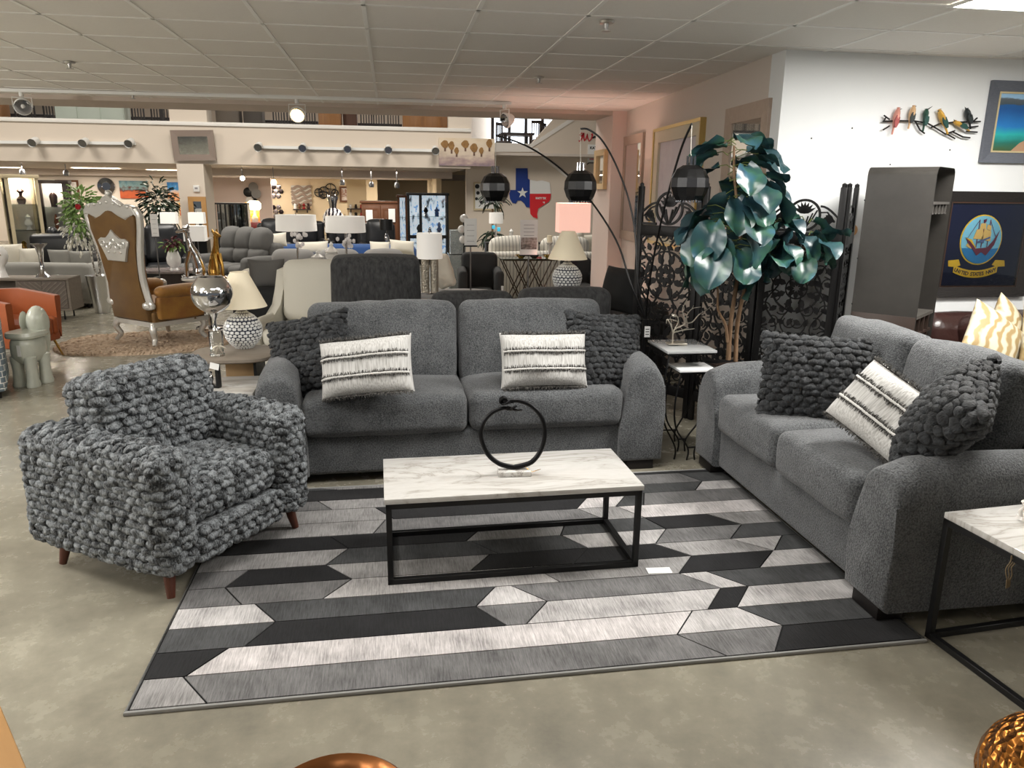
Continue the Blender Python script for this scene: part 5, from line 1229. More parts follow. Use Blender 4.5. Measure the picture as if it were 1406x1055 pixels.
# local: front is -y, back panel at +y
def prof_back(u): return u
BW = [(.10,.62),(.13,.70)]
out_ = [(-.34,.30),(-.33,.55),(-.30,.75),(-.30,.95),(-.35,1.2),(-.42,1.45),(-.44,1.60),(-.40,1.66),(-.34,1.63),(-.26,1.56),(-.16,1.62),(-.06,1.68),(0,1.69)]
full = out_+[(-x, z) for x, z in reversed(out_[:-1])]
def lean(bm, k=.16, y0=.30): 
    for v in bm.verts: v.co.y += y0+k*max(0, v.co.z-.3)*.55
bm = bmn(); prism(bm, [(x*.90, z-.03 if z > 1.4 else z) for x, z in full], .0, .075, bev=.02); lean(bm); obj('back_panel', bm, MATS['velvet_back'], thr, angle=50)
bm = bmn(); prism(bm, [(x*.84, (z-.05) if z > 1.4 else z) for x, z in full], -.05, .0, bev=.02); lean(bm); obj('back_front', bm, MATS['velvet_gold'], thr, angle=50)
for s in (-1, 1):
    bm = bmn(); tube(bm, spline([(s*x, .035, z) for x, z in [(-.27,.48),(-.36,.50)]+out_[1:8]], 5), .034, 9, flat=1.2); ball(bm, (s*-.29,.035,.50), .06, 10); lean(bm); objs('side_rail', bm, MATS['silver_paint'], thr)
bm = bmn(); top_ = [(-.44,1.58),(-.40,1.70),(-.30,1.73),(-.22,1.69),(-.14,1.75),(-.05,1.81),(0,1.84)]; tp_ = top_+[(-x,z) for x,z in reversed(top_[:-1])]
low = [(.40,1.62),(.34,1.60),(.26,1.53),(.16,1.58),(.06,1.65),(0,1.66)]; lw_ = low+[(-x,z) for x,z in reversed(low[:-1])]
prism(bm, tp_+lw_, .0, .075, bev=.012); ball(bm, (0,.03,1.85), .04, 10)
for k in range(7): x = -.33+.11*k; ball(bm, (x,.078,1.70-.0*k+.05*(1-abs(x)/.33)), .024, 8, (1.2,.5,.9))
lean(bm); obj('carved_crest', bm, MATS['silver_paint'], thr, angle=50)
cr = [(-.10,1.08),(-.13,1.22),(-.155,1.25),(-.165,1.30),(-.13,1.33),(-.07,1.32),(-.03,1.37),(0,1.42),(.03,1.37),(.07,1.32),(.13,1.33),(.165,1.30),(.155,1.25),(.13,1.22),(.10,1.08)]
bm = bmn(); prism(bm, [(x*1.55, 1.22+(z-1.24)*1.12) for x, z in cr], .075, .10, bev=.008)
for x, z in ((-.11,1.27),(-.05,1.25),(.05,1.25),(.11,1.27),(0,1.30)): tube(bm, [(x*1.5+.035*cos(k*pi/5),.104,z-.02+.035*sin(k*pi/5)) for k in range(10)], .011, 6, closed=True); ball(bm, (x*1.5,.104,z-.02), .014, 6)
for x in (-.07,.0,.07): ball(bm, (x*1.45,.102,1.15), .026, 8, (1,.5,.7))
lean(bm); objs('crown_badge', bm, MATS['silver_paint'], thr, angle=50)
soft(thr, 'seat', (.64,.66,.22), (0,-.02,.42), MATS['velvet_gold'], .06, crown=(0,0,.03)); soft(thr, 'seat_base', (.68,.66,.16), (0,.0,.33), MATS['velvet_back'], .02)
for s in (-1, 1):
    soft(thr, 'arm', (.14,.60,.14), (s*.36,-.02,.66), MATS['velvet_gold'], .065); soft(thr, 'arm_panel', (.07,.56,.28), (s*.36,0,.46), MATS['velvet_gold'], .02)
    bm = bmn(); tube(bm, spline([(s*.36,-.30,.66),(s*.36,-.35,.60),(s*.355,-.33,.50),(s*.35,-.36,.38),(s*.35,-.34,.30)], 5), .035, 9); ball(bm, (s*.36,-.32,.66), .062, 10); objs('arm_scroll', bm, MATS['silver_paint'], thr)
bm = bmn(); frame_ring(bm, -.35,.35,-.35,.37,.05,0,.06); bm.transform(Matrix.Translation((0,0,.29)) @ Matrix.Rotation(R(-90), 4, 'X') @ Matrix.Diagonal((1,1,-1,1))); obj('seat_rail', bm, MATS['silver_paint'], thr)
for x in (-.30,.30):
    for y in (-.30,.32): bm = bmn(); tube(bm, spline([(0,0,.26),(x*.08,y*.08,.18),(x*-.02,y*-.02,.08),(x*.10,y*.10,0)], 5), [.042-.0012*i for i in range(16)], 9); obj('leg', bm, MATS['silver_paint'], thr, (x,y,0))
# shag rug
bm = bmn(); nx, ny = 84, 60; G = []
for i in range(nx+1):
    row = []
    for j in range(ny+1):
        u, v = 2*i/nx-1, 2*j/ny-1; row.append(bm.verts.new((.95*u*sqrt(1-v*v/2.4), .70*v*sqrt(1-u*u/2.4), .010+.020*random.random() if 0 < i < nx and 0 < j < ny else 0)))
    G.append(row)
for row in G:
    for v in row:
        if v.co.z > 0: v.co.x += random.uniform(-.012,.012); v.co.y += random.uniform(-.012,.012)
for i in range(nx):
    for j in range(ny): bm.faces.new((G[i][j], G[i+1][j], G[i+1][j+1], G[i][j+1]))
solo('shag_rug', 'tan shaggy rug under the gold throne chair', 'rug', bm, M('shag', (204,184,160), .95, var=(26,(138,114,94),.25)), (-2.82, 9.13, 0), (0,0,R(8)), smooth=False)
# ---- curio cabinets
def curio(label, loc, rz, w, d, h, mat, n=3, light=None, group=None, k=.05):
    t = thing('curio_cabinet', label, 'display cabinet', loc, rz)
    bm = bmn(); box(bm, -w/2-.02,w/2+.02,-d/2-.02,d/2+.02,h-.06,h,.006); obj('top', bm, mat, t); bm = bmn(); box(bm, -w/2,w/2,-d/2,d/2,0,.14,.004); obj('base', bm, mat, t)
    for x in (-1,1):
        for y in (-1,1): bm = bmn(); cbox(bm, (x*(w/2-k/2), y*(d/2-k/2), h/2+.04), (k,k,h-.20)); obj('post', bm, mat, t, smooth=False)
    bm = bmn(); box(bm, -w/2+k,w/2-k,d/2-.012,d/2-.006,.14,h-.06); obj('cabinet_back', bm, MATS['mirror'] if not light else light, t, smooth=False)
    for i in range(n): bm = bmn(); z = .14+(h-.2)*(i+1)/(n+1); box(bm, -w/2+.01,w/2-.01,-d/2+.02,d/2-.015,z-.005,z+.005); obj('glass_shelf', bm, pane('shelf_glass', (236,244,240), .05, 1.7), t, smooth=False)
    bm = bmn(); box(bm, -w/2+k,w/2-k,-d/2+.01,-d/2+.014,.14,h-.06); obj('glass_door', bm, MATS['glass_pane'], t, smooth=False)
    for s in (-1, 1): bm = bmn(); box(bm, s*(w/2-.014)-.002,s*(w/2-.014)+.002,-d/2+k,d/2-k,.14,h-.06); obj('side_glass', bm, MATS['glass_pane'], t, smooth=False)
    return t
q = at(33, 300, 14.4); curio('pale wood curio cabinet with glass shelves at the shop edge', (q.x, 14.4, 0), R(34), .48, .42, 1.92, MATS['wood_light'], 3, M('curio_back', (206,198,190), .4))
q = at(77, 300, 15.1); curio('dark wood curio cabinet next to the pale one', (q.x, 15.1, 0), R(12), .54, .36, 1.84, MATS['wood_dark'], 3, MATS['curio_back'], None, .085)
r_ = random.Random(9)
for px, Y in ((33,14.4),(77,15.1)): q = at(px, 300, Y); point('curio_fill', (q.x, q.y-.02, 1.74), 9, (1,.9,.76), .03)  # small point lights added to brighten the cabinet interiors
def figurine(label, loc, mat, h=.2, seed=0):
    r_ = random.Random(seed); bm = bmn(); lathe(bm, [(0,0),(.05,0)]+[(.02+.05*r_.random(), h*k/6) for k in range(1,6)]+[(.012,h),(0,h)], 14); return solo('figurine', label, 'ornament', bm, mat, loc, group='ornaments in the curio cabinets')
for i, (ci, z, dx, mt_, h, lab) in enumerate(((33,.55,-.06,'gold',.24,'gold ornament low in the pale curio cabinet'), (33,1.005,.06,'white_ceramic',.26,'white ornament on the middle shelf of the pale curio cabinet'), (33,1.455,.0,'leather_brown',.26,'brown ornament on the upper shelf of the pale curio cabinet'),
     (77,.54,.05,'charcoal',.22,'dark ornament low in the dark curio cabinet'), (77,.97,.0,'velvet_orange',.28,'orange ornament in the dark curio cabinet'), (77,1.395,.0,'leather_brown',.26,'brown ornament on the upper shelf of the dark curio cabinet'))):
    q = at(ci, 300, 14.4 if ci == 33 else 15.1); zz = .14+((1.92 if ci == 33 else 1.84)-.2)*(i % 3+1)/4+.007; figurine(lab, (q.x+dx, q.y, zz), MATS[mt_], h, i)
# ---- pictures on the far wall
def print_mat(name, stops, sc=4, axis='Z', nz_=.5):
    m, nt, b, tc = nodes_of(name); b.inputs['Roughness'].default_value = .5
    sp = N(nt, 'SeparateXYZ'); nt.links.new(tc.outputs['Generated'], sp.inputs[0]); nz = N(nt, 'TexNoise', Scale=sc, Detail=4); nt.links.new(tc.outputs['Generated'], nz.inputs['Vector'])
    ad = N(nt, 'Math', operation='MULTIPLY_ADD'); ad.inputs[1].default_value = nz_; nt.links.new(nz.outputs['Fac'], ad.inputs[0]); s2_ = N(nt, 'Math', operation='MULTIPLY_ADD'); s2_.inputs[1].default_value = 1-nz_; s2_.inputs[2].default_value = 0
    nt.links.new(sp.outputs[axis], s2_.inputs[0]); nt.links.new(s2_.outputs[0], ad.inputs[2]); nt.links.new(ramp(nt, ad.outputs[0], stops), b.inputs['Base Color']); return m
def canvas(name, label, box_, Y, mat, fm=None, fw=.05, rz=0, cat='picture', depth=.04):
    a, c_ = at(box_[0], box_[1], Y), at(box_[2], box_[3], Y); w, h = (c_.x-a.x), (a.z-c_.z); t = thing(name, label, cat, ((a.x+c_.x)/2, Y, (a.z+c_.z)/2), rz)
    bm = bmn(); box(bm, -w/2+.005,w/2-.005,-depth*.7,0,-h/2+.005,h/2-.005); obj('canvas' if fm is None else 'print', bm, mat, t, smooth=False)
    if fm: bm = bmn(); frame_ring(bm, -w/2,w/2,-h/2,h/2,fw,-depth,0,.008); obj('frame', bm, MATS[fm], t, smooth=False)
    return t
canvas('wall_picture', 'brown and white portrait print on the far wall above the dark curio cabinet', (76,247,112,285), 26.97, print_mat('print_lady', [(.2,(120,98,86)),(.45,(196,186,178)),(.6,(226,220,214)),(.8,(96,72,60))], 5, nz_=.8), 'wood_brown', .06)
canvas('wall_art_canvas', 'orange desert canvas on the far wall above the throne chair', (163,248,205,273), 26.97, print_mat('print_desert', [(.2,(170,66,32)),(.4,(198,92,40)),(.5,(84,44,34)),(.62,(120,150,150)),(.8,(34,92,112))], 5))
canvas('wall_art_canvas', 'blue and orange sunset canvas on the far wall beside the beige pillar', (229,250,257,276), 26.97, print_mat('print_sunset', [(.2,(60,40,36)),(.35,(222,150,96)),(.5,(206,190,180)),(.6,(60,140,200)),(.85,(30,80,150))], 4))
canvas('wall_art_canvas', 'yellow and red figure canvas below the sunset canvas', (244,277,258,298), 26.97, print_mat('print_yellow', [(.3,(120,44,34)),(.45,(214,84,44)),(.55,(238,178,52)),(.75,(120,110,80))], 4, nz_=.8), 'wood_light', .04)
q = at(145, 256, 26.9); bm = bmn(); lathe(bm, [(0,0),(.13,.0),(.14,.02),(.26,.03),(.27,.02),(.26,0)], 28); bm.transform(Matrix.Rotation(R(90), 4, 'X')); solo('plate_mirror', 'round silver plate mirror on the far wall above the throne crest', 'mirror', bm, MATS['chrome'], (q.x, 26.96, q.z))
# ---- dark glitter tree, recliner, hex table, lamps
q = at(222, 330, 17.2); tr_ = thing('artificial_tree', 'dark leafy artificial tree behind the black recliner', 'potted plant', (q.x, 17.2, 0)); bm = bmn(); lathe(bm, [(0,0),(.16,0),(.2,.35),(0,.35)], 20); obj('pot', bm, MATS['black_satin'], tr_); bm = bmn(); cyl(bm, (0,0,.3), (0,0,1.2), .02, .015, 8); obj('trunk', bm, MATS['bark'], tr_)
foliage(tr_, 'foliage', (0,0,1.30), (.38,.3,.60), 420, .12, MATS['leaf_dark'], 8); foliage(tr_, 'frosted_leaves', (0,-.1,1.35), (.36,.25,.55), 130, .07, MATS['petal_white'], 9)
q = at(222, 345, 14.2); rc = settee('recliner_chair', 'black leather lounge recliner with a silver edge behind the slab table', 'armchair', (q.x, 14.3, 0), R(14), .82, .85, 1.02, MATS['black_leather'], 1, .58, .12, sh=.42)
bm = bmn(); tube(bm, spline([(.40,-.40,.60),(.46,-.1,.62),(.43,.34,.75),(.40,.46,1.0),(.36,.48,1.05)], 6), .012, 6); obj('silver_edge', bm, MATS['chrome'], rc)
q = at(212, 362, 13.05); ot = thing('ottoman', 'black cushioned ottoman on a bent silver frame beside the recliner', 'ottoman', (q.x, 13.05, 0), R(0)); soft(ot, 'cushion', (.62,.46,.14), (0,0,.42), MATS['black_leather'], .06, (R(0),R(-6),0)); bm = bmn(); tube(bm, [(-.28,-.2,0),(.28,-.2,0),(.30,-.2,.36),(-.2,-.2,.36)], .012, 6); obj('frame', bm, MATS['chrome'], ot)
bm = bmn(); tube(bm, [(-.28,.2,0),(.28,.2,0),(.30,.2,.36),(-.2,.2,.36)], .012, 6); obj('frame', bm, MATS['chrome'], ot)
q = at(238, 370, 12.4); zt2 = q.z; ht = thing('slab_table', 'low table with a mottled many-sided stone top behind the throne chair', 'coffee table', (q.x, 12.4, 0)); M('stone_mauve', (150,140,138), .25, var=(7,(112,100,98),.2))
bm = bmn(); lathe(bm, [(0,zt2-.04),(.50,zt2-.04),(.53,zt2-.02),(.53,zt2),(0,zt2)], 8); bm.transform(Matrix.Diagonal((1,.62,1,1))); obj('tabletop', bm, MATS['stone_mauve'], ht, smooth=False); bm = bmn(); lathe(bm, [(0,0),(.26,0),(.20,.1),(.2,zt2-.04),(0,zt2-.04)], 8); obj('pedestal', bm, MATS['wood_dark'], ht, smooth=False)
fv = thing('flower_vase', 'white ribbed vase of dark red flowers on the slab table', 'vase', (at(240,372,12.35).x, 12.35, zt2)); bm = bmn(); lathe(bm, [(0,0),(.07,0),(.05,.03),(.10,.10),(.105,.18),(.07,.28),(.05,.30),(.04,.30),(0,.2)], 22); obj('vase', bm, MATS['white_ceramic'], fv)
foliage(fv, 'flower_heads', (0,0,.40), (.14,.12,.09), 70, .07, MATS['petal_wine'], 3); foliage(fv, 'leaves', (0,0,.36), (.2,.15,.06), 26, .08, MATS['leaf_green'], 4)
def sign(label, px, py0, py1, pw, Y, mat='paper', yb=None, photo=False):
    a, c_ = at(px-pw/2, py0, Y), at(px+pw/2, py1, Y); w = c_.x-a.x; t = thing('sign_stand', label, 'sign stand', ((a.x+c_.x)/2, Y, 0), group='price sign stands')
    bm = bmn(); lathe(bm, [(0,0),(.13,0),(.13,.012),(.02,.02),(0,.02)], 20); obj('base', bm, MATS['steel'], t); bm = bmn(); cyl(bm, (0,0,.015), (0,0,c_.z), .008, n=8); obj('pole', bm, MATS['steel'], t)
    bm = bmn(); box(bm, -w/2,w/2,-.006,.006,c_.z,a.z); obj('card', bm, MATS[mat], t, smooth=False)
    bm = bmn(); box(bm, -w/2-.01,w/2+.01,-.012,.012,c_.z-.015,c_.z); obj('holder', bm, MATS['black_satin'], t, smooth=False)
    h = a.z-c_.z; bm = bmn()
    for k in range(4): z = c_.z+h*(.55+.1*k) if photo else c_.z+h*(.15+.2*k); box(bm, -w*.3,w*.3,-.008,-.006,z,z+h*.012)
    obj('print', bm, M('print_grey', (150,146,150), .7), t, smooth=False)
    if photo:
        bm = bmn(); box(bm, -w*.46,w*.46,-.0075,-.006,c_.z+h*.16,c_.z+h*.5); obj('photo', bm, print_mat('print_room', [(.3,(70,66,64)),(.5,(150,140,134)),(.7,(206,200,196))], 5, nz_=.8), t, smooth=False)
    return t
sign('white price sign on a thin stand beside the throne chair back', 212, 294, 325, 13, 11.2)
def drum(label, loc, zs, w, h, base, group=None, d=None, mat='shade_white', pole='chrome', sq=None):
    """lamp with a drum or box shade; zs = height of the shade's lower rim above the foot"""
    t = thing('table_lamp', label, 'table lamp', loc, 0, group); r = w/2
    bm = bmn(); lathe(bm, [(r,zs),(r*.97,zs+h),(r*.96,zs+h),(r*.985,zs)], 4 if sq else 36); 
    if sq: bm.transform(Matrix.Rotation(R(45), 4, 'Z') ); [setattr(v,'co',V((v.co.x*1.41,v.co.y*1.41*sq,v.co.z))) for v in bm.verts]
    obj('shade', bm, MATS[mat], t); bm = bmn(); lathe(bm, base, 20); obj('base', bm, MATS[pole], t)
    bm = bmn(); cyl(bm, (0,0,zs-.06), (0,0,zs+h+.03), .006, n=8); obj('harp', bm, MATS['chrome'], t); return t
q = at(243, 327, 16.4); ct2 = thing('sideboard_table', 'white topped black console table behind the black recliner', 'console', (q.x, 16.5, 0)); bm = bmn(); box(bm, -.42,.62,-.2,.2,q.z-.03,q.z); obj('tabletop', bm, MATS['white_ceramic'], ct2, smooth=False); bm = bmn(); box(bm, -.38,.58,-.16,.16,0,q.z-.03); obj('case', bm, MATS['black_satin'], ct2, smooth=False)
for px, lab in ((233,'white box shade lamp on the console table behind the recliner'), (271,'white box shade lamp in front of the wood framed floor mirror')):
    drum(lab, (at(px,300,16.45).x, 16.42, q.z), at(px,307,16.42).z-q.z, .30, .22, [(0,0),(.07,0),(.08,.06),(.03,.16),(.03,.3),(0,.3)], 'white box shade lamps', mat='shade_white', pole='white_ceramic', sq=.7)
q2 = at(269, 331, 12.95); fl_ = thing('floor_lamp', 'white box shade floor lamp on twin thin poles before the pillar', 'floor lamp', (q2.x, 12.95, 0)); bm = bmn(); box(bm, -.16,.16,-.1,.1,q2.z,q2.z+.24); obj('shade', bm, MATS['shade_white'], fl_, smooth=False)
for s in (-.03,.03): bm = bmn(); cyl(bm, (s,0,.01), (s,0,q2.z), .007, n=8); obj('pole', bm, MATS['steel'], fl_)
bm = bmn(); lathe(bm, [(0,0),(.13,0),(.13,.02),(0,.025)], 20); obj('base', bm, MATS['steel'], fl_)
# pillar fittings
a, c_ = at(258,270,17.85), at(287,322,17.85); w_ = c_.x-a.x; t = thing('floor_mirror', 'tall wide wood framed mirror leaning on the beige pillar', 'mirror', ((a.x+c_.x)/2, 17.86, 0)); bm = bmn(); frame_ring(bm, -w_/2,w_/2,0,a.z,.10,-.05,0); obj('frame', bm, MATS['honey_wood'], t, smooth=False); bm = bmn(); box(bm, -w_/2+.1,w_/2-.1,-.02,0,.1,a.z-.1); obj('mirror_glass', bm, MATS['mirror'], t, smooth=False)
q = at(270, 259, 17.93); t = thing('wall_thermostat', 'small white control box on the beige pillar', 'thermostat', (q.x, 17.935, q.z)); bm = bmn(); cbox(bm, (0,-.02,0), (.13,.04,.14), .01); obj('case', bm, MATS['white_ceramic'], t); bm = bmn(); cbox(bm, (0,-.041,.005), (.06,.004,.04)); obj('window', bm, MATS['print_grey'], t, smooth=False)
# animal statues on a small round table
q = at(284, 382, 10.0); rt2 = thing('round_table', 'small round white table under the animal statues', 'side table', (q.x-.02, 10.05, 0)); bm = bmn(); lathe(bm, [(0,q.z-.02),(.29,q.z-.02),(.29,q.z),(0,q.z)], 28); obj('tabletop', bm, MATS['white_ceramic'], rt2); bm = bmn(); lathe(bm, [(0,0),(.18,0),(.17,.02),(.03,.04),(.03,q.z-.02),(0,q.z-.02)], 20); obj('pedestal', bm, MATS['chrome'], rt2)
def hound(label, mat, loc, s, rz):
    t = thing('animal_statue', label, 'statue', loc, rz, scale=(s,s,s)); bm = bmn()
    tube(bm, spline([(0,.06,.02),(0,.07,.10),(0,.04,.24),(0,-.01,.36),(0,-.03,.46),(0,-.035,.52)], 5), [.075,.078,.08,.08,.078,.074,.072,.07,.066,.062,.058,.054,.052,.048,.045,.042,.038,.036,.034,.032,.03,.03,.03,.032,.034,.034], 14)
    ball(bm, (0,-.05,.545), .038, 12, (.9,1.3,.95)); tube(bm, [(0,-.07,.545),(0,-.13,.53),(0,-.155,.525)], [.028,.02,.012], 10)
    for x in (-.02,.02): tube(bm, [(x,-.03,.56),(x*1.6,-.015,.60),(x*1.8,-.005,.57)], [.016,.012,.004], 6); tube(bm, [(x*1.6,-.02,.30),(x*1.8,-.07,.16),(x*1.8,-.08,.01)], [.03,.022,.018], 8); ball(bm, (x*1.8,-.10,.012), .02, 8, (1,1.6,.6))
    obj('body', bm, mat, t); bm = bmn(); cbox(bm, (0,.0,.0), (.16,.26,.012), .004); obj('plinth', bm, mat, t); return t
hound('slim gold hound statue on the small round table', MATS['gold'], (q.x+.13, 10.0, q.z+.007), .98, R(40)); hound('slim silver hound statue behind the goblet, taller of the pair', MATS['chrome'], (q.x-.17, 10.08, q.z+.007), 1.06, R(-70))
# grey reclining loveseat
q = at(317, 352, 13.4); gl = settee('recliner_loveseat', 'grey fabric recliner loveseat with three humped headrests', 'loveseat', (q.x, 13.9, 0), R(-36), 1.4, .9, .84, MATS['grey_mid'], 3, .62, .2, loose=False)
for i in (-1,0,1): soft(gl, 'headrest', (.40,.24,.40), (i*.35,.25,.86), MATS['grey_mid'], .10, (R(-14),0,0), (0,.04,.04)); soft(gl, 'lumbar', (.38,.2,.26), (i*.35,.16,.60), MATS['grey_mid'], .08, (R(-8),0,0), (0,.04,.02))
soft(gl, 'footrest', (.5,.46,.12), (-.4,-.66,.42), MATS['grey_mid'], .05); bm = bmn(); box(bm, -.44,-.36,-.72,-.42,.05,.38); obj('footrest_arm', bm, MATS['charcoal'], gl)
# ---- far middle: display case, lit lamp, wall decorations
q0, q1 = at(296,316,22), at(339,279,22); dc = thing('display_case', 'black framed glass display case behind the grey recliner loveseat', 'display cabinet', ((q0.x+q1.x)/2, 22.2, 0)); w_ = (q1.x-q0.x)/2
bm = bmn(); box(bm, -w_,w_,-.2,.2,0,.45); obj('cabinet_base', bm, MATS['black_satin'], dc, smooth=False); bm = bmn(); box(bm, -w_,w_,-.2,.2,q1.z-.04,q1.z); obj('top', bm, MATS['black_satin'], dc, smooth=False)
for x in (-w_+.02,-w_/3,w_/3,w_-.02): bm = bmn(); box(bm, x-.02,x+.02,-.2,-.16,.45,q1.z-.04); obj('post', bm, MATS['black_satin'], dc, smooth=False)
bm = bmn(); box(bm, -w_,w_,.18,.2,.45,q1.z-.04); obj('mirror_back', bm, MATS['mirror'], dc, smooth=False); bm = bmn(); box(bm, -w_+.02,w_-.02,-.17,-.165,.45,q1.z-.04); obj('glass_front', bm, MATS['glass_pane'], dc, smooth=False)
q = at(350, 318, 24); rd = thing('low_cabinet', 'red lacquer low cabinet carrying the glowing lamp', 'cabinet', (q.x, 24.2, 0)); bm = bmn(); box(bm, -.45,.75,-.22,.22,.05,.75,.01); obj('case', bm, MATS['red_lacquer'], rd); bm = bmn(); box(bm, -.4,.7,-.18,.18,0,.05); obj('plinth', bm, MATS['black_satin'], rd)
M('glow', (255,240,210), .5, emit=((255,226,170), 9)); lm = thing('table_lamp', 'glowing white lamp on the red low cabinet', 'table lamp', (at(350,300,24.1).x, 24.1, .75)); bm = bmn(); lathe(bm, [(.14,.36),(.20,.42),(.20,.55),(.13,.62),(0,.63)], 20); obj('shade', bm, MATS['glow'], lm); bm = bmn(); lathe(bm, [(0,0),(.09,0),(.1,.12),(.03,.24),(.02,.38),(0,.38)], 18); obj('base', bm, MATS['white_ceramic'], lm)
q = at(345, 305, 24.1); cb = canvas('leaning_canvas', 'gold and red abstract canvas standing on the red low cabinet', (337,288,358,314), 24.38, print_mat('print_abstract', [(.25,(150,60,30)),(.45,(214,160,60)),(.6,(236,206,140)),(.8,(170,90,40))], 6, nz_=.9)); cb.location.z = .75+.02-(-(at(337,288,24.3).z-at(337,314,24.3).z)/2)
point('lamp_glow', (lm.location.x, 24.0, 1.75), 26)
WD = [0]
def wall_disc(label, px, py, rpx, Y, mat, ring=None, seg=28):
    WD[0] += 1; Y -= .05*(WD[0]-1)
    q = at(px, py, Y); r = rpx*Y/1040; bm = bmn(); lathe(bm, [(0,0),(r*.8,.0),(r,.01),(r,.03),(r*.9,.04),(0,.035)], seg); bm.transform(Matrix.Rotation(R(90), 4, 'X')); return solo('wall_art_disc', label, 'wall art', bm, MATS[mat], (q.x, Y-.005, q.z), group='round wall discs')
wall_disc('black wall disc on the mauve wall piece, highest of the dark ones', 341, 264, 6, 28.97, 'black_satin'); wall_disc('pale ring disc above the dark discs on the mauve wall', 348, 257, 6, 28.97, 'grey_light'); wall_disc('small black disc in the middle of the mauve wall', 350, 269, 4, 28.97, 'black_satin'); wall_disc('black wall disc lowest on the mauve wall', 350, 277, 4, 28.97, 'charcoal_dark'); wall_disc('white striped disc on the mauve wall', 343, 276, 5, 28.97, 'white_ceramic'); wall_disc('large pale disc on the mauve wall nearest its edge', 352, 266, 6, 28.97, 'grey_light')
M('hex_glass', (150,150,156), .08, .9); M('hex_dark', (40,30,32), .2, .4); hn = 0
for cx, cy, lab in ((379,263,'upper'), (379,291,'lower')):
    for k in range(7):
        a = k*pi/3; dx, dy = (0,0) if k == 6 else (7*cos(a), 7.2*sin(a)); q = at(cx+dx, cy+dy, 30.97); r = 3.3*31/1040
        bm = bmn(); lathe(bm, [(0,0),(r,0),(r,.03),(r*.85,.035),(0,.03)], 6); bm.transform(Matrix.Rotation(R(90), 4, 'X'))
        solo('hexagon_mirror', f'six-sided mirror tile of the {lab} cluster on the warm tan wall', 'mirror', bm, MATS['hex_dark' if k in (0,3,4) else 'hex_glass'], (q.x, 30.99, q.z), group=f'{lab} cluster of six-sided mirrors')
q0, q1 = at(401,282,30.97), at(427,255,30.97); wa = thing('wave_wall_art', 'carved wavy driftwood wall panel above a lit picture spot on the tan wall', 'wall art', ((q0.x+q1.x)/2, 30.98, (q0.z+q1.z)/2)); w_, h_ = (q1.x-q0.x)/2, (q1.z-q0.z)/2
bm = bmn(); box(bm, -w_,w_,-.03,0,-h_,h_); obj('board', bm, MATS['cream_linen'], wa, smooth=False); 
for k in range(5): bm = bmn(); z = -h_+h_*2*(k+.5)/5; band(bm, [(-w_+2*w_*i/16, z+.05*sin(i*.7+k)) for i in range(17)], .09, -.07, -.03); obj('wave_strip', bm, MATS['taupe_board'], wa, smooth=False)
def wall_shelf(label, x0, x1, y, Y, n, mats, seed):
    a, c_ = at(x0, y, Y), at(x1, y, Y); t = thing('wall_shelf', label, 'shelf', ((a.x+c_.x)/2, Y-.12, a.z)); w = (c_.x-a.x)/2; bm = bmn(); box(bm, -w,w,-.10,.10,-.04,0); obj('board', bm, MATS['wood_dark'], t, smooth=False)
    for s in (-.6,.6): bm = bmn(); box(bm, s*w-.02,s*w+.02,-.02,.10,-.14,-.04); obj('bracket', bm, MATS['wood_dark'], t, smooth=False)
    return t, w
t, w_ = wall_shelf('dark wall shelf of small animal figures on the tan wall', 403, 427, 287, 30.95, 0, 0, 1)
for i in range(4): figurine(f'small {("pale","brown","red","brown")[i]} figure on the animal wall shelf, {("first","second","third","fourth")[i]} along', (t.location.x-w_*.75+w_*.5*i, t.location.y, t.location.z), MATS[('white_ceramic','wood_brown','red_lacquer','leather_brown')[i]], .22, i+20)
q = at(447, 264, 30.97); gw = thing('gear_wall_art', 'black metal wall art of interlocking gear rings', 'wall art', (q.x, 30.97, q.z))
for dx, dz, r in ((-.26,-.02,.15),(-.05,.0,.2),(.2,.12,.2),(.36,-.02,.12),(-.1,-.1,.14)):
    bm = bmn(); tube(bm, [(dx+r*cos(a*pi/12),-.02,dz+r*sin(a*pi/12)) for a in range(24)], .02, 6, closed=True)
    for k in range(4): tube(bm, [(dx,-.02,dz),(dx+r*cos(k*pi/2),-.02,dz+r*sin(k*pi/2))], .012, 5)
    obj('gear', bm, MATS['black_satin'], gw)
canvas('wall_picture', 'framed picture of horses in snow on the tan wall', (466,256,495,278), 30.97, print_mat('print_horses', [(.25,(220,214,208)),(.45,(190,170,156)),(.52,(140,92,66)),(.6,(206,200,196)),(.8,(170,170,172))], 6, nz_=.7), 'wood_brown', .07)
for y, lab in ((286,'upper dark wall shelf beside the brown armoire'), (297,'lower dark wall shelf beside the brown armoire')):
    t, w_ = wall_shelf(lab, 477, 501, y, 28.5, 0, 0, 1); 
    for i in range(3): figurine(f'small {("white","dark","red")[i]} box on the {lab}', (t.location.x-w_*.6+w_*.6*i, t.location.y, t.location.z), MATS[('white_ceramic','black_satin','red_lacquer')[i]], .145, i+30+y)
bm = bmn(); box(bm, at(476,260,28.6).x, at(503,260,28.6).x, 28.6, 28.8, 0, ZL+.02); struct('wall_far_shelves', bm, MATS['wall_tan'], 'tan wall piece behind the dark wall shelves')
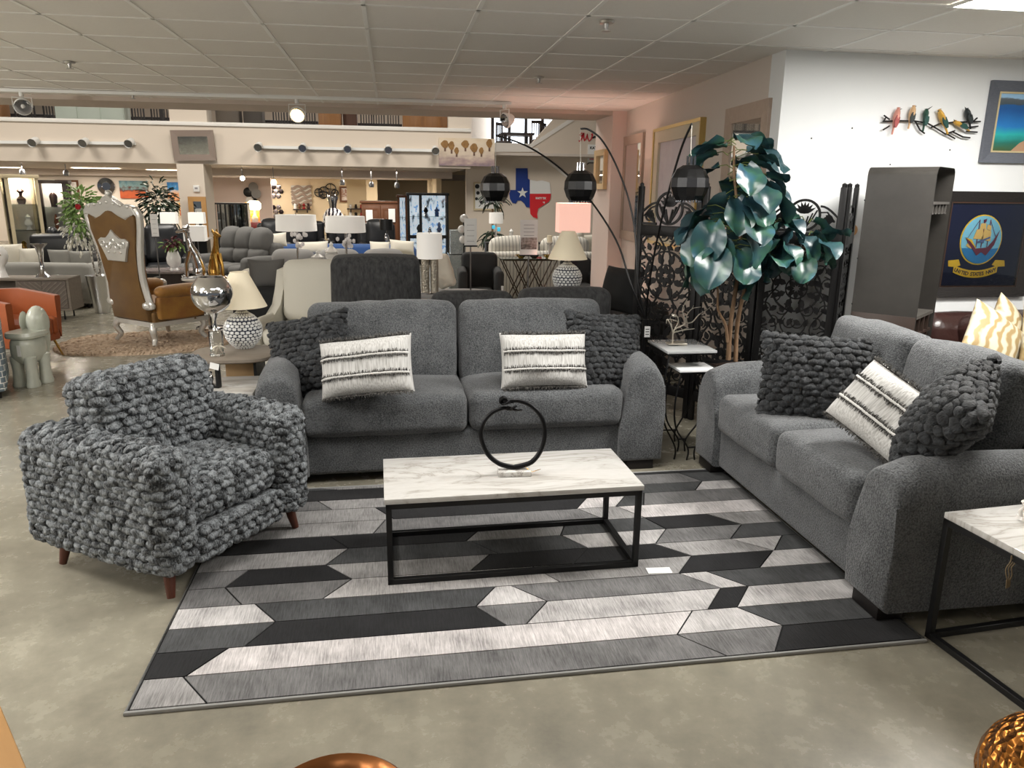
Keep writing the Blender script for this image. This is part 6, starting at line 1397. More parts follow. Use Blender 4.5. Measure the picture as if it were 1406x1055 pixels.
# zebra vase on a pedestal
q = at(458, 303, 21); zv = thing('floor_vase', 'huge round zebra striped vase with a silver neck', 'vase', (q.x, 21, 0)); m, nt, b, tc = nodes_of('zebra'); b.inputs['Roughness'].default_value = .3
wv = N(nt, 'TexWave', Scale=3.5, Distortion=9, Detail=2); nt.links.new(tc.outputs['Object'], wv.inputs['Vector']); nt.links.new(ramp(nt, wv.outputs['Fac'], [(.45,(30,26,40)),(.52,(230,226,226))]), b.inputs['Base Color'])
bm = bmn(); lathe(bm, [(0,.30),(.16,.30),(.24,.45),(.28,.66),(.27,.85),(.18,1.0),(.09,1.06),(0,1.06)], 26); bm.transform(Matrix.Translation((0,0,.2))); obj('vase_body', bm, m, zv); bm = bmn(); lathe(bm, [(.09,1.25),(.10,1.35),(.15,1.52),(.13,1.60),(.08,1.62),(0,1.62)], 22); obj('neck', bm, MATS['chrome'], zv); bm = bmn(); lathe(bm, [(0,0),(.22,0),(.2,.5),(0,.5)], 24); obj('plinth', bm, MATS['black_satin'], zv)
# dark recliners and other seats far in the middle
for px, Y, lab in ((368,17.3,'black leather recliner behind the blue sofa, next to the grey recliner loveseat'), (422,18.4,'black leather recliner behind the blue sofa between two drum lamps'), (474,18.7,'black recliner behind the second drum lamp'), (520,17.3,'glossy black leather recliner before the brown armoire')):
    q = at(px, 330, Y); settee('recliner_chair', lab, 'armchair', (q.x, Y, 0), R(-20 if px < 400 else 8), .84, .9, 1.02, MATS['black_leather'], 1, .62, .17, sh=.45, group='black recliners')
q = at(523, 300, 21.8); ar = thing('armoire', 'brown wooden armoire with paper signs on its doors', 'wardrobe', (q.x, 22, 0)); w_ = (at(550,300,21.8).x-at(498,300,21.8).x)/2; h_ = at(520,276,21.8).z
bm = bmn(); box(bm, -w_,w_,-.3,.3,.08,h_-.06); obj('case', bm, MATS['wood_brown'], ar, smooth=False); bm = bmn(); box(bm, -w_-.04,w_+.04,-.34,.3,h_-.06,h_,.01); obj('cornice', bm, MATS['wood_brown'], ar); bm = bmn(); box(bm, -w_+.03,w_-.03,-.27,.27,0,.08); obj('plinth', bm, MATS['wood_brown'], ar)
for s in (-1,1):
    x0_, x1_ = (-w_+.02,-.01) if s < 0 else (.01,w_-.02); d_ = link('door', None); d_.parent = ar; bm = bmn(); box(bm, x0_,x1_,-.325,-.302,.12,h_-.12,.006); obj('panel', bm, MATS['wood_brown'], d_); bm = bmn(); frame_ring(bm, x0_+.04,x1_-.04,.2,h_-.2,.05,-.335,-.325); obj('moulding', bm, MATS['wood_brown'], d_, smooth=False); bm = bmn(); ball(bm, (-s*-.06,-.34,.95), .02, 8); obj('knob', bm, MATS['black_steel'], d_)
for px, lab, hh in ((507,'white paper sign on the armoire door nearer the wall shelves',.3), (538,'white paper sign on the armoire door nearer the glass cabinets',.36)):
    q = at(px, 296, 21.6); bm = bmn(); cbox(bm, (0,0,0), (.18,.004,hh)); solo('paper_sign', lab, 'sign', bm, MATS['paper'], (q.x, 21.64, q.z), smooth=False)
m, nt, b, tc = nodes_of('painted_reflection'); b.inputs['Roughness'].default_value = .3
vn = N(nt, 'TexNoise', Scale=7, Detail=4); nt.links.new(tc.outputs['Generated'], vn.inputs['Vector']); c_out = ramp(nt, vn.outputs['Fac'], [(.34,(52,60,66)),(.44,(206,222,236)),(.56,(236,243,248)),(.63,(84,150,214)),(.70,(226,236,244))]); nt.links.new(c_out, b.inputs['Base Color']); nt.links.new(c_out, b.inputs['Emission Color']); b.inputs['Emission Strength'].default_value = .55  # storefront reflection put into the colour as blotches, with an added glow
q = at(588, 300, 18.6); h_ = at(588,265,18.6).z; w_ = at(616,300,18.6).x-at(560,300,18.6).x
cu = curio('black framed glass display cabinet with a painted window reflection near the stair wall', (q.x, 18.8, 0), R(0), w_, .42, h_, MATS['black_satin'], 2, MATS['painted_reflection'])
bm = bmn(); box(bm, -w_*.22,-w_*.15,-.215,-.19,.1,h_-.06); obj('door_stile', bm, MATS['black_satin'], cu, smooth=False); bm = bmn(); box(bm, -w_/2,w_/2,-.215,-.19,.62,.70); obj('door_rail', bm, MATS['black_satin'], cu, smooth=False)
q = at(553, 300, 19.2); curio('narrow brown framed glass cabinet beside the black framed one', (q.x, 19.3, 0), R(0), .24, .4, at(553,268,19.2).z, MATS['wood_brown'], 2, MATS['painted_reflection'])
for i, (px, z, mt_, h) in enumerate(((575,.74,'charcoal',.3),(590,.70,'chrome',.24),(603,.74,'blue_velvet',.36),(585,1.24,'chrome',.26),(600,1.24,'blue_velvet',.22))):
    zz = .14+(h_-.2)*((1 if i < 3 else 2))/3+.007; figurine(f'{("dark","silver","blue","small silver","small blue")[i]} ornament inside the black framed glass cabinet', (at(px,300,18.75).x, 18.78, zz), MATS[mt_], h, i+60)
# black shade lamp
q = at(531, 330, 16.6); ls = thing('side_table', 'black side table under the black shade lamp', 'side table', (q.x, 16.6, 0)); bm = bmn(); box(bm, -.2,.2,-.2,.2,.52,.55); obj('tabletop', bm, MATS['black_satin'], ls, smooth=False)
for x in (-.17,.17):
    for y in (-.17,.17): bm = bmn(); cbox(bm, (x,y,.26), (.03,.03,.52)); obj('leg', bm, MATS['black_satin'], ls, smooth=False)
drum('lamp with a black drum shade in front of the brown armoire', (q.x, 16.6, .55), at(531,316,16.6).z-.55, .28, .22, [(0,0),(.07,0),(.05,.03),(.03,.1),(.06,.2),(.02,.3),(0,.3)], mat='black_satin')
# blue sofa with pale cushions, grey sofa, two-tone sofa
x0_, x1_ = at(351,345,15.2).x, at(572,345,15.2).x
settee('sofa', 'long blue velvet sofa with pale cushions in the middle of the shop', 'sofa', ((x0_+x1_)/2, 15.5, 0), 0, x1_-x0_, .95, .68, MATS['blue_velvet'], 3, .66, .28, loose=False)
for i, (px, py, w, lab) in enumerate(((384,343,.42,'cream cushion on the blue sofa at the end by the black recliners'), (430,341,.62,'wide cream cushion on the blue sofa behind the first drum lamp'), (522,341,.40,'square cream cushion standing on the blue sofa near the black shade lamp'), (552,349,.5,'flat cream cushion on the blue sofa end nearest the glass cabinet'))):
    q = at(px, py, 15.5 if i < 3 else 15.3); cushion('pale_cushion', lab, w, .27, (q.x, q.y-.1, q.z-.06), 10*i-10, 16, MATS['cream_cloth'], 4*i-6, i+70, group='pale cushions on the blue sofa')
x0_, x1_ = at(366,360,12.0).x, at(560,360,12.0).x
sg_ = settee('sofa', 'light grey plush sofa seen from behind, in front of the blue sofa', 'sofa', ((x0_+x1_)/2, 12.3, 0), R(180), x1_-x0_, .95, .62, MATS['grey_light'], 3, .62, .2, loose=False)
for i in range(3): soft(sg_, 'back_cushion', (.66,.26,.42), ((i-1)*.68,.12,.61), MATS['grey_light'], .12, (R(-6),0,0), (0,.06,.04), seed=i)
q = at(368, 392, 9.4); tt = settee('sofa', 'dark grey sofa with cream arm cushions behind the honeycomb lamp', 'sofa', (q.x+.12, 9.66, 0), R(180), 1.05, .9, .62, MATS['charcoal_dark'], 1, .58, .14, loose=False, cush=MATS['cream_cloth'])
soft(tt, 'arm_cushion', (.30,.5,.22), (.36,-.1,.66), MATS['cream_cloth'], .09); q = at(369, 374, 9.55); cushion('grey_cushion', 'grey square cushion resting on the dark grey sofa back', .42, .36, (q.x, 9.42, q.z), 186, 14, MATS['grey_mid'], 0, 80)
# table with two crystal drum lamps and finial jars
q = at(445, 366, 10.4); zt3 = q.z; x0_, x1_ = at(386,366,10.4).x, at(520,366,10.4).x
cs = thing('console_table', 'white topped dark console table carrying two wide drum lamps', 'console', ((x0_+x1_)/2, 10.5, 0)); w_ = (x1_-x0_)/2; bm = bmn(); box(bm, -w_,w_,-.2,.2,zt3-.03,zt3); obj('tabletop', bm, MATS['white_ceramic'], cs, smooth=False); bm = bmn(); box(bm, -w_+.04,w_-.04,-.17,.17,zt3-.20,zt3-.03); obj('apron', bm, MATS['charcoal_dark'], cs, smooth=False)
for x in (-w_+.07,w_-.07):
    for y in (-.14,.14): bm = bmn(); cbox(bm, (x,y,(zt3-.03)/2), (.05,.05,zt3-.03)); obj('leg', bm, MATS['charcoal_dark'], cs, smooth=False)
for px, y0_, y1_, lab in ((408,317,295,'wide white drum lamp with crystal leaf stem, nearer the pillar'), (475,319,297,'wide white drum lamp with crystal leaf stem, behind the tall dark recliner')):
    zs = at(px,y0_,10.5).z-zt3; hh = at(px,y1_,10.5).z-zt3-zs
    t = drum(lab, (at(px,330,10.5).x, 10.5, zt3), zs, .53, hh, [(0,0),(.09,0),(.09,.02),(.016,.03),(.016,zs),(0,zs)], 'crystal stem drum lamps')
    bm = bmn(); r_ = random.Random(px)
    for k in range(16): a = r_.random()*6.28; ball(bm, (.09*cos(a)*r_.random()+.03*cos(a), .09*sin(a)*r_.random(), zs-.04-.16*r_.random()), .026, 6, (1,.6,1.2))
    obj('crystal_leaves', bm, MATS['clear_glass'] if 0 else M('crystal', (226,222,222), .1, spec=.9, coat=.5), t)
def jar(label, px, py0, py1, Y, s):
    q = at(px, py0, Y); h = at(px,py1,Y).z-zt3; t = thing('finial_jar', label, 'jar', (q.x, Y, zt3), group='white finial jars'); bm = bmn(); lathe(bm, [(0,0),(.05*s,0),(.03*s,h*.12),(.075*s,h*.35),(.08*s,h*.48),(.06*s,h*.56),(0,h*.56)], 20); obj('body', bm, MATS['white_ceramic'], t)
    bm = bmn(); lathe(bm, [(.085*s,h*.56),(.085*s,h*.60),(.05*s,h*.72),(.02*s,h*.82),(.028*s,h*.88),(.006*s,h),(0,h)], 20); obj('lid', bm, MATS['white_ceramic'], t)
jar('smaller white finial jar on the console table', 437, 367, 344, 10.42, 1.0); jar('taller white finial jar on the console table', 456, 365, 332, 10.5, 1.1)
# cream armchair and tall dark recliner behind the sofa
q = at(418, 400, 7.3); cc = settee('armchair', 'cream linen armchair with swooping arms behind the sofa', 'armchair', (q.x, 7.55, 0), R(-16), .86, .85, .98, MATS['cream_linen'], 1, .56, .10, back_t=.16, sh=.44, loose=True, tilt=6)
for s in (-1,1):
    bm = bmn(); prism(bm, [(-.40,.50),(-.05,.53),(.12,.62),(.20,.78),(.26,.96),(.38,.97),(.40,.5)], s*.33, s*.42, 'yz', bev=.015); 
    obj('wing', bm, MATS['cream_linen'], cc)
q = at(517, 400, 6.25); dk = thing('recliner_chair', 'tall dark chenille recliner turned away behind the sofa', 'armchair', (q.x, 6.62, 0), R(180)); wd = .72
bm = bmn(); RBox((wd,.26,.86), .06, (.0,.05,.02), k=8, fn=lambda o: V((o.x*(1-.03*max(0,o.z)/.4), o.y, o.z))).build(bm); obj('backrest', bm, MATS['chenille_black'], dk, (0,.36,.80), (R(-5),0,0))
soft(dk, 'seat', (wd-.34,.62,.34), (0,-.06,.33), MATS['chenille_black'], .06)
for s in (-1,1): soft(dk, 'arm', (.17,.78,.50), (s*(wd/2-.085),-.04,.37), MATS['chenille_black'], .07)
bm = bmn(); box(bm, -.3,.3,-.3,.3,0,.17); obj('plinth', bm, MATS['black_satin'], dk)
# dark chenille sofa pieces back to back with the sofa
for px0, px1, py, Y, lab in ((592,704,403,6.0,'low dark chenille chair back showing behind the sofa, beside the twin cylinder lamp'), (713,838,398,5.85,'dark chenille chair back behind the sofa, in front of the cone lamp')):
    a, c_ = at(px0,py,Y), at(px1,py,Y); w_ = c_.x-a.x; t = thing('lounge_chair', lab, 'armchair', ((a.x+c_.x)/2, Y+.32, 0), R(180), 'dark chenille lounge chairs')
    soft(t, 'backrest', (w_,.22,a.z-.12), (0,.30,.12+(a.z-.12)/2), MATS['chenille_black'], .07, k=8, m=3); soft(t, 'seat', (w_-.02,.56,.34), (0,-.10,.29), MATS['chenille_black'], .06); bm = bmn(); box(bm, -w_/2+.05,w_/2-.05,-.3,.3,0,.13); obj('plinth', bm, MATS['black_satin'], t)
q = at(850, 420, 7.0); t = settee('sofa', 'dark grey sofa corner with loose cushions beside the side wall', 'sofa', (q.x+.10, 7.42, 0), R(-87), 1.3, .62, .72, MATS['charcoal_dark'], 2, .6, .2, loose=False); q = at(848, 398, 6.9)
cushion('dark_cushion', 'large dark grey cushion leaning on the sofa by the side wall', .5, .46, (q.x+.16, 7.3, .80), -60, 18, MATS['charcoal_dark'], 0, 82, th=.2)
# twin cylinder lamp on a pale table
q = at(592, 403, 7.6); tb2 = thing('side_table', 'pale oblong side table under the twin cylinder lamp', 'side table', (q.x+.06, 7.62, 0)); bm = bmn(); box(bm, -.32,.36,-.18,.18,q.z-.03,q.z,.003); obj('tabletop', bm, MATS['grey_light'], tb2)
for x in (-.28,.32):
    for y in (-.14,.14): bm = bmn(); cbox(bm, (x,y,(q.z-.03)/2), (.035,.035,q.z-.03)); obj('leg', bm, MATS['steel'], tb2, smooth=False)
zs = at(590,355,7.6).z-q.z; hh = at(590,320,7.6).z-q.z-zs; M('woven_steel', (168,160,146), .3, .7, bump=(60,1,.01))
tl = drum('white drum lamp on twin woven silver cylinders', (q.x-.01, 7.6, q.z), zs, .255, hh, [(0,0),(.105,0),(.105,.015),(0,.02)]); 
for s in (-.045,.045): bm = bmn(); lathe(bm, [(0,.015),(.04,.015),(.04,zs-.005),(0,zs-.005)], 20, (s,0,0)); obj('cylinder', bm, MATS['woven_steel'], tl)
# grey chaise, mirrored pedestal with orbs, signs
q = at(625, 400, 8.9); ch2 = thing('chaise', 'pale grey chaise bench behind the twin cylinder lamp', 'chaise', (q.x-.12, 9.1, 0)); soft(ch2, 'seat', (1.1,.6,.26), (.1,0,.43), MATS['grey_light'], .10, crown=(0,0,.03)); soft(ch2, 'backrest', (.26,.6,.44), (-.42,0,.62), MATS['grey_light'], .10)
for x in (-.4,.5):
    for y in (-.22,.22): bm = bmn(); cyl(bm, (x,y,0),(x,y,.34), .02, .03, 8); obj('leg', bm, MATS['steel'], ch2)
q = at(609, 360, 9.3); bm = bmn(); RBox((.22,.12,.40), .05, wob=.03, k=6, m=2).build(bm); th_ = solo('throw_blanket', 'cream throw draped over the chaise back', 'blanket', bm, MATS['cream_cloth'], (q.x-.02, 9.12, .81), (0,R(-14),0))
M('mosaic_mirror', (196,204,204), .12, .6, bump=(90,1,.01), var=(60,(150,162,164),.2)); q = at(632, 348, 11.3); pdl = thing('mirror_pedestal', 'glittering mosaic mirror pedestal in two tiers', 'pedestal', (q.x, 11.3, 0)); zz = at(632,316,11.3).z
bm = bmn(); box(bm, -.17,.17,-.15,.15,0,q.z); obj('lower_tier', bm, MATS['mosaic_mirror'], pdl, smooth=False); bm = bmn(); box(bm, -.15,.07,-.12,.12,q.z,zz); obj('upper_tier', bm, MATS['mosaic_mirror'], pdl, smooth=False); bm = bmn(); box(bm, -.18,.18,-.16,.16,q.z-.012,q.z+.004); obj('ledge', bm, MATS['mirror'], pdl, smooth=False)
ob_ = thing('orb_sculpture', 'stack of white orbs on a dark rod beside the mosaic pedestal', 'sculpture', (at(637,330,10.95).x, 10.95, 0)); bm = bmn(); cyl(bm, (0,0,0), (0,0,at(637,298,10.95).z), .012, n=8); lathe(bm, [(0,0),(.09,0),(.08,.02),(0,.02)], 18); objs('rod', bm, MATS['black_satin'], ob_)
for px, py in ((637,300),(634,315),(636,329)): q = at(px, py, 10.95)-ob_.location; bm = bmn(); ball(bm, (q.x,0,q.z), .058, 16); obj('orb', bm, MATS['white_ceramic'], ob_)
sign('white price sign on a stand between the mosaic pedestal and the palm', 646, 300, 337, 17, 8.2); sign('price sign with a room photo on a stand before the striped sofa', 726, 302, 350, 23, 8.6, photo=True)
# dark tub chairs, X console with bowls, striped sofa
def tub(label, px0, px1, py0, Y, rz, tagx):
    a, c_ = at(px0,py0,Y), at(px1,py0,Y); w_ = c_.x-a.x; t = thing('club_chair', label, 'armchair', ((a.x+c_.x)/2, Y+.35, 0), R(rz), 'dark grey club chairs')
    soft(t, 'backrest', (w_-.1,.16,a.z-.14), (0,.26,.14+(a.z-.14)/2), MATS['charcoal'], .06); soft(t, 'seat_base', (w_-.06,.66,.22), (0,-.04,.25), MATS['charcoal'], .04); soft(t, 'seat_cushion', (w_-.24,.52,.13), (0,-.08,.42), MATS['charcoal'], .05)
    for s in (-1,1): soft(t, 'arm', (.12,.68,a.z-.32), (s*(w_/2-.06),-.04,.14+(a.z-.32)/2), MATS['charcoal'], .05)
    for sx_ in (-1,1):
        for sy_ in (-1,1): bm = bmn(); cyl(bm, (0,0,0),(0,0,.16), .012,.02,8); obj('leg', bm, MATS['black_satin'], t, (sx_*(w_/2-.1), sy_*.26-.04, 0))
    bm = bmn(); cbox(bm, (tagx*(w_/2-.04),-.39,.50), (.06,.003,.12)); obj('price_tag', bm, MATS['paper'], t, smooth=False); return t
tub('dark grey club chair in front of the striped sofa, near the mosaic pedestal', 632, 695, 353, 9.75, -4, 1); tub('dark grey club chair half hidden by the cone lamp', 780, 834, 360, 10.1, 4, -1)
a, c_ = at(690,355,10.6), at(764,356,10.6); zt4 = a.z; gcn = thing('glass_console', 'glass top console table on crossed bronze legs', 'console', ((a.x+c_.x)/2, 10.7, 0)); w_ = (c_.x-a.x)/2; M('bronze', (96,82,70), .35, .8)
bm = bmn(); box(bm, -w_-.03,w_+.03,-.17,.17,zt4-.012,zt4); obj('glass_top', bm, pane('glass_top', (224,236,232), .03, 1.6), gcn, smooth=False); bm = bmn(); tube(bm, [(-w_,-.15,zt4-.02),(w_,-.15,zt4-.02),(w_,.15,zt4-.02),(-w_,.15,zt4-.02)], .012, 6, closed=True); obj('top_frame', bm, MATS['bronze'], gcn)
for y in (-.15,.15):
    for x0_, x1_ in ((-w_,0),(0,-w_),(-w_*.55,w_*.45),(w_*.45,-w_*.55),(0,w_),(w_,0)): bm = bmn(); tube(bm, [(x0_,y,zt4-.02),(x1_,y,.01)], .009, 6); obj('leg', bm, MATS['bronze'], gcn)
for px, lab, mt_ in ((715,'gold leaf bowl at one end of the glass console','gold'), (733,'dark bronze bowl in the middle of the glass console','bronze'), (752,'gold leaf bowl under the candle holder','gold')):
    q = at(px, 354, 10.65); bm = bmn(); lathe(bm, [(0,0),(.03,0),(.05,.02),(.085,.05),(.08,.05),(.04,.02),(0,.012)], 18); solo('leaf_bowl', lab, 'bowl', bm, MATS[mt_], (q.x, 10.62, zt4), group='bowls on the glass console')
q = at(753, 355, 10.8); cdl = thing('candle_holder', 'tall white candle holder with a cream candle on the glass console', 'candle holder', (q.x+.01, 10.79, zt4)); h_ = at(753,333,10.8).z-zt4; bm = bmn(); lathe(bm, [(0,0),(.05,0),(.04,.02),(.015,.05),(.022,h_*.4),(.012,h_*.6),(.02,h_*.85),(.05,h_*.95),(.05,h_),(0,h_)], 18); obj('holder', bm, MATS['white_ceramic'], cdl); bm = bmn(); lathe(bm, [(0,h_),(.038,h_),(.038,h_+.10),(0,h_+.10)], 18); obj('candle', bm, MATS['shade_cream'], cdl)
m, nt, b, tc = nodes_of('stripe_cloth'); b.inputs['Roughness'].default_value = .9; sp = N(nt, 'SeparateXYZ'); nt.links.new(tc.outputs['Object'], sp.inputs[0])
k_ = N(nt, 'Math', operation='MULTIPLY'); k_.inputs[1].default_value = 1/.055; nt.links.new(sp.outputs['X'], k_.inputs[0]); f_ = N(nt, 'Math', operation='FRACT'); nt.links.new(k_.outputs[0], f_.inputs[0]); nt.links.new(ramp(nt, f_.outputs[0], [(.0,(232,228,218)),(.55,(232,228,218)),(.62,(172,168,160)),(.80,(172,168,160)),(.88,(232,228,218))]), b.inputs['Base Color'])
a, c_ = at(664,336,11.9), at(830,336,11.9); w_ = c_.x-a.x
st2 = settee('sofa', 'white and grey striped sofa seen from behind below the state shaped sign', 'sofa', ((a.x+c_.x)/2, 12.5, 0), R(180), w_, .95, .82, m, 2, .72, .22, loose=False, tilt=2)
for i in (-1,1): soft(st2, 'back_cushion', (w_/2-.16,.28,.50), (i*(w_/4-.06),.14,.76), m, .12, (R(-4),0,0), (0,.06,.04), seed=i+4)
for px, py, lab, mt_ in ((790,333,'pale bolster cushion on the striped sofa near the pillar','cream_cloth'), (815,336,'small pale cushion at the striped sofa end beside the pillar','cream_cloth')): q = at(px, py, 12.7); cushion('stripe_cushion', lab, .42, .40, (q.x, 12.85, q.z-.06), 170, 12, MATS[mt_], 8, px, group='cushions on the striped sofa')
# cone lamp and obelisk lamp
q = at(779, 402, 6.95); ts = thing('side_table', 'dark side table under the second cone shade lamp', 'side table', (q.x, 7.0, 0)); bm = bmn(); box(bm, -.24,.24,-.22,.22,q.z-.03,q.z,.004); obj('tabletop', bm, MATS['charcoal_dark'], ts)
for x in (-.2,.2):
    for y in (-.18,.18): bm = bmn(); cbox(bm, (x,y,(q.z-.03)/2), (.035,.035,q.z-.03)); obj('leg', bm, MATS['black_satin'], ts, smooth=False)
hl2 = dup(hl, 'cone shade lamp with a studded body in front of the dark tapered column lamp', (q.x, 6.98, q.z+.002), R(7))
q = at(782, 404, 8.4); to = thing('side_table', 'dark square side table under the pink shade lamp', 'side table', (q.x+.04, 8.45, 0)); bm = bmn(); box(bm, -.22,.22,-.2,.2,q.z-.03,q.z,.004); obj('tabletop', bm, MATS['charcoal_dark'], to)
for x in (-.19,.19):
    for y in (-.17,.17): bm = bmn(); cbox(bm, (x,y,(q.z-.03)/2), (.035,.035,q.z-.03)); obj('leg', bm, MATS['black_satin'], to, smooth=False)
M('shade_pink', (238,206,196), .8, emit=((255,196,176), .62)); zs = at(785,319,8.4).z-q.z; hh = at(785,279,8.4).z-q.z-zs
obl = thing('table_lamp', 'lit lamp with a wide pink box shade on a dark tapered column', 'table lamp', (at(786,340,8.4).x, 8.42, q.z)); bm = bmn(); wv_ = at(818,300,8.4).x-at(757,300,8.4).x
bm = bmn(); lathe(bm, [(wv_/2*.70,zs),(wv_/2*.70,zs+hh),(wv_/2*.69,zs+hh),(wv_/2*.69,zs)], 4); bm.transform(Matrix.Diagonal((1.0,.55,1,1)) @ Matrix.Rotation(R(45), 4, 'Z')); [setattr(v,'co',V((v.co.x*1.41/1.0*1.0,v.co.y*1.41,v.co.z))) for v in bm.verts]; obj('shade', bm, MATS['shade_pink'], obl, smooth=False)
bm = bmn(); lathe(bm, [(0,0),(.12,0),(.115,.02),(.09,.03),(.058,zs-.02),(.03,zs+.01),(0,zs+.01)], 4); bm.transform(Matrix.Rotation(R(45), 4, 'Z')); obj('column', bm, M('plum_black', (40,30,36), .35), obl, smooth=False)
point('obelisk_lamp_bulb', (obl.location.x, 8.42, q.z+zs+hh*.5), 20, (1,.70,.58), .05)
# palm, small chrome lamp, glass ornaments
q = at(676, 330, 15.4); pm_ = thing('palm_plant', 'potted palm beside the dotted picture on the stair wall', 'potted plant', (q.x, 15.4, 0)); bm = bmn(); lathe(bm, [(0,0),(.16,0),(.2,.4),(0,.4)], 20); obj('pot', bm, MATS['white_ceramic'], pm_); bm = bmn(); cyl(bm, (0,0,.35),(0,0,1.4), .025, .02, 8); obj('trunk', bm, MATS['bark'], pm_)
bm = bmn(); r_ = random.Random(12)
for k in range(64): a = r_.random()*6.28; z = r_.choice((.75,.9,1.5,1.62)); e_ = r_.uniform(-.2,.9); d = V((cos(a),sin(a),e_)); leaf(bm, V((0,0,z)), d, V((0,0,1)), r_.uniform(.28,.46), .045, 1.5, r_, 6, 2)
obj('fronds', bm, MATS['leaf_dark'], pm_, angle=180)
q = at(682, 333, 13.6); cl = thing('console_table', 'slim black console behind the striped sofa', 'console', (q.x+.25, 13.7, 0)); bm = bmn(); box(bm, -.45,.6,-.15,.15,q.z-.03,q.z); obj('tabletop', bm, MATS['black_satin'], cl, smooth=False)
for x in (-.42,.57): bm = bmn(); box(bm, x-.02,x+.02,-.13,.13,0,q.z-.03); obj('leg', bm, MATS['black_satin'], cl, smooth=False)
t = drum('small lamp with a chrome drum shade and blue crystal stem', (at(681,310,13.65).x, 13.65, q.z), at(681,307,13.65).z-q.z, .25, .19, [(0,0),(.06,0),(.05,.02),(.02,.05),(.02,.2),(0,.2)], mat='shade_white'); M('cyan_glass', (70,190,220), .1, emit=((60,190,230), .5)); bm = bmn(); cbox(bm, (-.045,0,at(681,312,13.65).z-q.z), (.05,.05,.06), .006); cbox(bm, (.05,0,at(681,315,13.65).z-q.z), (.05,.05,.07), .006); objs('crystal', bm, MATS['cyan_glass'], t)
for px, lab, h_ in ((702,'white swirl ornament on the slim black console',.24), (712,'small silver ornament on the slim black console',.12)): bm = bmn(); lathe(bm, [(0,0),(.05,0),(.065,.05),(.03,h_*.6),(.04,h_*.8),(0,h_)], 16); solo('ornament', lab, 'ornament', bm, MATS['white_ceramic' if h_ > .2 else 'chrome'], (at(px,320,13.65).x, 13.66, q.z))
# ---- stair wall: state shaped sign, dotted picture, welcome lettering
M('flag_blue', (30,60,140), .5); M('flag_white', (240,240,238), .5); M('flag_red', (222,44,52), .5)
tc0 = at(712, 262, YS); tx = thing('texas_sign', 'state shaped wall sign in blue, white and red with a white star', 'wall sign', (tc0.x, YS-.004, tc0.z))
def e4(cx, cy): q = at(600+cx/5.554, 220+cy/5.554, YS)-tc0; return (q.x, q.z)
def fp(nm, pts, y, mat, th=.02): bm = bmn(); prism(bm, [e4(*p) for p in pts], y-th, y); return obj(nm, bm, MATS[mat], tx, smooth=False)
fp('blue_field', [(601,62),(690,62),(692,140),(707,150),(707,362),(680,358),(665,330),(640,308),(612,308),(600,332),(575,325),(556,295),(552,262),(520,240),(524,228),(600,228)], 0, 'flag_blue')
fp('white_field', [(707,150),(760,160),(800,155),(840,165),(858,172),(862,210),(868,256),(707,256)], 0, 'flag_white'); fp('red_field', [(707,256),(868,256),(862,300),(850,318),(800,350),(770,370),(762,410),(766,445),(735,436),(712,410),(707,362)], 0, 'flag_red')
fp('star', [(651+(42 if k % 2 == 0 else 17)*sin(k*pi/5), 250-(42 if k % 2 == 0 else 17)*cos(k*pi/5)) for k in range(10)], -.02, 'flag_white', .006)
p1, p2 = e4(790,291), e4(812,324); letters('lettering', [('KATY TX', .062, p1[0], p1[1], 0, .004), ('60', .055, p2[0], p2[1], 0, .003)], MATS['flag_white'], tx, -.022)
dp = canvas('dotted_picture', 'white framed picture of black dots on the stair wall behind the hanging globe shade', (650,250,688,289), YS-.005, MATS['paper'], 'wood_light', .04)
for px, py, r in ((655,256,3),(656,265,2.4),(654,273,2),(663,260,2.2),(665,270,2),(661,278,2.4)): q = at(px,py,YS)-dp.location; bm = bmn(); prism(bm, arc(q.x, q.z, r*.018, 0, 360, 16)[:-1], -.035, -.028); obj('dot', bm, MATS['ink'], dp, smooth=False)
M('script_red', (196,40,52), .6); q = at(810, 189, YS); wl = thing('wall_lettering', 'red and black welcome lettering high on the stair wall', 'wall lettering', (q.x, YS-.004, q.z))
def e5(cx, cy): a = at(780+cx/6.207, 130+cy/6.207, YS)-q; return (a.x, a.z)
bm = bmn(); w1 = [e5(*p) for p in ((96,402),(92,392),(105,395),(118,370),(128,330),(112,328),(100,345),(110,355),(130,335),(133,325),(132,360),(140,395),(150,380),(165,335),(166,370),(178,398),(196,380),(208,345),(205,332),(196,345))]; band(bm, [(a.x, a.y) for a in [V((x,z,0)) for x,z in w1]], .028, -.012, 0); obj('script_letter', bm, MATS['script_red'], wl, smooth=False)
p = e5(226,372); letters('letter', [('e', .27, p[0], p[1], 0, .012)], MATS['ink'], wl, -.004)
q = at(813, 210, YS); kt = thing('wall_sign', 'white notice with black and red lettering below the welcome lettering', 'wall sign', (q.x, YS-.004, q.z))
def e6(cx, cy): a = at(780+cx/6.207, 130+cy/6.207, YS)-q; return (a.x, a.z)
a, c_ = e6(168,425), e6(300,580); bm = bmn(); box(bm, a[0],c_[0],-.02,0,c_[1],a[1]); obj('board', bm, MATS['paper'], kt, smooth=False)
p1, p2 = e6(222,456), e6(232,524); letters('lettering', [('KATY', .088, p1[0], p1[1], 0, .004), ('201', .08, p2[0], p2[1], 0, .004)], MATS['ink'], kt, -.021); a, c_ = e6(180,546), e6(262,555); bm = bmn(); box(bm, a[0],c_[0],-.023,-.02,c_[1],a[1]); obj('red_line', bm, MATS['script_red'], kt, smooth=False)
bm = bmn(); tube(bm, [(x, -.02, z) for x, z in (e6(160,595), e6(175,582), e6(240,582))], .012, 6); tube(bm, [(x, -.02, z) for x, z in (e6(225,590), e6(232,610), e6(245,600))], .012, 6); objs('iron_scroll', bm, MATS['ink'], kt)
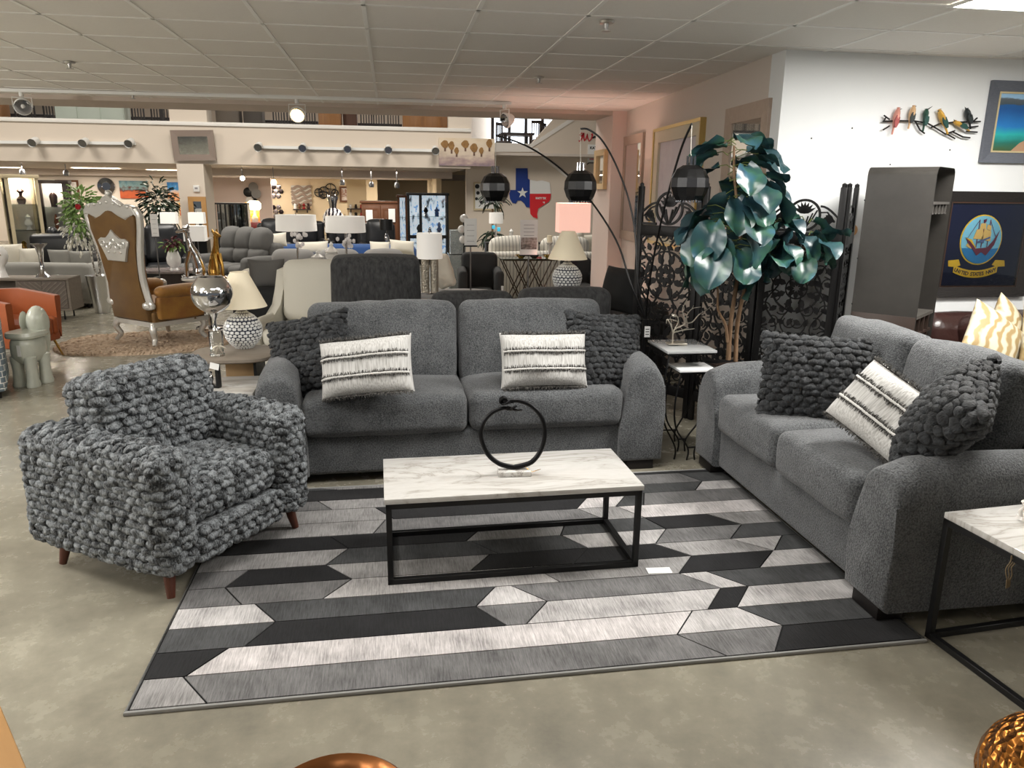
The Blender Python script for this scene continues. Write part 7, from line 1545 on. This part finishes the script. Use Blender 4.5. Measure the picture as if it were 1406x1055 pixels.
# ---- mezzanine front fittings
cv = canvas('wall_art_canvas', 'wide autumn tree canvas on the upper floor front', (602,189,679,229), YF-.01, print_mat('print_autumn', [(.2,(140,122,132)),(.3,(176,152,148)),(.45,(214,196,178)),(.7,(226,210,186)),(.9,(216,194,164))], 6, nz_=.45), depth=.06)
M('autumn_gold', (170,132,78), .7, var=(12,(122,84,50),.3)); M('autumn_stem', (110,84,70), .7)
for px, py, w_, h_ in ((611,198,5,8),(620,200,4,9),(627,207,3,7),(639,198,5,8),(651,203,5,9),(661,207,3,7),(672,197,4,9)):
    q = at(px, py, YF-.06)-cv.location; k = YF/1040; bm = bmn(); prism(bm, [(q.x+w_*k*cos(R(a))*(1+.15*sin(a*.2)), q.z+h_*k*.62*sin(R(a))) for a in range(0,360,24)], -.052, -.043); obj('painted_tree', bm, MATS['autumn_gold'], cv, smooth=False)
    bm = bmn(); box(bm, q.x-.02,q.x+.02,-.05,-.043,q.z-h_*k*1.1,q.z-h_*k*.4); obj('painted_trunk', bm, MATS['autumn_stem'], cv, smooth=False)
mm = canvas('wall_mirror', 'pewter framed mirror on the upper floor front over the pillar', (235,178,297,221), YF-.08, MATS['mirror'], 'frame_pewter' if M('frame_pewter', (150,134,124), .4, .3) else None, .13, cat='mirror', depth=.06)
mm.rotation_euler = (R(6), R(-1.5), 0)
def track(label, x0, y0_, x1, y1_, heads, Y, group):
    a, c_ = at(x0,y0_,Y), at(x1,y1_,Y); t = thing('track_light', label, 'track light', ((a.x+c_.x)/2, Y, (a.z+c_.z)/2), group=group); w_ = (c_.x-a.x)/2; s = (c_.z-a.z)/2
    bm = bmn(); box(bm, -w_,w_,-.04,.04,-.03,.03); [setattr(v,'co',v.co+V((0,0,s*v.co.x/w_))) for v in bm.verts]; obj('rail', bm, MATS['lamp_case'], t, smooth=False)
    for px in heads:
        x = at(px,y0_,Y).x-t.location.x; z = s*x/w_; h_ = link('lamp_head', None); h_.parent = t; h_.location = (x,-.05,z)
        bm = bmn(); cyl(bm, (0,-.02,.04), (.0,-.26,-.03), .07, .085, 14, caps=False); ball(bm, (0,-.02,.04), .07, 10); obj('can', bm, MATS['lamp_case'], h_); bm = bmn(); cyl(bm, (0,-.24,-.024),(0,-.245,-.026), .07, .07, 14); obj('lens', bm, MATS['steel'], h_)
    return t
track('white track light along the upper floor front toward the shop edge', -30, 195, 186, 197, (-22,52,120,182), YF-.05, 'tracks on the upper floor front'); track('white track light along the upper floor front between mirror and tree canvas', 354, 202, 603, 207, (357,417,478,533,597), YF-.05, 'tracks on the upper floor front')
M('lamp_glow', (255,240,214), .4, emit=((255,222,160), 7))
a, c_ = gr(-60, 119, ZC), gr(702, 139.5, ZC); ctk = thing('ceiling_track', 'long white lighting track under the tiled ceiling', 'track light', (a+c_)*.5); ctk.location.z = ZC-.02; ctk.rotation_euler = (0,0,atan2(c_.y-a.y, c_.x-a.x)); w_ = (c_-a).length/2
bm = bmn(); box(bm, -w_,w_,-.02,.02,-.015,.015); obj('rail', bm, MATS['lamp_case'], ctk, smooth=False)
for px, py, lab, rz, gl_ in ((28,147,'round spotlight on the ceiling track above the flower planter',20,0), (407,158,'lit round spotlight on the ceiling track in the middle of the shop',0,1), (693,166,'round spotlight at the ceiling track end by the stair',-65,0)):
    g_ = gr(px, 121+18.5*px/700, ZC); q = at(px, py, g_.y); t = thing('spotlight', lab, 'spotlight', (g_.x, g_.y, ZC-.035), R(rz), 'spotlights on the ceiling track'); dz = q.z-(ZC-.035)
    bm = bmn(); cyl(bm, (0,0,0),(0,0,-.04), .022, n=12); obj('stem', bm, MATS['lamp_case'], t); bm = bmn(); tube(bm, [(-.085,0,dz),(-.085,0,-.05),(.085,0,-.05),(.085,0,dz)], .009, 8, flat=.6); obj('yoke', bm, MATS['lamp_case'], t)
    hd = link('head', None); hd.parent = t; hd.location = (0,0,dz); hd.rotation_euler = (R(18),0,0)
    bm = bmn(); lathe(bm, [(.075,0),(.085,.01),(.082,.03),(.05,.10),(.03,.12),(0,.12)], 24); bm.transform(Matrix.Rotation(R(90), 4, 'X')); bm.transform(Matrix.Diagonal((1,-1,1,1)) if 0 else Matrix.Rotation(R(180), 4, 'Z')); bm.transform(Matrix.Rotation(R(180), 4, 'Z')); 
    bm.transform(Matrix.Diagonal((1,-1,1,1))); obj('can', bm, MATS['lamp_case'], hd); bm = bmn(); lathe(bm, [(.074,.004),(.05,.045),(.02,.06),(0,.06)], 20); bm.transform(Matrix.Diagonal((1,-1,1,1)) @ Matrix.Rotation(R(90), 4, 'X')); obj('reflector', bm, MATS['chrome'], hd); bm = bmn(); ball(bm, (0,.03,0), .022, 10); obj('bulb', bm, MATS['lamp_glow'] if gl_ else MATS['white_ceramic'], hd)
# strips and spots under the low ceiling
for x0, x1, y, lab in ((100,164,233,'fluorescent strip light under the upper floor above the planter tree'), (-30,28,243,'fluorescent strip light under the upper floor at the shop edge'), (204,252,245.5,'fluorescent strip light above the desert canvas'), (382,432,239,'fluorescent strip light above the drum lamps')):
    dpt = min(25.6, (ZL-.03-CH)/((at((x0+x1)/2, y, 1).z-CH))); a, c_ = at(x0,y,dpt), at(x1,y,dpt); troffer((a.x+c_.x)/2, dpt, ZL+.015, c_.x-a.x, .35, lab, 'strip lights under the upper floor', 'lens_far')
for px, py, lab in ((31,238,'small spotlight under the upper floor over the pale curio cabinet'), (91,239,'small spotlight under the upper floor over the dark curio cabinet'), (376,252,'lit hanging lamp before the warm tan wall'), (470,252,'small spotlight near the horses picture'), (510,255,'small spotlight near the brown armoire'), (545,256,'small spotlight above the narrow brown cabinet')):
    Y = 20.5; q = at(px, py, Y); t = thing('ceiling_spotlight', lab, 'spotlight', (q.x, Y, ZL+.018), group='small spotlights under the upper floor'); z = q.z-ZL; bm = bmn(); cyl(bm, (0,0,0),(0,0,min(-.05,z+.05)), .012, n=8); obj('stem', bm, MATS['steel'], t); bm = bmn(); lathe(bm, [(0,.08),(.05,.07),(.07,0),(.06,-.06),(.05,-.06)], 14, (0,0,min(-.06,z))); obj('can', bm, MATS['steel'] if px != 376 else MATS['glow'], t)
q = at(333, 246, 20.2); t = thing('ceiling_spotlight', 'bright bulb shining under the upper floor near the mauve wall', 'spotlight', (q.x, 20.2, ZL+.018)); bm = bmn(); cyl(bm, (0,0,0),(0,0,q.z-ZL+.04), .01, n=8); obj('stem', bm, MATS['steel'], t); bm = bmn(); ball(bm, (0,0,q.z-ZL), .055, 12); obj('bulb', bm, M('bulb_hot', (255,245,225), .4, emit=((255,236,200), 30)), t)
# ---- upper floor behind glass
ZF = 2.62
def upper_case(label, x0, x1, Y, mat, h=1.05, n=2, rz=0, name='sideboard'):
    a, c_ = at(x0,165,Y).x, at(x1,165,Y).x; w_ = (c_-a)/2; t = thing(name, label, 'cabinet', ((a+c_)/2, Y+.25, ZF), R(rz)); bm = bmn(); box(bm, -w_,w_,-.22,.22,0,h,.008); obj('case', bm, MATS[mat], t)
    for i in range(n): d_ = 2*w_/n; bm = bmn(); box(bm, -w_+d_*i+.02,-w_+d_*(i+1)-.02,-.24,-.221,.06,h-.06,.006); obj('door', bm, MATS[mat], t)
    return t
def upper_chair(label, px, Y, mat='wood_dark', rz=0, cat='chair'):
    t = thing('dining_chair', label, 'chair', (at(px,165,Y).x, Y+.2, ZF), R(rz), 'dark dining chairs on the upper floor'); 
    bm = bmn(); box(bm, -.22,.22,-.22,.22,.44,.49,.01); obj('seat', bm, MATS[mat], t)
    for x in (-.2,.2):
        for y, h in ((-.2,.44),(.2,1.0)): bm = bmn(); box(bm, x-.022,x+.022,y-.022,y+.022,0,h); obj('leg', bm, MATS[mat], t, smooth=False)
    bm = bmn(); box(bm, -.2,.2,.185,.215,.92,1.0); obj('top_rail', bm, MATS[mat], t, smooth=False)
    for i in range(3): bm = bmn(); x = -.1+.1*i; box(bm, x-.018,x+.018,.19,.21,.49,.92); obj('back_slat', bm, MATS[mat], t, smooth=False)
    return t
def upper_table(label, x0, x1, Y, mat='wood_dark'):
    a, c_ = at(x0,165,Y).x, at(x1,165,Y).x; w_ = (c_-a)/2; t = thing('dining_table', label, 'table', ((a+c_)/2, Y+.5, ZF)); bm = bmn(); box(bm, -w_,w_,-.45,.45,.70,.76,.01); obj('tabletop', bm, MATS[mat], t)
    for x in (-w_+.1,w_-.1):
        for y in (-.38,.38): bm = bmn(); cbox(bm, (x,y,.35), (.09,.09,.70)); obj('leg', bm, MATS[mat], t, smooth=False)
M('cabinet_mint', (222,230,218), .5); M('board_grey', (128,116,104), .6)
upper_case('brown cabinet end on the upper floor at the shop edge', -40, 2, 19.2, 'amber_wood', 1.0, 1)
upper_table('dark dining table on the upper floor at the shop edge', 4, 72, 20.4); upper_table('dark dining table on the upper floor beside the pillar', 172, 243, 20.4); upper_table('dark dining table on the upper floor behind the spotlight', 345, 436, 20.4); upper_table('dark dining table on the upper floor by the amber cabinet', 490, 552, 20.6)
upper_case('pale mint cabinet on the upper floor behind the glass rail', 76, 171, 19.0, 'cabinet_mint', 1.3, 3); upper_case('taupe sideboard on the upper floor nearest the pillar', 296, 328, 19.3, 'board_grey', 1.1, 1); upper_case('darker taupe sideboard next to the first on the upper floor', 334, 360, 19.5, 'wood_ash_dark', 1.0, 1)
upper_case('plain amber sideboard on the upper floor', 437, 468, 19.3, 'amber_wood', 1.1, 1); upper_case('brown sideboard behind the plain amber one on the upper floor', 471, 490, 19.6, 'wood_brown', 1.0, 1); upper_case('amber cabinet with a figured door on the upper floor end', 553, 632, 19.0, 'amber_wood', 1.15, 3)
UC = [(20,'edge table, first along'),(40,'edge table, second along'),(60,'edge table, nearest the mint cabinet'),(190,'pillar table, nearest the mint cabinet'),(210,'pillar table, middle one'),(230,'pillar table, nearest the pillar'),(380,'table behind the lit spotlight, first along'),(402,'table behind the lit spotlight, second along'),(423,'table behind the lit spotlight, nearest the amber sideboard'),(503,'table between the two amber cabinets, first along'),(520,'table between the two amber cabinets, second along'),(540,'table between the two amber cabinets, nearest the figured cabinet')]
uc0 = None
for i, (px, lab) in enumerate(UC):
    L_ = f'dark dining chair upstairs at the {lab}'; x = at(px,165,19.3).x
    if uc0 is None: uc0 = upper_chair(L_, px, 19.3); uc0.scale = (.62,.9,1)
    else: dup(uc0, L_, (x, 19.5, ZF), R((0,180)[i % 2]))
bm = bmn(); x0_, x1_ = at(-60,165,YF).x, at(243,165,YF).x; x2_, x3_ = at(283,165,YF).x, at(646,165,YF).x
for a, c_ in ((x0_,x1_),(x2_,x3_-.45)): bm = bmn(); box(bm, a,c_,YF+.1,YF+.112,ZU,ZU+1.0); o = struct('window_rail_glass', bm, MATS['glass_pane'], 'glass balustrade panel of the upper floor', smooth=False)
# bright upper window seen over the stair, chairs there
M('window_day', (240,246,255), .5, emit=((236,244,255), 3.2)); a, c_ = at(676,196,27.5), at(768,130,27.5)
bm = bmn(); box(bm, a.x,c_.x,27.5,27.55,a.z-.6,c_.z); struct('window_1', bm, MATS['window_day'], 'bright shop window on the upper floor')
bm = bmn()
for k in range(5): x = a.x+(c_.x-a.x)*k/4; box(bm, x-.05,x+.05,27.42,27.5,a.z-.6,c_.z)
struct('window_frame', bm, MATS['wood_dark'], 'dark mullions of the upper window')
upper_table('dark dining table before the bright upper window', 690, 735, 22.5)
for px, Y, lab in ((692,22.2,'dark dining chair before the bright upper window'),(738,21.2,'grey backed dining chair at the top of the stair'),(752,22,'dark dining chair behind the stair top'),(772,23.5,'dark dining chair furthest along the stair top')): dup(uc0, lab, (at(px,175,Y).x, Y, ZF), R(20*(px % 3)))
bm = bmn(); a, c_ = at(650,198,YS-.1).x, at(728,198,YS-.1).x; box(bm, a,c_,YS+.2,YS+.212,at(700,200,YS).z,at(700,200,YS).z+.9); struct('window_stair_glass', bm, MATS['glass_pane'], 'glass balustrade at the stair head', smooth=False)
# ================================================================ let the loose cushions rest against what they lean on
from mathutils.bvhtree import BVHTree
def tree_of(o):
    bpy.context.view_layer.update(); vs, ps = [], []
    def rec(q):
        if q.type == 'MESH':
            b = len(vs); vs.extend(q.matrix_world @ v.co for v in q.data.vertices); ps.extend(tuple(b+i for i in p.vertices) for p in q.data.polygons)
        for c in kids(q): rec(c)
    rec(o); return vs, ps
def settle(o, others, step, n=20):
    ts = [BVHTree.FromPolygons(*tree_of(q)) for q in others]
    vs, ps = tree_of(o); d = V((0,0,0)); s = V(step)
    for k in range(n):
        t = BVHTree.FromPolygons([v+d for v in vs], ps)
        if not any(t.overlap(q) for q in ts): break
        d += s
    o.location = o.location+d; return d
def named(lbl): return next(o for o in bpy.data.objects if o.get('label', '').startswith(lbl))
br_ = named('brown leather sofa'); g0 = named('gold patterned cushion'); g1 = named('gold leaf cushion'); g2 = named('gold cushion on'); settle(g1, [br_], (0, -.004, .003), 30); settle(g0, [br_, g1], (-.002, -.004, .002), 40); settle(g2, [br_, g1, g0], (.003, -.004, .002), 40)
for L_ in ('cream cushion on the blue sofa','wide cream cushion on the blue sofa','square cream cushion standing','flat cream cushion on the blue'): settle(named(L_), [named('long blue velvet')], (0, -.012, .010), 30)
gs_ = named('grey linen sofa seen'); done = [gs_]
for L_ in ('plump grey cushion on the grey linen sofa, second','plump grey cushion on the grey linen sofa next','white cushion on the grey','white cushion propped','small blue grey cushion'): settle(named(L_), done, (0, .012, .001), 30); done.append(named(L_))
st_s = named('white and grey striped'); a = named('pale bolster'); settle(a, [st_s], (0, .012, .008), 30); settle(named('small pale cushion at'), [st_s, a], (.012, .012, .006), 30)
settle(named('large dark grey cushion'), [named('dark grey sofa corner')], (-.008, -.004, .008), 30)
settle(named('grey square cushion resting'), [named('dark grey sofa with cream'), named('white topped dark console')], (0, -.006, .010), 30)
fp_ = [named('dark knotted fur pillow leaning'), named('dark knotted fur pillow at the sofa end'), named('square dark knotted'), named('slumped dark knotted')]
settle(fp_[0], [sofa_main], (.001, -.003, .003), 10); settle(fp_[1], [sofa_main], (-.002, -.003, .003), 10); settle(fp_[2], [sofa_love], (-.003, -.001, .003), 10); settle(fp_[3], [sofa_love], (-.003, .001, .003), 10)
settle(named('fringed white lumbar pillow tilted'), [sofa_main, fp_[0]], (.001, -.004, .001), 14); settle(named('fringed white lumbar pillow upright'), [sofa_main, fp_[1]], (-.001, -.004, .001), 14); settle(named('fringed white lumbar pillow slanted'), [sofa_love, fp_[3]], (-.003, .002, .002), 14)
